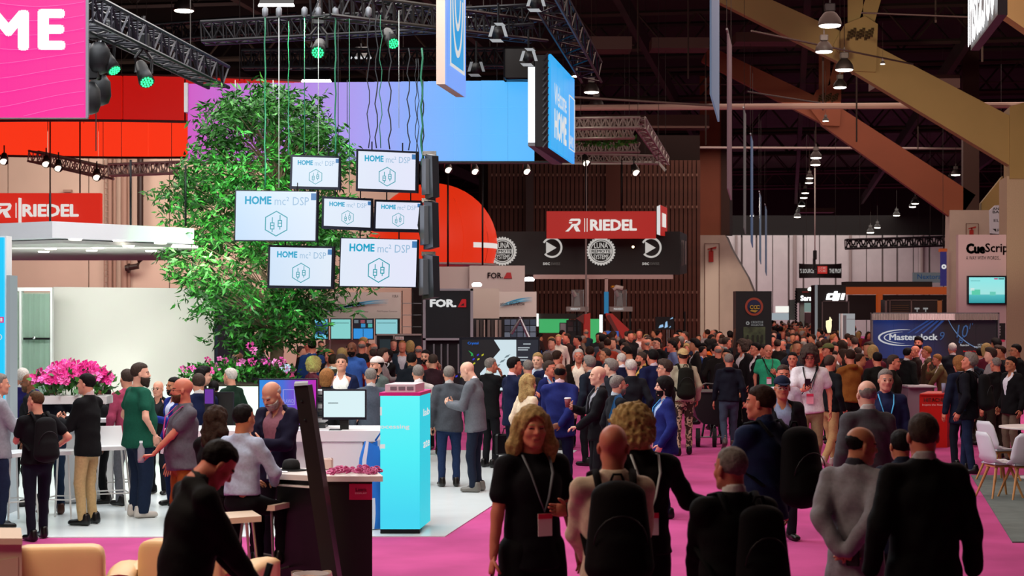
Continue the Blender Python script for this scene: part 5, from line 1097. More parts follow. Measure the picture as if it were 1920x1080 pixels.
tag(zz.build('truss_post', DARK, t), kind='stuff'); prect(1481, 562, 1491, 600, 106, .4).build('side_block', mat('teal_block', '788884', .6), t)
t = thing('light_box', 'glowing white booth panel at the far end of the aisle', 'booth', P(1470, 600, 150)); prect(1455, 574, 1481, 586, 150, .3).build('panel', mat('glow_panel', 'f4f4ec', emit=1.0), t); prect(1448, 587, 1483, 600, 150.3, .3).build('counter', mat('glow_panel2', 'c8d8e0', emit=.5), t)
t = thing('booth_tower', 'black booth tower with glowing white logo', 'booth', G(1562, 48)); Yj = F/48
prect(1533, 534, 1586, 700, Yj, 1.5).build('body', mat('tower_black', '100e10', .5), t); prect(1530.5, 534, 1533, 700, Yj-.02, .3).build('lit_edge', mat('edge_lit', 'b0b4b8', emit=.4), t)
wj = mat('logo_glow', 'ffffff', emit=2.0); S = lambda pts: MB().slab([P(u, v, Yj-.06) for u, v in pts], (0, .05, 0)).build('logo', wj, t)
S([(1549, 562), (1566, 562), (1566, 558.5), (1555, 558.5), (1556.5, 553.5), (1566, 553.5), (1566, 550), (1554, 550), (1551, 551.5)]); S([(1560, 562), (1567, 562), (1571, 546), (1565, 546)]); S([(1561, 565), (1570, 565), (1573, 562), (1576, 550), (1571, 550), (1568, 561.5), (1562, 561.5)]); S([(1576, 562), (1582, 562), (1585, 550), (1579, 550)])
for q in ((1541, 564, 1543, 640), (1590, 564, 1592.5, 640), (1541, 564, 1592, 565.5)): prect(*q, Yj-.1, .15).build('frame_line', mat('frame_grey', '6a6060', .5), t)
prect(1543, 566, 1590, 640, Yj-.05, .04).build('inner_panel', mat('inner_brown', '241a1a', .5), t)
t = thing('white_cabinet', 'white lit cabinet with open door beside the black tower with glowing logo', 'cabinet', G(1592, 60)); Yw = F/60
prect(1579, 588, 1603, 700, Yw, .5).build('body', mat('white_lit', 'e8ecf0', .4, emit=.35), t); prect(1581, 591, 1587, 640, Yw-.02, .02).build('door', mat('grey_door', '70747a', .4), t); prect(1577.5, 588, 1580, 700, Yw-.05, .2).build('edge', WHITE, t); prect(1588, 598, 1603, 599, Yw-.02, .02).build('shelf', GREYM, t)
t = tag(MB().path([P(1554.5, 624, 53), P(1554, 612, 53), P(1554, 602, 53), P(1556, 599, 53), P(1558, 602, 53)], [.05, .09, .09, .09, .05], 8).build('glowing_lamp', mat('cream_glow', 'f4e8b8', emit=1.2), None, True), 'curved cream glowing lamp in front of the black tower with glowing logo', 'lamp')
# orange beam booth
t = thing('exhibition_stand', 'orange beam and post booth frame with black fascia', 'booth', G(1680, 44)); Yo = F/44; og = mat('orange_beam', 'd4581c', .5, emit=.4)  # emission put into the orange to brighten beam, post and cap
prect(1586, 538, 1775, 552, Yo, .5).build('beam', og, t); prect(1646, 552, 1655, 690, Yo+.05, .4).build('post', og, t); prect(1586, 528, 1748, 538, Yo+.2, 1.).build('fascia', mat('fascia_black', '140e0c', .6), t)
prect(1592, 553, 1775, 600, Yo+3, .3).build('back_panel', mat('back_dark', '160f0e', .7), t)
t = thing('glass_booth', 'glass-walled booth with wooden blinds behind the clock screen', 'booth', G(1712, 50)); Yg = F/50
prect(1660, 562, 1768, 600, Yg, .8).build('body', mat('booth_brown', '2a201e', .5), t)
for q in ((1660, 562, 1768, 563.5), (1660, 562, 1663, 600), (1668, 562, 1669.5, 600), (1708, 562, 1710, 600), (1758, 562, 1766, 600)): prect(*q, Yg-.06, .1).build('frame', mat('frame_taupe', '7a6a64', .5) if q[0] < 1758 else mat('orange_wood', 'b87c4c', .5), t)
for k in range(7): prect(1672, 572+k*4, 1704, 573.4+k*4, Yg-.04, .04).build('slat', mat('wood_slat', '5c4630', .6), t)
for u in (1716, 1732): 
    MB().slab([P(u, 580, Yg-.1), P(u+8, 580, Yg-.1), P(u+8, 577, Yg-.1), P(u, 577, Yg-.1)], (0, .1, 0)).build('drone', mat('drone_white', 'e8e8e8', .4, emit=.3), t); prect(u+3.4, 580, u+4.6, 585, Yg-.1, .05).build('drone_stand', mat('drone_white', 'e8e8e8', .4, emit=.3), t)
t = sign_box('hanging_sign', 'pale hanging sign with blue lettering near the far wall', 'sign', 1712, 511, 1772, 530, 110, .2, mat('pale_sign', 'b8bcc4', .6, emit=.15)); ptext('Nextorage', 1720, 514, 1776, 526, 109.9, mat('sign_blue', '2c6cb0', .6, emit=.2), t, .02)
t = sign_box('hanging_banner', 'vertical violet-blue banner with white round mark under an orange cap', 'banner', 1765, 472, 1775, 536, 72, .2, mat('violet_banner', '3c38a0', .6, emit=.25)); prect(1763, 466, 1776, 472, 72, .3).build('cap', og, t); MB().ring(P(1770, 500, 71.95), .04, .1, (0, .03, 0), n=16).build('round_mark', WHITEP, t)
truss('truss', P(1586, 458, 95), P(1775, 452, 95), .5, .5, .06, 20, mat('black_truss', '18181c', .4, .5), 'black truss high in front of the far wall', 'truss')
# clock screen
Ym = F/78; t = thing('clock_screen', 'wide dark blue wall screen showing a big clock dial', 'screen', G(1753, 78))
prect(1635, 597, 1870, 700, Ym, .2).build('housing', BLACK, t)
for k in range(6):
    u0, u1 = 1637+k*38.6, 1637+(k+1)*38.6-.3; prect(u0, 600, u1, 672, Ym-.01, .01).build('screen_tile', grad_mat('clock_blue', [(0, '0a1638'), (.35, '102f6c'), (.6, '0a1c44'), (.8, '04060e'), (1, '040610')], 0, .8, P(1637, 0, Ym)[0], P(1868, 0, Ym)[0], ang=.3) if k == 0 else bpy.data.materials['clock_blue'], t)
ptext('Masterclock', 1667, 626, 1758, 638, Ym-.03, mat('clock_white', 'd8d8dc', emit=.7), t, .07)
def arc(cx_, cy_, rx_, ry_, a0, a1, w, m, nm='arc'):
    V = []; n = 24
    for i in range(n+1):
        a = math.radians(a0+(a1-a0)*i/n); ww_ = w*math.sin(math.pi*i/n)+.25
        for r in (-ww_/2, ww_/2): V.append(P(cx_+(rx_+r)*math.cos(a), cy_-(ry_+r)*math.sin(a), Ym-.025))
    mk(nm, V, [(2*i, 2*i+1, 2*i+3, 2*i+2) for i in range(n)], m, t)
cwm = mat('clock_white', 'd8d8dc', emit=.7); arc(1698, 633, 50, 15, 80, 285, 3.5, cwm); arc(1700, 633, 42, 11, 100, 265, 2, cwm)
lb_ = mat('clock_pale', '6c90c0', emit=.6); arc(1870, 560, 100, 100, 195, 262, 1.6, lb_, 'dial_edge')
for s_, u0, v0, u1, v1 in (('9', 1762, 622, 1771, 638), ('8', 1797, 632, 1806, 644), ('10', 1793, 609, 1815, 633), ("1'", 1817, 606, 1824, 617)): ptext(s_, u0, v0, u1, v1, Ym-.03, mat('clock_num', '2c5c94', emit=.6), t, .0, shear=.2)
for k in range(4): MB().slab([P(1700+k*14, 625, Ym-.02), P(1704+k*14, 625, Ym-.02), P(1744+k*9, 601, Ym-.02), P(1738+k*9, 601, Ym-.02)], (0, .004, 0)).build('light_ray', mat('ray_blue', '1c4890', emit=.6), t)
ptext('Masterclock', 1800, 645, 1817, 649, Ym-.03, cwm, t, .02); ptext('UTC TIME', 1833, 645, 1846, 648, Ym-.03, cwm, t, .0); ptext('2024/04/15 16:30', 1826, 649, 1854, 652, Ym-.03, cwm, t, .0); ptext('Days Time Transfer', 1806, 657, 1838, 661, Ym-.03, mat('clock_red', 'e02020', emit=.7), t, .02)
t = thing('pelmet', 'grey pleated fabric pelmet with pale middle above the clock screen', 'pelmet', P(1753, 600, Ym))
for u0, u1, m in ((1635, 1703, 'a09890'), (1703, 1790, 'd8ccc8'), (1790, 1872, '8a8078')):
    V = []; n = int((u1-u0)/1.5)
    for i in range(n+1):
        for v in (600, 588): V.append(P(u0+(u1-u0)*i/n, v, Ym-.1-.03*(i % 2)))
    mk('pleated_cloth', V, [(2*i, 2*i+2, 2*i+3, 2*i+1) for i in range(n)], mat('pleat'+m, m, .7), t)
prect(1633, 586, 1874, 588, Ym-.1, .1).build('rail', GREYM, t)
for u in (1634, 1871): prect(u, 586, u+3, 720, Ym-.1, .1).build('post', GREYM, t)
# cuescript wall
Yq = F/55; t = thing('booth_wall', 'pale pink booth wall with black and dark red lettering', 'booth wall', G(1845, 55)); prect(1797, 440, 1891, 717, Yq, .3).build('panel', mat('pink_grey_wall', 'ccb0b4', .6), t)
bt = mat('black_print', '121014', .6); rt = mat('dark_red_print', '54121e', .6)
ptext('Cue', 1811, 456, 1847, 476, Yq-.01, bt, t, .16); ptext('Scrip', 1847, 456, 1890, 478, Yq-.01, rt, t, .05); ptext('A WAY WITH WORDS...', 1811, 480, 1876, 487, Yq-.01, bt, t, .0)
t = thing('wall_monitor', 'turquoise wall monitor on the pale pink booth wall', 'monitor', P(1850, 571, Yq-.2))
prect(1814, 517, 1887, 571, Yq-.2, .12).build('housing', bez, t); prect(1817, 520, 1884, 568, Yq-.205, .004).build('screen', grad_mat('turquoise_screen', [(0, '2c9ca4'), (.3, '50c0c4'), (.35, 'a8ece8'), (1, '90f0f0')], 2, .9, P(0, 568, Yq)[2], P(0, 520, Yq)[2]), t)
for q, cc in (((1822, 543, 1838, 553), '60dcb8'), ((1856, 547, 1867, 554), '70dcc8'), ((1820, 540, 1827, 545), 'e0fcf8'), ((1864, 521.5, 1871, 524), 'c05080'), ((1872, 521.5, 1883, 524), '3c7c80'), ((1820, 526, 1838, 527), '60b0b0')): prect(*q, Yq-.21, .003).build('screen_shape', mat('scr'+cc, cc, emit=.8), t)
t = thing('hanging_sign', 'pink-white sign listing three dark names beside the olive column', 'sign', P(1880, 437, 66)); Y6 = 66
MB().slab([P(1858, 437, Y6), P(1895, 440, Y6), P(1895, 384, Y6), P(1867, 385, Y6), P(1857, 394, Y6)], (0, .2, 0)).build('panel', mat('pinkish_sign', 'e4c4c4', .6, emit=.3), t)
ptext('ANTON', 1861, 389, 1892, 394, Y6-.02, bt, t, .05); ptext('BAUER', 1861, 395, 1892, 400, Y6-.02, bt, t, .05); ptext('ELITE', 1863, 411, 1890, 416, Y6-.02, rt, t, .02); ptext('Rycote', 1870, 429, 1900, 436, Y6-.02, bt, t, .02)
MB().slab([P(1861, 429, Y6-.02), P(1868, 429, Y6-.02), P(1868, 435, Y6-.02)], (0, .01, 0)).build('logo', bt, t)
t = thing('wall_phone_board', 'small dark notice board with pink sticker beside the olive column', 'board', P(1878, 640, 50)); prect(1871, 606, 1885, 638, 50, .08).build('panel', mat('board_blk', '101010', .5), t); prect(1872, 637, 1884, 641, 49.95, .05).build('sticker', mat('sticker_pink', 'c03058', .5), t)
for k in range(4): prect(1873, 611+k*5, 1876, 614+k*5, 49.97, .02).build('label', mat('dim_print2', '8a8a88', .6), t)
# sign letters upper right
t = thing('hanging_sign', 'black sign with glowing white lettering at the upper right', 'sign', P(1840, 80, 35))
k_ = 3.35; s1_ = 100.0; kk = 335/s1_; Y0_, Y1_ = F/s1_, F/114.9; z0_ = 2.4+(585-93)/s1_
a = AXP(kk, Y0_, z0_); b = AXP(kk, Y1_, z0_-.05)
MB().slab([a+(.05, 0, -.02), b+(.05, 0, -.02), b+(.05, 0, 1.4), a+(.05, 0, 1.4)], (.16, 0, 0)).build('housing', mat('sign_house', '1c1a22', .5), t)
V, Fc = text_mesh('Insta360', .07, 0); V = V.copy(); lo, hi = V.min(0), V.max(0); al = (V[:, 0]-lo[0])/(hi[0]-lo[0]); be = (V[:, 1]-lo[1])/(hi[1]-lo[1])
mk('lettering', a+(0, 0, .02)+al[:, None]*(b-a)+be[:, None]*np.array([0, 0, 1.3]), Fc, mat('letter_glow', 'ffffff', emit=2.2), t)
# podium
s = 106; Yp = F/s; t = thing('podium', 'red podium with white lettering', 'podium', G(1750, s)); rp_ = mat('podium_red', 'c0180e', .5); rp2 = mat('podium_red_side', 'a4140c', .5)
zt = P(0, 741, Yp)[2]
MB().slab([G(1725, s), G(1776, s), G(1776, s)+(0, 0, zt), G(1725, s)+(0, 0, zt)], (0, .05, 0)).build('front_panel', rp_, t)
MB().slab([G(1776, s), P(1793, 0, Yp+.9)*(1, 1, 0), P(1788, 0, Yp+.9)*(1, 1, 0)+(0, 0, zt), G(1776, s)+(0, 0, zt)], (-.05, .02, 0)).build('side_panel', rp2, t)
MB().slab([G(1727, s)+(0, .05, .02), G(1773, s)+(0, .05, .02), P(1786, 0, Yp+.88)*(1, 1, 0), P(1735, 0, Yp+.88)*(1, 1, 0)], (0, 0, zt-.04)).build('body', rp2, t)
MB().slab([G(1724, s)+(0, -.03, zt), G(1777, s)+(0, -.03, zt), P(1790, 0, Yp+.9)*(1, 1, 0)+(0, 0, zt), P(1740, 0, Yp+.9)*(1, 1, 0)+(0, 0, zt)], (0, 0, .03)).build('top', mat('podium_top', 'c02c24', .4), t)
hw_ = mat('podium_print', 'e8c8c0', .6); ptext('HITACHI', 1732, 746, 1768, 754, Yp-.005, hw_, t, .04); ptext('Inspire the Next', 1729, 757, 1769, 762, Yp-.005, hw_, t, .0)
t = thing('reception_counter', 'grey counter behind the red podium', 'counter', G(1727, 98)); Yr = F/98
MB().slab([G(1703, 98), G(1748, 98), G(1748, 98)+(0, 0, P(0, 727, Yr)[2]), G(1703, 98)+(0, 0, P(0, 727, Yr)[2])], (0, .6, 0)).build('body', mat('warm_grey_lam', '8c7c84', .5), t)
MB().box(P(1726, 725, Yr)+(0, .25, 0), (.55, .8, .04), bev=.01).build('worktop', mat('counter_top_grey', 'a8a0a4', .4), t)
t = thing('water_glass', 'clear water glass standing on the red podium', 'glass', P(1769, 741, Yp+.3)); MB().lathe(P(1769, 0, Yp+.3)*(1, 1, 0)+(0, 0, zt+.031), [(.03, 0), (.038, .17), (.034, .17), (.027, .01)], 14).build('glass', mat('glass_blue', 'a8b4d4', .1, alpha=.55), t, True)
MB().lathe(P(1769, 0, Yp+.3)*(1, 1, 0)+(0, 0, zt+.035), [(.026, 0), (.031, .11)], 12).build('water', mat('glass_water', '8090b8', .1, alpha=.6), t, True)
# white shell chairs and table
shell = mat('chair_shell_white', 'd4dae0', .35); wood = mat('chair_wood', 'c08850', .5, var=.1, vscale=8)
def shell_chair(lb, c, rz):
    t = thing('shell_chair', lb, 'chair', (0, 0, 0), 'white shell chairs'); V = []
    prof = [(.24, .44), (.20, .46), (.08, .445), (-.08, .44), (-.17, .47), (-.215, .56), (-.24, .68), (-.265, .80), (-.28, .86)]; n = 9
    for j, (y, z) in enumerate(prof):
        w = (.19, .225, .235, .235, .23, .22, .21, .19, .13)[j]; cu = (.02, .02, .03, .035, .05, .06, .05, .04, .03)[j]
        for i in range(n):
            x = -1+2*i/(n-1); e = cu*x*x
            V.append((w*x, y+(e if j > 4 else 0), z+(e if j <= 4 else 0)))
    N = len(V); off = np.array([0, 0, -.012]); V2 = [np.array(v)+((0, -.012, 0) if k//n > 4 else off) for k, v in enumerate(V)]
    Fc = []
    for j in range(len(prof)-1):
        for i in range(n-1): q = j*n+i; Fc += [(q, q+1, q+n+1, q+n), (N+q, N+q+n, N+q+n+1, N+q+1)]
    rim = [i for i in range(n)]+[j*n+n-1 for j in range(1, len(prof))]+[(len(prof)-1)*n+i for i in range(n-2, -1, -1)]+[j*n for j in range(len(prof)-2, 0, -1)]
    for k in range(len(rim)): a_, b_ = rim[k], rim[(k+1) % len(rim)]; Fc.append((a_, N+a_, N+b_, b_))
    mk('shell', V+list(V2), Fc, shell, t, True)
    MB().box((0, .0, .45), (.36, .34, .03), bev=.012).build('seat_pad', shell, t)
    for sx in (-1, 1):
        for sy in (-1, 1): MB().tube((sx*.09, sy*.09, .43), (sx*.22, sy*.22, 0), .022, .013, 8).build('leg', wood, t)
    MB().box((0, 0, .415), (.26, .26, .025)).build('leg_frame', wood, t)
    t.location = c; t.rotation_euler = (0, 0, rz); return t
shell_chair('white shell chair standing nearest in front, all four wooden legs visible', G(1874, 145), -1.05-.3)
shell_chair('white shell chair just behind the nearest one, turned to the table', G(1872, 132), -1.2)
shell_chair('white shell chair at the picture edge seen from behind', G(1915, 146), .15)
t = thing('round_table', 'round white meeting table cut off by the right picture edge', 'table', G(1935, 130)); c = G(1940, 130)
MB().lathe(c+(0, 0, .72), [(.47, 0), (.5, .01), (.5, .03), (.47, .035)], 30).build('tabletop', mat('table_white', 'e0dcd8', .35), t); MB().tube(c, c+(0, 0, .72), .035, n=10).build('pedestal', WHITE, t); MB().lathe(c, [(.28, 0), (.25, .02), (.04, .035)], 20).build('base', WHITE, t)
# tilt truck
t = thing('tilt_cart', 'black wheeled tilt cart pushed along the pink aisle', 'cart', G(1318, 104)); cb2 = mat('cart_black', '0c0c0e', .45); c = G(1318, 104)
fx = lambda u: (u-1318)/104
prof = [(fx(1290), P(0, 733, F/104)[2]), (fx(1303), .62-.1), (fx(1316), .4), (fx(1352), .38), (fx(1362), P(0, 733, F/104)[2])]
MB().slab([c+(x, -.35, z) for x, z in prof], (0, .75, 0)).build('bin', cb2, t)
MB().slab([c+(x*.93, -.3, z+.01) for x, z in ((prof[0][0], prof[0][1]), (prof[4][0], prof[4][1]))]+[c+(prof[4][0]*.93, .36, prof[4][1]+.01), c+(prof[0][0]*.93, .36, prof[0][1]+.01)], (0, 0, .004)).build('opening', BLACK, t)
MB().path([c+(prof[0][0]-.1, -.38, prof[0][1]), c+(prof[4][0], -.38, prof[4][1]), c+(prof[4][0], .42, prof[4][1]+.1), c+(.1, .42, prof[4][1]+.12), c+(prof[0][0]-.1, -.38, prof[0][1])], .014, 6).build('rim', mat('rim_grey', '6c6c6c', .4, .6), t)
for dx, dy in ((-.17, -.42), (.12, -.45), (.35, .3)):
    w = c+(dx, dy, .17); MB().path([w+(0, -.0, 0), w+(.07, -.01, 0)], .165, 22).build('wheel', mat('tyre', '0a0a0a', .8), t); MB().path([w+(-.005, 0, 0), w+(.08, -.01, 0)], .05, 12).build('hub', GREYM, t)
MB().tube(c+(-.17, -.3, .17), c+(.4, -.3, .17), .015, n=6).build('axle', GREYM, t)
for dx in (-.05, .1): MB().path([c+(dx, -.3, .17), c+(dx+.05, -.2, .4)], .02, 6).build('bracket', DARK, t)
# ================================================ PEOPLE: continuous bodies grown from distance fields
class Fld:
    def __init__(s, lo, hi, h):
        s.h = h; s.lo = np.array(lo, float); s.n = np.ceil((np.array(hi)-s.lo)/h).astype(int)+1
        s.ax = [(s.lo[i]+h*np.arange(s.n[i])).astype(np.float32) for i in range(3)]; s.F = np.full(s.n, .4, np.float32)
    def sl(s, lo, hi):
        a = np.clip(np.floor((np.array(lo)-s.lo)/s.h).astype(int), 0, s.n); b = np.clip(np.ceil((np.array(hi)-s.lo)/s.h).astype(int)+1, 0, s.n)
        if (b <= a).any(): return None, None
        S = tuple(slice(a[i], b[i]) for i in range(3))
        return S, (s.ax[0][S[0]][:, None, None], s.ax[1][S[1]][None, :, None], s.ax[2][S[2]][None, None, :])
    def put(s, S, d, k, sub=False):
        f = s.F[S]
        if sub: d = -d; h_ = np.clip(.5-.5*(d-f)/k, 0, 1); s.F[S] = f+(d-f)*(1-h_)*0+0; s.F[S] = np.maximum(f, d); return
        h_ = np.clip(.5+.5*(f-d)/k, 0, 1); s.F[S] = f+(d-f)*h_-k*h_*(1-h_)
    def cone(s, a, b, ra, rb, k=.02, sub=False):
        a, b = np.array(a, float), np.array(b, float); m = max(ra, rb)+k+3*s.h
        S, X = s.sl(np.minimum(a, b)-m, np.maximum(a, b)+m)
        if S is None: return s
        ab = b-a; L2 = ab@ab+1e-9; p = [X[i]-a[i] for i in range(3)]
        t = np.clip((p[0]*ab[0]+p[1]*ab[1]+p[2]*ab[2])/L2, 0, 1)
        d = np.sqrt((p[0]-t*ab[0])**2+(p[1]-t*ab[1])**2+(p[2]-t*ab[2])**2)-(ra+(rb-ra)*t)
        s.put(S, d, k, sub); return s
    def ell(s, c, r, R=None, k=.02, sub=False):
        c = np.array(c, float); r = np.array(r, float); m = r.max()+k+3*s.h; S, X = s.sl(c-m, c+m)
        if S is None: return s
        p = [X[i]-c[i] for i in range(3)]
        if R is not None: p = [R[0, i]*p[0]+R[1, i]*p[1]+R[2, i]*p[2] for i in range(3)]
        q = np.sqrt((p[0]/r[0])**2+(p[1]/r[1])**2+(p[2]/r[2])**2); q2 = np.sqrt((p[0]/r[0]**2)**2+(p[1]/r[1]**2)**2+(p[2]/r[2]**2)**2)+1e-6
        s.put(S, q*(q-1)/q2, k, sub); return s
    def ec(s, a, b, wa, wb, R, k=.03):
        """elliptic round cone from a to b; wa=(half width, half depth); R columns: side, front, up"""
        a, b = np.array(a, float), np.array(b, float); m = max(max(wa), max(wb))+k+3*s.h
        S, X = s.sl(np.minimum(a, b)-m, np.maximum(a, b)+m)
        if S is None: return s
        ab = b-a; L = math.sqrt(ab@ab)+1e-9; u = ab/L; p = [X[i]-a[i] for i in range(3)]
        h_ = p[0]*u[0]+p[1]*u[1]+p[2]*u[2]; t = np.clip(h_/L, 0, 1); e = h_-t*L
        sx = R[:, 0]-u*(R[:, 0]@u); sx /= np.linalg.norm(sx); sy = np.cross(u, sx)
        w = wa[0]+(wb[0]-wa[0])*t; d_ = wa[1]+(wb[1]-wa[1])*t
        qx = (p[0]*sx[0]+p[1]*sx[1]+p[2]*sx[2]); qy = (p[0]*sy[0]+p[1]*sy[1]+p[2]*sy[2]); mn = np.minimum(w, d_)
        q = np.sqrt((qx/w)**2+(qy/d_)**2+(e/mn)**2); g = np.sqrt((qx/w**2)**2+(qy/d_**2)**2+(e/mn**2)**2)+1e-6
        s.put(S, q*(q-1)/g, k); return s
    def P(s): return s.ax[0][:, None, None], s.ax[1][None, :, None], s.ax[2][None, None, :]
    def mesh(s):
        F = s.F; I = F < 0; nx, ny, nz = F.shape
        c = I[:-1, :-1, :-1].astype(np.int8)
        for d in ((1, 0, 0), (0, 1, 0), (1, 1, 0), (0, 0, 1), (1, 0, 1), (0, 1, 1), (1, 1, 1)):
            c = c+I[d[0]:nx-1+d[0], d[1]:ny-1+d[1], d[2]:nz-1+d[2]]
        act = (c > 0) & (c < 8); idx = np.argwhere(act)
        if not len(idx): return np.zeros((0, 3)), np.zeros((0, 4), int)
        num = np.full(act.shape, -1, np.int32); num[act] = np.arange(len(idx)); co = [(i, j, k) for i in (0, 1) for j in (0, 1) for k in (0, 1)]
        val = {d: F[idx[:, 0]+d[0], idx[:, 1]+d[1], idx[:, 2]+d[2]] for d in co}
        acc = np.zeros((len(idx), 3)); cnt = np.zeros(len(idx))
        for d in co:
            for a in range(3):
                if d[a]: continue
                e = list(d); e[a] = 1; v0, v1 = val[d], val[tuple(e)]; m = (v0 < 0) != (v1 < 0)
                t = v0[m]/(v0[m]-v1[m]); q = np.tile(np.array(d, float), (m.sum(), 1)); q[:, a] = t; acc[m] += q; cnt[m] += 1
        V = s.lo+(idx+acc/cnt[:, None])*s.h; Q = []
        for a in range(3):
            b, c_ = (a+1) % 3, (a+2) % 3; sA = [slice(None)]*3; sB = [slice(None)]*3; sA[a] = slice(0, -1); sB[a] = slice(1, None)
            ch = I[tuple(sA)] != I[tuple(sB)]; e = np.argwhere(ch); ok = (e[:, b] > 0) & (e[:, c_] > 0) & (e[:, b] < F.shape[b]-1) & (e[:, c_] < F.shape[c_]-1); e = e[ok]
            if not len(e): continue
            ins = I[tuple(e.T)]; g = []
            for db, dc in ((-1, -1), (0, -1), (0, 0), (-1, 0)):
                q = e.copy(); q[:, b] += db; q[:, c_] += dc; g.append(num[tuple(q.T)])
            g = np.stack(g, 1); g[~ins] = g[~ins][:, ::-1]; Q.append(g)
        return V, np.vstack(Q)
def ik(S, W, l1, l2, pole):
    S, W, pole = np.array(S, float), np.array(W, float), np.array(pole, float); d = W-S; L = np.linalg.norm(d)
    if L > (l1+l2)*.999: W = S+d/L*(l1+l2)*.999; d = W-S; L = np.linalg.norm(d)
    u = d/L; p = pole-u*(pole@u); p /= np.linalg.norm(p)+1e-9; x = (l1*l1-l2*l2+L*L)/(2*L); return S+u*x+p*math.sqrt(max(l1*l1-x*x, 0)), W
def rot(yaw=0, pitch=0, roll=0):
    a, b, c = math.radians(yaw), math.radians(pitch), math.radians(roll)
    Z = np.array([[math.cos(a), -math.sin(a), 0], [math.sin(a), math.cos(a), 0], [0, 0, 1]]); X = np.array([[1, 0, 0], [0, math.cos(b), -math.sin(b)], [0, math.sin(b), math.cos(b)]])
    Y = np.array([[math.cos(c), 0, math.sin(c)], [0, 1, 0], [-math.sin(c), 0, math.cos(c)]]); return Z@X@Y
# wrist places for the right arm, torso frame: side, front, height; pole; hand direction; curl
ARMS = dict(down=((.255, .03, .88), (.4, -1, 0), None, .35), pocket=((.215, .07, .955), (.8, -1, 0), (-.3, .3, -.9), .3), chest=((.09, .33, 1.18), (.5, -.3, -1), (-.5, .6, .4), .9), cross=((-.13, .23, 1.21), (.7, .1, -1), (-1, .1, .2), .5),
            hip=((.20, .05, 1.04), (1, -.8, 0), (-.5, .6, -.4), .5), back=((.03, -.19, .96), (.9, -.7, 0), (-.9, .1, -.3), .7), reach=((.13, .52, 1.22), (.6, 0, -1), (0, 1, -.1), .5), low=((.10, .30, .99), (.7, -.6, -.6), (-.3, .9, -.1), .6),
            face=((.08, .19, 1.46), (.6, .3, -1), (-.3, -.2, .9), .7), open=((.42, .22, 1.12), (.5, -.6, -1), (.5, .8, .2), .3), table=((.16, .42, 1.02), (.7, -.3, -.7), (-.1, 1, -.2), .3), clasp=((.035, .22, .95), (.8, -.5, -.3), (-.6, .3, -.6), .6),
            wide=((.50, .10, 1.16), (.2, -.8, -1), (.9, .3, .1), .3), up=((.16, .30, 1.42), (.6, 0, -1), (-.1, .4, .9), .8), lap=((.12, .30, .30), (.7, -.3, -.3), (-.3, .9, -.1), .5))
def hand(V, Fc, W, f, n, side, curl, ns=6):
    """palm, four unequal fingers bent at the knuckles, thumb leaving the side of the palm"""
    f = f/np.linalg.norm(f); n = n-f*(n@f); n /= np.linalg.norm(n)+1e-9; s = np.cross(f, n)*side
    m = MB(); m.path([W-f*.012, W+f*.03, W+f*.07, W+f*.092], [.026, .036, .040, .034], 10, flat=.45, up=tuple(n))
    for i, (o, L) in enumerate(((.029, .070), (.010, .080), (-.010, .074), (-.028, .058))):
        b = W+f*(.084-.004*abs(i-1))+s*o; d = f; pts = [b-f*.02, b]
        for j, q in enumerate((.42, .33, .25)):
            a = curl*(.55, .8, .5)[j]*(1+.12*i); d = d*math.cos(a)+n*math.sin(a) if j == 0 else (d*math.cos(a)+np.cross(np.cross(d, n)/max(np.linalg.norm(np.cross(d, n)), 1e-6), d)*math.sin(a))
            pts.append(pts[-1]+d*L*q)
        m.path(pts, [.0095, .0095, .0088, .008, .0058], ns)
    b = W+f*.022+s*.026; d = (f*.62+s*.75+n*.25); d /= np.linalg.norm(d); p1 = b+d*.034; d2 = f*.85+s*.2+n*(.3+.5*curl); d2 /= np.linalg.norm(d2); p2 = p1+d2*.03; m.path([b-d*.012, b, p1, p2, p2+(d2+n*.3*curl)*.022], [.012, .0125, .0108, .0095, .0065], ns)
    o = len(V); V += m.V; Fc += [tuple(i+o for i in q) for q in m.F]
def head_field(s, R, C, neck, opts, k=1.0):
    H = lambda x, y, z: C+R@(np.array([x, y, z])*k)
    E = lambda c, r, kk=.02, sub=False: s.ell(H(*c), np.array(r)*k, R, kk, sub)
    w = opts.get('hw', 1.0)
    E((0, -.012, .045), (.075*w, .096, .086)); E((0, .022, -.02), (.060*w, .072, .085), .025); s.cone(H(-.05*w, .0, -.045), H(-.018, .066, -.088), .018, .018, .03); s.cone(H(.05*w, .0, -.045), H(.018, .066, -.088), .018, .018, .03)
    s.cone(H(-.032, .078, .028), H(.032, .078, .028), .013, .013, .014); s.cone(H(0, .086, .022), H(0, .106, -.016), .009, .0125, .008); s.cone(H(-.011, .094, -.018), H(.011, .094, -.018), .008, .008, .006)
    for q in (-1, 1):
        E((q*.038*w, .058, -.018), (.024, .024, .024), .02); E((q*.080*w, -.006, .0), (.010, .018, .031), .008); E((q*.031, .102, .010), (.016, .015, .009), .01, True)
    s.cone(H(-.017, .088, -.052), H(.017, .088, -.052), .0085, .0085, .008)
    s.cone(H(0, -.022, -.05), neck, .056*k, .060*k, .03)
    return H
SKIN = {'l': 'd0937a', 'p': 'deaa92', 't': 'b87858', 'b': '7a4a34', 'd': '4a2c20', 'r': 'c87860'}
HAIRC = {'k': '120e0e', 'b': '2c1c14', 'm': '4e3826', 'g': '77706a', 'w': 'b8b0a8', 'y': 'a08454', 'o': '8a5c34', 'n': '3c302a'}
def skin_mat(c): return mat('skin_'+c, SKIN[c], .5, var=.04, vscale=20, spec=.3)
def cloth_mat(c): return mat('cloth_'+c, c, .85, var=.10, vscale=40, bump=.15, spec=.15, sheen=.0)
_shoe = {}
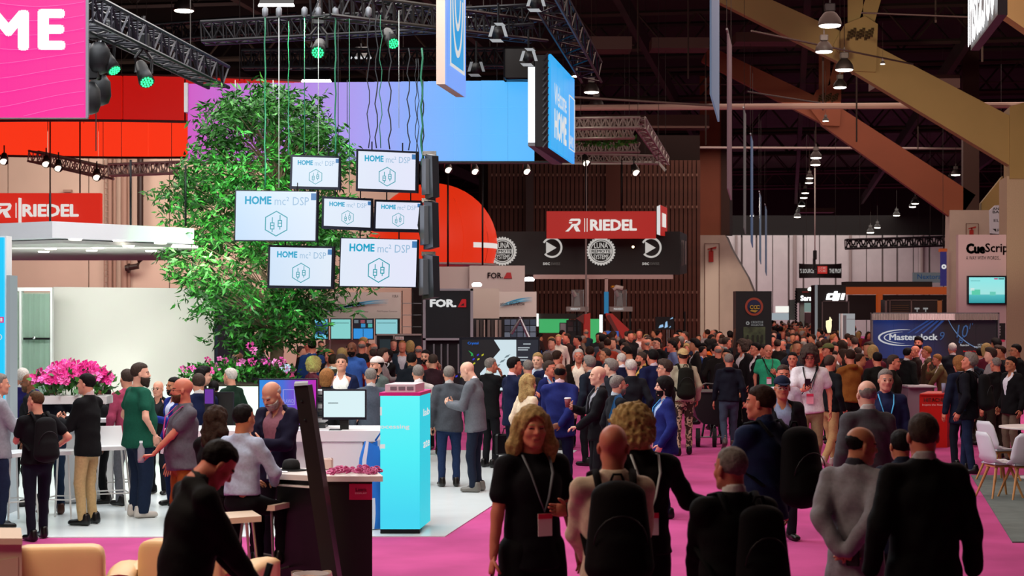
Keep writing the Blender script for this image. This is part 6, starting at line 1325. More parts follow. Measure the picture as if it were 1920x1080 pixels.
def shoe_data(m):
    if 's' not in _shoe:
        s = Fld((-.08, -.14, -.02), (.08, .24, .14), .021); I3 = np.eye(3)
        s.ec((0, -.055, .045), (0, .15, .035), (.042, .05), (.044, .034), np.array([[1, 0, 0], [0, 0, -1], [0, 1, 0]]).T, .02); s.cone((0, -.02, .05), (0, -.04, .11), .045, .045, .03)
        X = s.P(); s.F = np.maximum(s.F, -(X[2]-.004)); V, Q = s.mesh(); _shoe['s'] = (V, Q)
    if m.name not in _shoe:
        V, Q = _shoe['s']; o = mk('shoe', V, Q, m, None, True, local=True); _shoe[m.name] = o.data; bpy.data.objects.remove(o)
    return _shoe[m.name]
def build_person(sp):
    """sp: dict of pose and clothes. Built facing +Y, 1.75 m tall, feet at z=0; returns an Empty with its parts"""
    g = sp.get('girth', 1.0); q = sp.get('q', 1); hb, hc, hh = ((.021, .0155, .0076), (.032, .025, .0112), (.05, .04, .02), (.085, .07, .042))[q]
    lean = sp.get('lean', 0); stance = sp.get('legs', 'stand'); sit = stance == 'sit'; rnd = random.Random(sp.get('seed', 1))
    RT = rot(0, -lean); hip = np.array([0, 0, .93 if not sit else sp.get('seat', .78)+.10]); oz = np.array([0, 0, .93])
    if stance == 'walk': hip[2] -= .02
    T = lambda x, y, z: hip+RT@(np.array([x, y, z])-oz)
    dark = sp['top'] in ('jacket', 'coat')
    root = bpy.data.objects.new('person', None); COL.objects.link(root); root.empty_display_size = .1; sk = skin_mat(sp.get('skin', 'l'))
    # joints
    Sh = {1: T(.168*g**.4, -.005, 1.398), -1: T(-.168*g**.4, -.005, 1.398)}; arms = {}
    for sd, nm in ((1, sp.get('R', 'down')), (-1, sp.get('L', 'down'))):
        w, pole, hd, curl = ARMS[nm]; j = (rnd.uniform(-.015, .015), rnd.uniform(-.02, .02), rnd.uniform(-.03, .03)) if nm != 'back' else (0, 0, 0)
        gx = (1+(g-1)*.6) if nm in ('down', 'pocket', 'hip') else 1
        Wp = T(sd*w[0]*gx+j[0], w[1]*(1+(g-1)*1.2)+j[1], w[2]+j[2])
        if nm == 'lap': Wp = hip+np.array([sd*.12, .30, .12])
        E_, Wp = ik(Sh[sd], Wp, .285, .255, RT@np.array([sd*pole[0], pole[1], pole[2]])); f = (Wp-E_) if hd is None else RT@np.array([sd*hd[0], hd[1], hd[2]])
        arms[sd] = (E_, Wp, f/np.linalg.norm(f), curl, nm)
    feet = {1: [.105, 0, .085, 0], -1: [-.105, 0, .085, 0]}
    if stance == 'wide': feet = {1: [.20, .02, .085, 0], -1: [-.20, -.02, .085, 0]}
    if stance == 'walk': feet = {1: [.08, .27, .09, 10], -1: [-.08, -.26, .15, -30]}
    if stance == 'walk2': feet = {1: [.08, -.24, .14, -25], -1: [-.08, .22, .085, 8]}
    if stance == 'stag': feet = {1: [.12, .12, .085, 0], -1: [-.11, -.10, .085, 0]}
    if sit: feet = {1: [.11, .42, hip[2]-.53, 0], -1: [-.11, .36, hip[2]-.56, 0]}
    legs = {}
    for sd in (1, -1):
        hj = hip+np.array([sd*.088*g**.5, 0, -.03]); K, A_ = ik(hj, feet[sd][:3], .415, .405, (sd*.12, 1, .02 if not sit else .9)); legs[sd] = (hj, K, A_)
    # head
    hy, hp, hr = sp.get('hyaw', 0), sp.get('hpitch', 0), sp.get('hroll', 0)
    RH = rot(hy, -lean*.6-hp, hr); N0 = T(0, -.012, 1.475); C = N0+RH@np.array([0, .032, .128])+RT@np.array([0, 0, .005]); face = sp.get('face', 1)
    lo = np.minimum.reduce([C, N0, hip])-.45; lo[2] = 0
    # --- head part of the body (finer), then the rest of the same body
    hs = Fld(C-(.15, .17, .24), C+(.15, .18, .18), hh); Hf = head_field(hs, RH, C, N0, sp)
    hs.ec(T(0, -.012, 1.45), T(0, -.01, 1.40), (.07, .052), (.105, .06), RT, .03)
    V, Q = hs.mesh(); keep = (V[Q].mean(1)@RT[:, 2]) > (N0-.035*RT[:, 2])@RT[:, 2]; Q = Q[keep]
    L = (V-C)@RH; c = L[Q].mean(1); mi = np.zeros(len(Q), int); fx = np.abs(c[:, 0])
    eye = (((fx-.031)/.0135)**2+((c[:, 2]-.011)/.0062)**2 < 1) & (c[:, 1] > .06); brow = (((fx-.032)/.021)**2+((c[:, 2]-.032)/.006)**2 < 1) & (c[:, 1] > .06)
    lip = ((c[:, 0]/.023)**2+((c[:, 2]+.052)/.0075)**2 < 1) & (c[:, 1] > .06); mi[eye] = 1; mi[brow] = 2; mi[lip] = 3
    bf = Fld((-.62, -.5, 0), (.62, .72, 1.6), hb); I3 = np.eye(3)
    if q == 2 or True:
        bf.ec(T(0, 0, .94), T(0, 0, 1.05), (.14*g, .095*g), (.125*g, .09*g), RT); bf.ec(T(0, 0, 1.08), T(0, .005, 1.30), (.13*g, .09*g), (.15*g, .1*g), RT); bf.ec(T(0, 0, 1.3), T(0, -.01, 1.39), (.145, .09), (.10, .055), RT)
        bf.cone(N0+RT@np.array([0, 0, -.02]), N0+RH@np.array([0, .01, .04]), .062, .056, .03)
        for sd in (1, -1):
            E_, Wp, f, cu, nm = arms[sd]; bf.cone(T(0, -.012, 1.43), Sh[sd]-(0, 0, .01), .042, .042, .03); bf.cone(Sh[sd], E_, .046*g**.5, .040, .02); bf.cone(E_, Wp, .041, .026, .015)
            hj, K, A_ = legs[sd]; bf.cone(hj, K, .078*g, .052, .03); bf.cone(K, A_, .05, .036, .02)
            if sp.get('bare'): bf.cone(A_, A_+(0, .1, -.05), .036, .03)
    V2, Q2 = bf.mesh(); n1 = len(V); Vh = []; Fh = []
    for sd in (1, -1):
        E_, Wp, f, cu, nm = arms[sd]; up = RT@np.array([-sd, .15, 0.]) if nm in ('down', 'pocket', 'open', 'wide') else (RT@np.array([0, .25, -1.]) if nm in ('table', 'reach', 'low', 'lap') else (RT@np.array([0, 1., 0]) if nm == 'back' else RT@np.array([-.3*sd, -.8, .1]))); hand(Vh, Fh, Wp, f, up, sd, cu, (6, 5, 4, 3)[q])
    Va = np.vstack([V, V2, np.array(Vh)]); faces = Q.tolist()+(Q2+n1).tolist()+[tuple(i+n1+len(V2) for i in ff) for ff in Fh]
    midx = np.concatenate([mi, np.zeros(len(Q2)+len(Fh), int)])
    hc_ = HAIRC.get(sp.get('hairc', 'k'), '120e0e')
    mk('body', Va, faces, None, root, True, mats=[sk, mat('eye_dark', '1c1412', .25), mat('brow_'+hc_, hc_, .8), mat('lips_'+sp.get('skin', 'l'), {'l': 'a85a50', 'p': 'b86a60', 't': '8a4a3c', 'b': '4e2822', 'd': '341c18', 'r': 'a04c44'}[sp.get('skin', 'l')], .5)], midx=midx)
    # --- hair
    hst = sp.get('hair', 'short'); hm = mat('hair_'+hc_, hc_, .7, var=.3, vscale=60, bump=.5, spec=.12)
    if hst not in ('bald', 'none'):
        t = dict(short=.009, buzz=.004, full=.02, balding=.006, long=.017, curly=.042, bob=.02, messy=.026, cap=.010).get(hst, .012); w = sp.get('hw', 1)
        f2 = Fld(C-(.21, .2, .34 if hst in ('long',) else .25), C+(.21, .19, .21), hh*1.15)
        f2.ell(Hf(0, -.012, .047), (.075*w+t, .096+t, .086+t), RH, .01)
        X = f2.P(); p = [X[i]-C[i] for i in range(3)]; l = [RH[0, i]*p[0]+RH[1, i]*p[1]+RH[2, i]*p[2] for i in range(3)]
        A_h = .052+.28*l[1]-l[2]; B_h = np.maximum(l[1]+.0-.35*l[2]-.002, -.075-l[2])
        if hst in ('balding',): cut = np.maximum(np.maximum(l[1]+.012-.15*l[2], -.075-l[2]), l[2]-.06+.3*(l[1]+.02))
        elif hst in ('curly', 'long', 'bob'): cut = np.minimum(.04+.35*l[1]-l[2], l[1]-.35*l[2]-.02)
        else: cut = np.minimum(A_h, B_h)
        if hst in ('messy', 'full'): f2.ell(Hf(.01, .03, .125), (.06, .06, .03), RH, .03)
        if hst == 'curly':
            for a in range(12):
                an = 2*math.pi*a/12
                if -.2 < math.sin(an)-.5 and abs(math.cos(an)) < .7: continue
                f2.ell(Hf(.085*math.cos(an), -.01+.08*math.sin(an), -.03), (.045, .045, .06), RH, .03)
        if hst == 'long':
            for sd in (-1, 1): f2.cone(Hf(sd*.078, -.02, .06), Hf(sd*.112, -.01, -.10), .032, .045, .03); f2.cone(Hf(sd*.112, -.01, -.10), Hf(sd*.11, -.0, -.18), .045, .025, .03)
            f2.cone(Hf(0, -.075, .02), Hf(0, -.10, -.20), .06, .05, .04); f2.ec(Hf(0, -.06, -.04), Hf(0, -.07, -.17), (.10, .05), (.10, .04), RH, .03)
        if hst == 'bob': f2.ec(Hf(0, -.04, .02), Hf(0, -.045, -.06), (.098, .08), (.09, .07), RH, .03)
        if hst == 'pony': f2.cone(Hf(0, -.10, .04), Hf(0, -.13, -.12), .035, .018, .02)
        am = dict(curly=.012, messy=.007, long=.007, full=.005).get(hst, .003); fr = 70 if hst == 'curly' else 55
        f2.F = f2.F+am*np.sin(fr*l[0]+3+2*np.sin(31*l[2]))*np.sin(fr*l[1]+1+2*np.sin(27*l[0]))*np.sin(fr*(.4 if hst == 'long' else 1)*l[2]+2*np.sin(33*l[1]))+am*.5*np.sin(fr*2.1*l[0]+l[2]*40)*np.sin(fr*1.7*l[1]+2)
        if hst in ('long', 'curly', 'bob'):
            fc = np.sqrt((l[0]/.069)**2+((l[1]-.10)/.095)**2+((l[2]+.035)/.118)**2)-1; f2.F = np.maximum(f2.F, -fc*.06)
        else: f2.F = np.maximum(f2.F+.32*np.maximum(0, cut+.03), cut)
        Vq, Qq = f2.mesh()
        if len(Qq): mk('hair', Vq, Qq, hm, root, True)
    if sp.get('beard'):
        f3 = Fld(C-(.11, .06, .2), C+(.11, .17, .06), hh*1.1); tb = .012 if sp['beard'] != 2 else .022
        f3.ell(Hf(0, .022, -.025), np.array((.060, .072, .085))+tb, RH, .02); f3.cone(Hf(0, .07, -.09), Hf(0, .075, -.09-.04*(sp['beard'] == 2)), .03, .022, .02)
        X = f3.P(); p = [X[i]-C[i] for i in range(3)]; l = [RH[0, i]*p[0]+RH[1, i]*p[1]+RH[2, i]*p[2] for i in range(3)]
        f3.F = np.maximum(f3.F, l[2]+.034+np.maximum(0, .05-l[1])*-.25); f3.F = np.maximum(f3.F, -l[1]-.0); f3.F = np.maximum(f3.F, -(np.sqrt((l[0]/.02)**2+((l[2]+.052)/.007)**2)-1)*.006)
        Vq, Qq = f3.mesh()
        if len(Qq): mk('beard', Vq, Qq, hm, root, True)
    if hst == 'cap' or sp.get('cap'):
        cm = cloth_mat(sp.get('cap', '1c2434')); f4 = Fld(C-(.12, .14, .02), C+(.12, .22, .2), hh); f4.ell(Hf(0, -.012, .052), (.092, .112, .095), RH, .01)
        X = f4.P(); p = [X[i]-C[i] for i in range(3)]; l = [RH[0, i]*p[0]+RH[1, i]*p[1]+RH[2, i]*p[2] for i in range(3)]; f4.F = np.maximum(f4.F, .052-l[2]); Vq, Qq = f4.mesh(); cp = mk('cap', Vq, Qq, cm, root, True)
        bs = -1 if sp.get('capback') else 1; pts = [Hf(.062*math.cos(a), bs*(.075+.10*math.sin(a)), .058-.02*math.sin(a)) for a in np.linspace(0, math.pi, 12)]; mk('cap_brim', *(lambda m: (m.V, m.F))(MB().slab(pts, RH@np.array([0, 0, .008]))), cm, root)
    if sp.get('glasses'):
        gmb = MB()
        for sd in (-1, 1):
            gmb.path([Hf(sd*.032+.024*math.cos(a), .112, .010+.017*math.sin(a)) for a in np.linspace(0, 2*math.pi, 13)], .0022, 4); gmb.path([Hf(sd*.056, .11, .014), Hf(sd*.078, .0, .012)], .002, 4)
        gmb.path([Hf(-.009, .113, .014), Hf(.009, .113, .014)], .002, 4); gmb.build('glasses', mat('glasses_frame', sp['glasses'] if isinstance(sp['glasses'], str) else '141414', .3), root)
    # --- upper clothing
    tc = sp.get('topc', '101014'); top = sp.get('top', 'jacket'); o = .02 if dark else (.013 if top != 'tee' else .016); hem = sp.get('hem', .80 if top == 'jacket' else (.70 if top == 'coat' else .88)); ph = rnd.uniform(0, 6)
    amp = {0: .0055, 1: .006}.get(q, 0)*(.6 if top == 'tee' else 1)
    def torso(f, o, hem):
        b = sp.get('belly', 0)
        f.ec(hip+np.array([0, 0, min(hem, .90)-.93]), T(0, 0, 1.04), (.180*g+o*.7, .128*g+o), (.140*g+o, .104*g+o), RT, .04); f.ec(T(0, 0, 1.04), T(0, .008, 1.29), (.138*g+o, .100*g+o), (.158*g**.8+o, .112*g**.8+o), RT, .04)
        f.ec(T(0, 0, 1.27), T(0, -.008, 1.375), (.152+o, .105+o), (.112+o, .062+o), RT, .03); f.ec(T(0, -.012, 1.455), T(0, -.01, 1.40), (.07+o*.4, .054+o*.5), (.11+o, .062+o), RT, .02)
        if b: f.ell(T(0, .04+b*.4, 1.06), (.135*g, .11+b*.8, .19), RT, .07)
        if sp.get('bust'):
            for sd in (-1, 1): f.ell(T(sd*.065, .085, 1.27), (.055, .05, .055), RT, .03)
    def sleeves(f, o, full):
        for sd in (1, -1):
            E_, Wp, fd, cu, nm = arms[sd]; f.cone(T(sd*.03, -.014, 1.445), Sh[sd]-RT@np.array([0, 0, .004]), .036+o, .044+o, .025)
            end = Wp if full else Sh[sd]*.42+E_*.58
            f.cone(Sh[sd], E_ if full else end, .047*g**.4+o, (.042 if full else .052)+o, .03)
            if full: f.cone(E_, Wp-(Wp-E_)*.04, .043+o, .030+o, .02)
    wm_ = max(.62, abs(arms[1][1][0])+.15)
    def cloth(nm, o, hem, full, colr, vee=None, only=None):
        f = Fld((-.66, -.42, hip[2]+(hem-.93)*1.0-.06), (.66, .74, 1.68), hc); torso(f, o, hem); sleeves(f, o, full)
        if only is None:
            f.cone(N0-RT@np.array([0, 0, .02]), N0+RH@np.array([0, .0, .025 if top != 'tee' else .0]), .066+o*.5, .062+o*.3, .02)
            if top == 'hoodie': f.ell(N0+RT@np.array([0, -.07, -.01]), (.10, .06, .05), RT, .03)
        X = f.P(); p = [X[i]-hip[i] for i in range(3)]; l = [RT[0, i]*p[0]+RT[1, i]*p[1]+RT[2, i]*p[2] for i in range(3)]; lz = l[2]+.93
        if amp: f.F = f.F+amp*np.sin(26*lz+7*np.sin(6*l[0]+ph)+ph)*np.sin(15*l[0]+8*lz+ph*2)+amp*.5*np.sin(60*lz+20*l[0]+ph)*np.sin(30*l[1]+ph)
        f.F = np.maximum(f.F, hem-lz+.012*np.sin(9*l[0]+ph)); nk = N0+RT@np.array([0, .02, .028 if top not in ('tee',) else .0]); f.F = np.maximum(f.F, np.where(np.abs(l[0]) < .10, lz-(nk-hip)@RT[:, 2]-.93, -1.0))
        # keep neck opening below the chin at the front
        f.F = np.maximum(f.F, np.where(np.abs(l[0]) < .09, lz-1.475+.25*(l[1]-.02), -1.0) if top == 'tee' else np.where(np.abs(l[0]) < .10, lz-1.51+.35*l[1], -1.0))
        if vee:
            vz, vw = vee; wv = (lz-vz)*vw; edge = np.minimum(wv-np.abs(l[0]), l[1]-.015); f.F = np.maximum(f.F, np.minimum(edge, .05)); lap = (np.abs(l[0])-wv); f.F = np.where((lap > 0) & (lap < .05) & (l[1] > .03) & (lz > vz), f.F-.005, f.F)
        Vq, Qq = f.mesh(); return mk(nm, Vq, Qq, cloth_mat(colr), root, True) if len(Qq) else None
    full = top not in ('tee', 'polo'); nmz = dict(jacket='jacket', coat='coat', tee='tshirt', polo='polo_shirt', shirt='shirt', sweater='sweater', hoodie='hoodie', vest='vest')[top]
    if dark:
        cloth(nmz, o, hem, True, tc, vee=sp.get('vee', (1.08, .30)))
        ic_ = sp.get('inner', 'd8d8dc'); f = Fld((-.22, -.16, hip[2]+.02), (.22, .5, 1.7), hc); torso(f, .006, .92); f.cone(N0-RT@np.array([0, 0, .03]), N0+RH@np.array([0, .005, .045]), .072, .064, .015)
        X = f.P(); p = [X[i]-hip[i] for i in range(3)]; l = [RT[0, i]*p[0]+RT[1, i]*p[1]+RT[2, i]*p[2] for i in range(3)]; lz = l[2]+.93; f.F = np.maximum(f.F, lz-1.535+.42*(l[1]+.02)); f.F = np.maximum(f.F, np.abs(l[0])-.12); f.F = np.maximum(f.F, 1.04-lz)
        if not sp.get('tie'): f.F = np.maximum(f.F, np.minimum((lz-1.37)*.42-np.abs(l[0]), l[1]-.02)); Vq, Qq = f.mesh(); mk('shirt', Vq, Qq, cloth_mat(ic_), root, True)
        if sp.get('tie'): mk('tie', *(lambda m: (m.V, m.F))(MB().path([T(0, .075, 1.49), T(0, .118, 1.42), T(0, .145, 1.25), T(0, .138, 1.05)], [.012, .022, .034, .03], 6, flat=.25)), cloth_mat(sp['tie']), root, True)
    else: cloth(nmz, o, hem, full, tc)
    if sp.get('vestc'): cloth('vest', .024, .86, False, sp['vestc'], vee=(1.1, .3), only=1) if False else None
    # --- trousers
    f = Fld((-.42, -.42, 0), (.42, .62, hip[2]+.16), hc*1.25); lo_ = sp.get('loose', 0)
    f.ec(hip+(0, 0, -.05), hip+(0, 0, .07), (.142*g, .102*g), (.132*g, .094*g), I3, .04)
    for sd in (1, -1): hj, K, A_ = legs[sd]; f.cone(hj, K, .088*g**.7+lo_, .066+lo_, .03); f.cone(K, A_+(0, 0, -.03), .064+lo_, .054+lo_, .02)
    X = f.P(); f.F = np.maximum(f.F, X[2]-hip[2]-.11)
    if amp: f.F = f.F+amp*.9*np.sin(34*X[2]+8*X[0]+ph)*np.sin(12*X[1]+20*X[0]+ph)
    if not sit: f.F = np.maximum(f.F, .045-X[2])
    if sp.get('shorts'): f.F = np.maximum(f.F, .5-X[2])
    Vq, Qq = f.mesh(); pm = cloth_mat(sp.get('legc', '14161c')) if sp.get('legc') != 'camo' else camo
    mk('trousers' if not sp.get('shorts') else 'shorts', Vq, Qq, pm, root, True)
    sm_ = mat('shoe_'+sp.get('shoe', '0c0a0a'), sp.get('shoe', '0c0a0a'), .35)
    for sd in (1, -1):
        so = bpy.data.objects.new('shoe', shoe_data(sm_)); COL.objects.link(so); so.parent = root; A_ = legs[sd][2]; so.location = (A_[0], A_[1]-.005, A_[2]-.085); so.rotation_euler = (math.radians(feet[sd][3] if not sit else -8), 0, -sd*.16)
    # --- lanyard and badge
    if sp.get('lan'):
        lc, bc = (sp['lan']+':e8e4e4').split(':')[:2]; b_ = sp.get('belly', 0); yf = .128*g**.8+o+b_*.5
        pts = [T(-.055, -.05, 1.475), T(-.085, .05, 1.46), T(-.07, yf-.018, 1.36), T(-.03, yf+.012, 1.22), T(0, yf+.016, 1.14), T(.03, yf+.012, 1.22), T(.07, yf-.018, 1.36), T(.085, .05, 1.46), T(.055, -.05, 1.475)]
        MB().path(pts, .009, 5, flat=.5).build('lanyard', mat('lanyard_'+lc, lc, .6), root, True)
        bd = MB().slab([T(-.045, yf+.022+b_*.3, 1.0), T(.045, yf+.022+b_*.3, 1.0), T(.045, yf+.018, 1.13), T(-.045, yf+.018, 1.13)], RT@np.array([0, .004, 0])).build('badge', mat('badge_'+bc, bc, .5), root)
        MB().slab([T(-.045, yf+.024, 1.10), T(.045, yf+.024, 1.10), T(.045, yf+.022, 1.13), T(-.045, yf+.022, 1.13)], RT@np.array([0, .004, 0])).build('badge_header', mat('badge_red', 'd02c50', .5), root)
    sp['_T'] = T; sp['_arms'] = arms; sp['_RT'] = RT; sp['_H'] = Hf
    return root
camo = mat('camouflage', 'a89878', .9); nt = camo.node_tree; _n = nt.nodes.new('ShaderNodeTexNoise'); _n.inputs['Scale'].default_value = 11; _n.inputs['Detail'].default_value = 2; _t = nt.nodes.new('ShaderNodeTexCoord'); nt.links.new(_t.outputs['Object'], _n.inputs['Vector']); _r = nt.nodes.new('ShaderNodeValToRGB'); _r.color_ramp.interpolation = 'CONSTANT'
_e = _r.color_ramp.elements; _e[0].color = lin('3a2e22')+(1,); _e[1].position = .48; _e[1].color = lin('c0b090')+(1,); _x = _e.new(.58); _x.color = lin('6a5a40')+(1,)
nt.links.new(_n.outputs['Fac'], _r.inputs[0]); nt.links.new(_r.outputs[0], nt.nodes['Principled BSDF'].inputs['Base Color'])
def backpack(root, sp, colr, label, sc=1.0, side=0):
    """a backpack worn on the back; a thing of its own placed with its wearer"""
    T = sp['_T']; RT = sp['_RT']; g = sp.get('girth', 1); t = bpy.data.objects.new('backpack', None); COL.objects.link(t); tag(t, label, 'backpack'); t.empty_display_size = .1
    m = cloth_mat(colr); yb = -.135*g**.8-.03; f = Fld((-.32, -.62, .70), (.32, .1, 1.62), .014)
    f.ec(T(side, yb-.07*sc, 1.38), T(side, yb-.10*sc, 1.02), (.13*sc, .075*sc), (.165*sc, .105*sc), RT, .05); f.ec(T(side, yb-.15*sc, 1.14), T(side, yb-.16*sc, 1.02), (.10*sc, .05*sc), (.12*sc, .06*sc), RT, .03)
    V, Q = f.mesh(); mk('bag', V, Q, m, t, True)
    for sd in (-1, 1): MB().path([T(sd*.09, yb-.01, 1.40), T(sd*.10, -.06, 1.50), T(sd*.115, .06, 1.475), T(sd*.13, .125*g, 1.34), T(sd*.155*g, .09, 1.18), T(sd*.15*g, yb, 1.06)], .021, 6, flat=.45).build('strap', m, t, True)
    MB().path([T(side-.035, yb-.03, 1.455), T(side-.02, yb-.03, 1.49), T(side+.02, yb-.03, 1.49), T(side+.035, yb-.03, 1.455)], .008, 6).build('handle', m, t, True)
    MB().path([T(side+.125*sc*math.cos(a), yb-(.155+.03*math.sin(a))*sc, 1.14+.15*math.sin(a)) for a in np.linspace(0, math.pi, 11)], .004, 5).build('zip', mat('zip_metal', '1e1e20', .5, .3), t, True)
    t.location = root.location; t.rotation_euler = root.rotation_euler; t.scale = root.scale; return t
def held(root, sp, kind, label, side=1, cat=None, colr=None):
    """phone, cup, bottle or bag carried in a hand: a thing of its own"""
    E_, Wp, f, cu, nm = sp['_arms'][side]; c = Wp+f*.09; t = bpy.data.objects.new(kind, None); COL.objects.link(t); tag(t, label, cat or kind); t.empty_display_size = .05; up = np.array([0, 0, 1.])
    if kind == 'phone':
        c = c+up*.03; x = np.array([1., 0, 0]); z = np.array([0, .3, .95]); MB().slab([c-x*.037-z*.06, c+x*.037-z*.06, c+x*.037+z*.08, c-x*.037+z*.08], (0, .009, -.002)).build('case', BLACK, t); MB().slab([c-x*.034-z*.056+(0, -.002, 0), c+x*.034-z*.056+(0, -.002, 0), c+x*.034+z*.075+(0, -.002, 0), c-x*.034+z*.075+(0, -.002, 0)], (0, .001, 0)).build('screen', mat('phone_screen', colr or '20262c', .2), t)
    elif kind == 'cup': MB().lathe(c+(0, .02, -.02), [(.03, 0), (.042, .11), (.039, .11), (.028, .01)], 14).build('cup', mat('cup_'+(colr or 'd8d0cc'), colr or 'd8d0cc', .5), t, True); MB().lathe(c+(0, .02, .088), [(.044, 0), (.044, .008), (.036, .016)], 14).build('lid', mat('cup_lid', 'e8e8e8', .4), t)
    elif kind == 'water_bottle': MB().lathe(c+(0, .02, -.06), [(.03, 0), (.034, .02), (.034, .13), (.015, .17), (.014, .19)], 14).build('bottle', mat('bottle_clear', 'c0d0d8', .1, alpha=.45), t, True); MB().lathe(c+(0, .02, .13), [(.016, 0), (.016, .02)], 10).build('bottle_cap', WHITEP, t)
    elif kind in ('briefcase', 'handbag'):
        MB().box(Wp+f*.1+(0, .0, -.24), (.12, .40, .29), bev=.02).build('case', mat('bag_black', '0c0c0e', .5), t); MB().path([Wp+f*.1+(0, -.07, -.09), Wp+f*.1+(0, -.05, -.02), Wp+f*.1+(0, .05, -.02), Wp+f*.1+(0, .07, -.09)], .01, 6).build('handle', mat('bag_black', '0c0c0e', .5), t)
    elif kind == 'wallet': MB().box(c, (.09, .02, .13), bev=.006).build('case', BLACK, t)
    t.location = root.location; t.rotation_euler = root.rotation_euler; t.scale = root.scale; return t
def sling(root, sp, colr, label, side=1):
    T = sp['_T']; t = bpy.data.objects.new('shoulder_bag', None); COL.objects.link(t); tag(t, label, 'bag'); m = cloth_mat(colr); s_ = side
    MB().path([T(-s_*.10, -.03, 1.50), T(-s_*.10, .08, 1.45), T(-s_*.02, .15, 1.28), T(s_*.12, .14, 1.10), T(s_*.19, .05, 1.02)], .013, 6, flat=.5).build('strap', m, t, True)
    MB().path([T(-s_*.10, -.03, 1.50), T(-s_*.06, -.12, 1.40), T(s_*.08, -.15, 1.18), T(s_*.19, -.04, 1.03)], .013, 6, flat=.5).build('strap', m, t, True)
    f = Fld((-.4, -.2, .75), (.4, .35, 1.2), .016); f.ec(T(s_*.2, .04, 1.0), T(s_*.2, .04, .93), (.05, .10), (.06, .12), sp['_RT'], .02); V, Q = f.mesh(); mk('bag', V, Q, m, t, True)
    t.location = root.location; t.rotation_euler = root.rotation_euler; t.scale = root.scale; return t
# ================================================ THE PEOPLE IN THE PICTURE
NP = [0]; SPOTS = []
def person(u, v, s, yaw, hair, top, legc, label, z=0.0, **kw):
    """u, v: top of the head in the picture, s: pixels per metre where the person stands"""
    NP[0] += 1; sp = dict(kw); hs, hcl = hair.split(':'); tp = (top+'::').split(':'); sp.update(hair=hs, hairc=hcl, top=tp[0], topc=tp[1], legc=legc, seed=NP[0])
    if tp[2]: sp['inner'] = tp[2]
    sp.setdefault('q', 0 if s > 195 else (1 if s > 80 else 2))
    root = build_person(sp); Hh = CH-(v-VH)/s-z; tp_ = sp['_H'](0, 0, .135)[2]; k = min(max(Hh/tp_, .84), 1.14); root.scale = (k, k, k)
    a = math.radians(yaw); t = sp['_H'](0, -.01, 0); dx = t[0]*math.cos(a)-t[1]*math.sin(a); p = G(u, s, z); root.location = (p[0]-dx*k, p[1], z); root.rotation_euler = (0, 0, a)
    if label: tag(root, label, 'person')
    SPOTS.append((p[0], p[1])); return root, sp
def PP(txt, z=0.0):
    for ln in txt.strip().split('\n'):
        if not ln.strip(): continue
        f = [x.strip() for x in ln.split('|')]; u, v, s, yaw = [float(x) for x in f[0].split()]; kw = eval('dict(%s)' % f[5]) if len(f) > 5 else {}
        person(u, v, s, yaw, f[1], f[2], f[3], f[4], z, **kw)
Z1 = .012
# ---- nearest
r, sp = person(1150, 795, 340, 4, 'bald:o', 'shirt:cdb9a2', '8a7256', 'bald man in cream shirt seen from behind with big black backpack', skin='r', R='low', L='low', hyaw=-14)
backpack(r, sp, '0c0a0c', 'big black backpack worn by the bald man in cream shirt', 1.12)
person(998, 762, 305, 205, 'long:y', 'tee:0e0e14', '0c0c10', 'man with long wavy blond hair in black t-shirt and conference badge', skin='r', lan='6a7078:e8e0dc', R='down', L='down', hem=.80, loose=.025, hyaw=-10, legs='wide', girth=1.06)
person(1188, 767, 303, 195, 'curly:y', 'shirt:0c0a0c', '0c0c10', 'man with curly blond hair in black spreading both arms behind the backpack man', skin='r', L='wide', R='wide', lan='b8c0c0', hyaw=-95, hpitch=12)
r, sp = person(1372, 837, 355, 12, 'buzz:g', 'jacket:0a0a0c:d8d4d0', '08080a', 'bald man in black suit with white collar seen from behind, nearest in the aisle', skin='r', hyaw=22, L='low', R='low', girth=1.15)
backpack(r, sp, '08080a', 'black backpack slung over the right shoulder of the bald man in black suit', .95, .07)
r, sp = person(1612, 800, 300, -32, 'balding:k', 'jacket:86848a:303038', '141418', 'older man in light grey jacket holding a black wallet behind his back', skin='t', L='back', R='back', hyaw=-46, hpitch=6, girth=1.06, hem=.74)
held(r, sp, 'wallet', 'black wallet held behind the back of the man in light grey jacket', -1)
r, sp = person(1732, 775, 330, 2, 'short:n', 'jacket:08080a:a8a0a0', '08080a', 'broad man in black suit with short dark hair seen from behind, lower right', skin='r', girth=1.16)
person(1690, 806, 268, 10, 'short:k', 'jacket:10182c:202838', '0c0c10', 'person in navy jacket half hidden between the light grey jacket and the black suit', skin='t')
r, sp = person(1428, 722, 252, 35, 'short:b', 'jacket:14203e:283050', '101014', 'tall man in navy blazer looking left with a black backpack at his side', skin='r', hyaw=32, L='chest', R='down', girth=1.05)
backpack(r, sp, '060608', 'large black backpack hanging low on the man in navy blazer', 1.15, .10)
person(1626, 713, 213, 8, 'balding:g', 'jacket:4a4a4e:c0bcb8', '18181c', 'grey-haired man with bald spot in dark grey suit seen from behind', skin='p', L='down', R='down', girth=1.1)
r, sp = person(398, 840, 352, -62, 'short:k', 'jacket:0a0a0c:303030', '0a0a0c', 'man in black suit bending forward over his phone at the lower left', skin='r', lean=9, hpitch=36, R='low', L='low', girth=1.12)
held(r, sp, 'phone', 'dark phone held by the bending man in black suit', 1)
person(456, 758, 226, -28, 'short:k', 'shirt:a8b4cc', '0c0c10', 'woman in light blue-white shirt and black trousers sitting on a bar stool', skin='t', legs='sit', seat=.78, L='lap', R='lap', hyaw=-10, hem=.96)
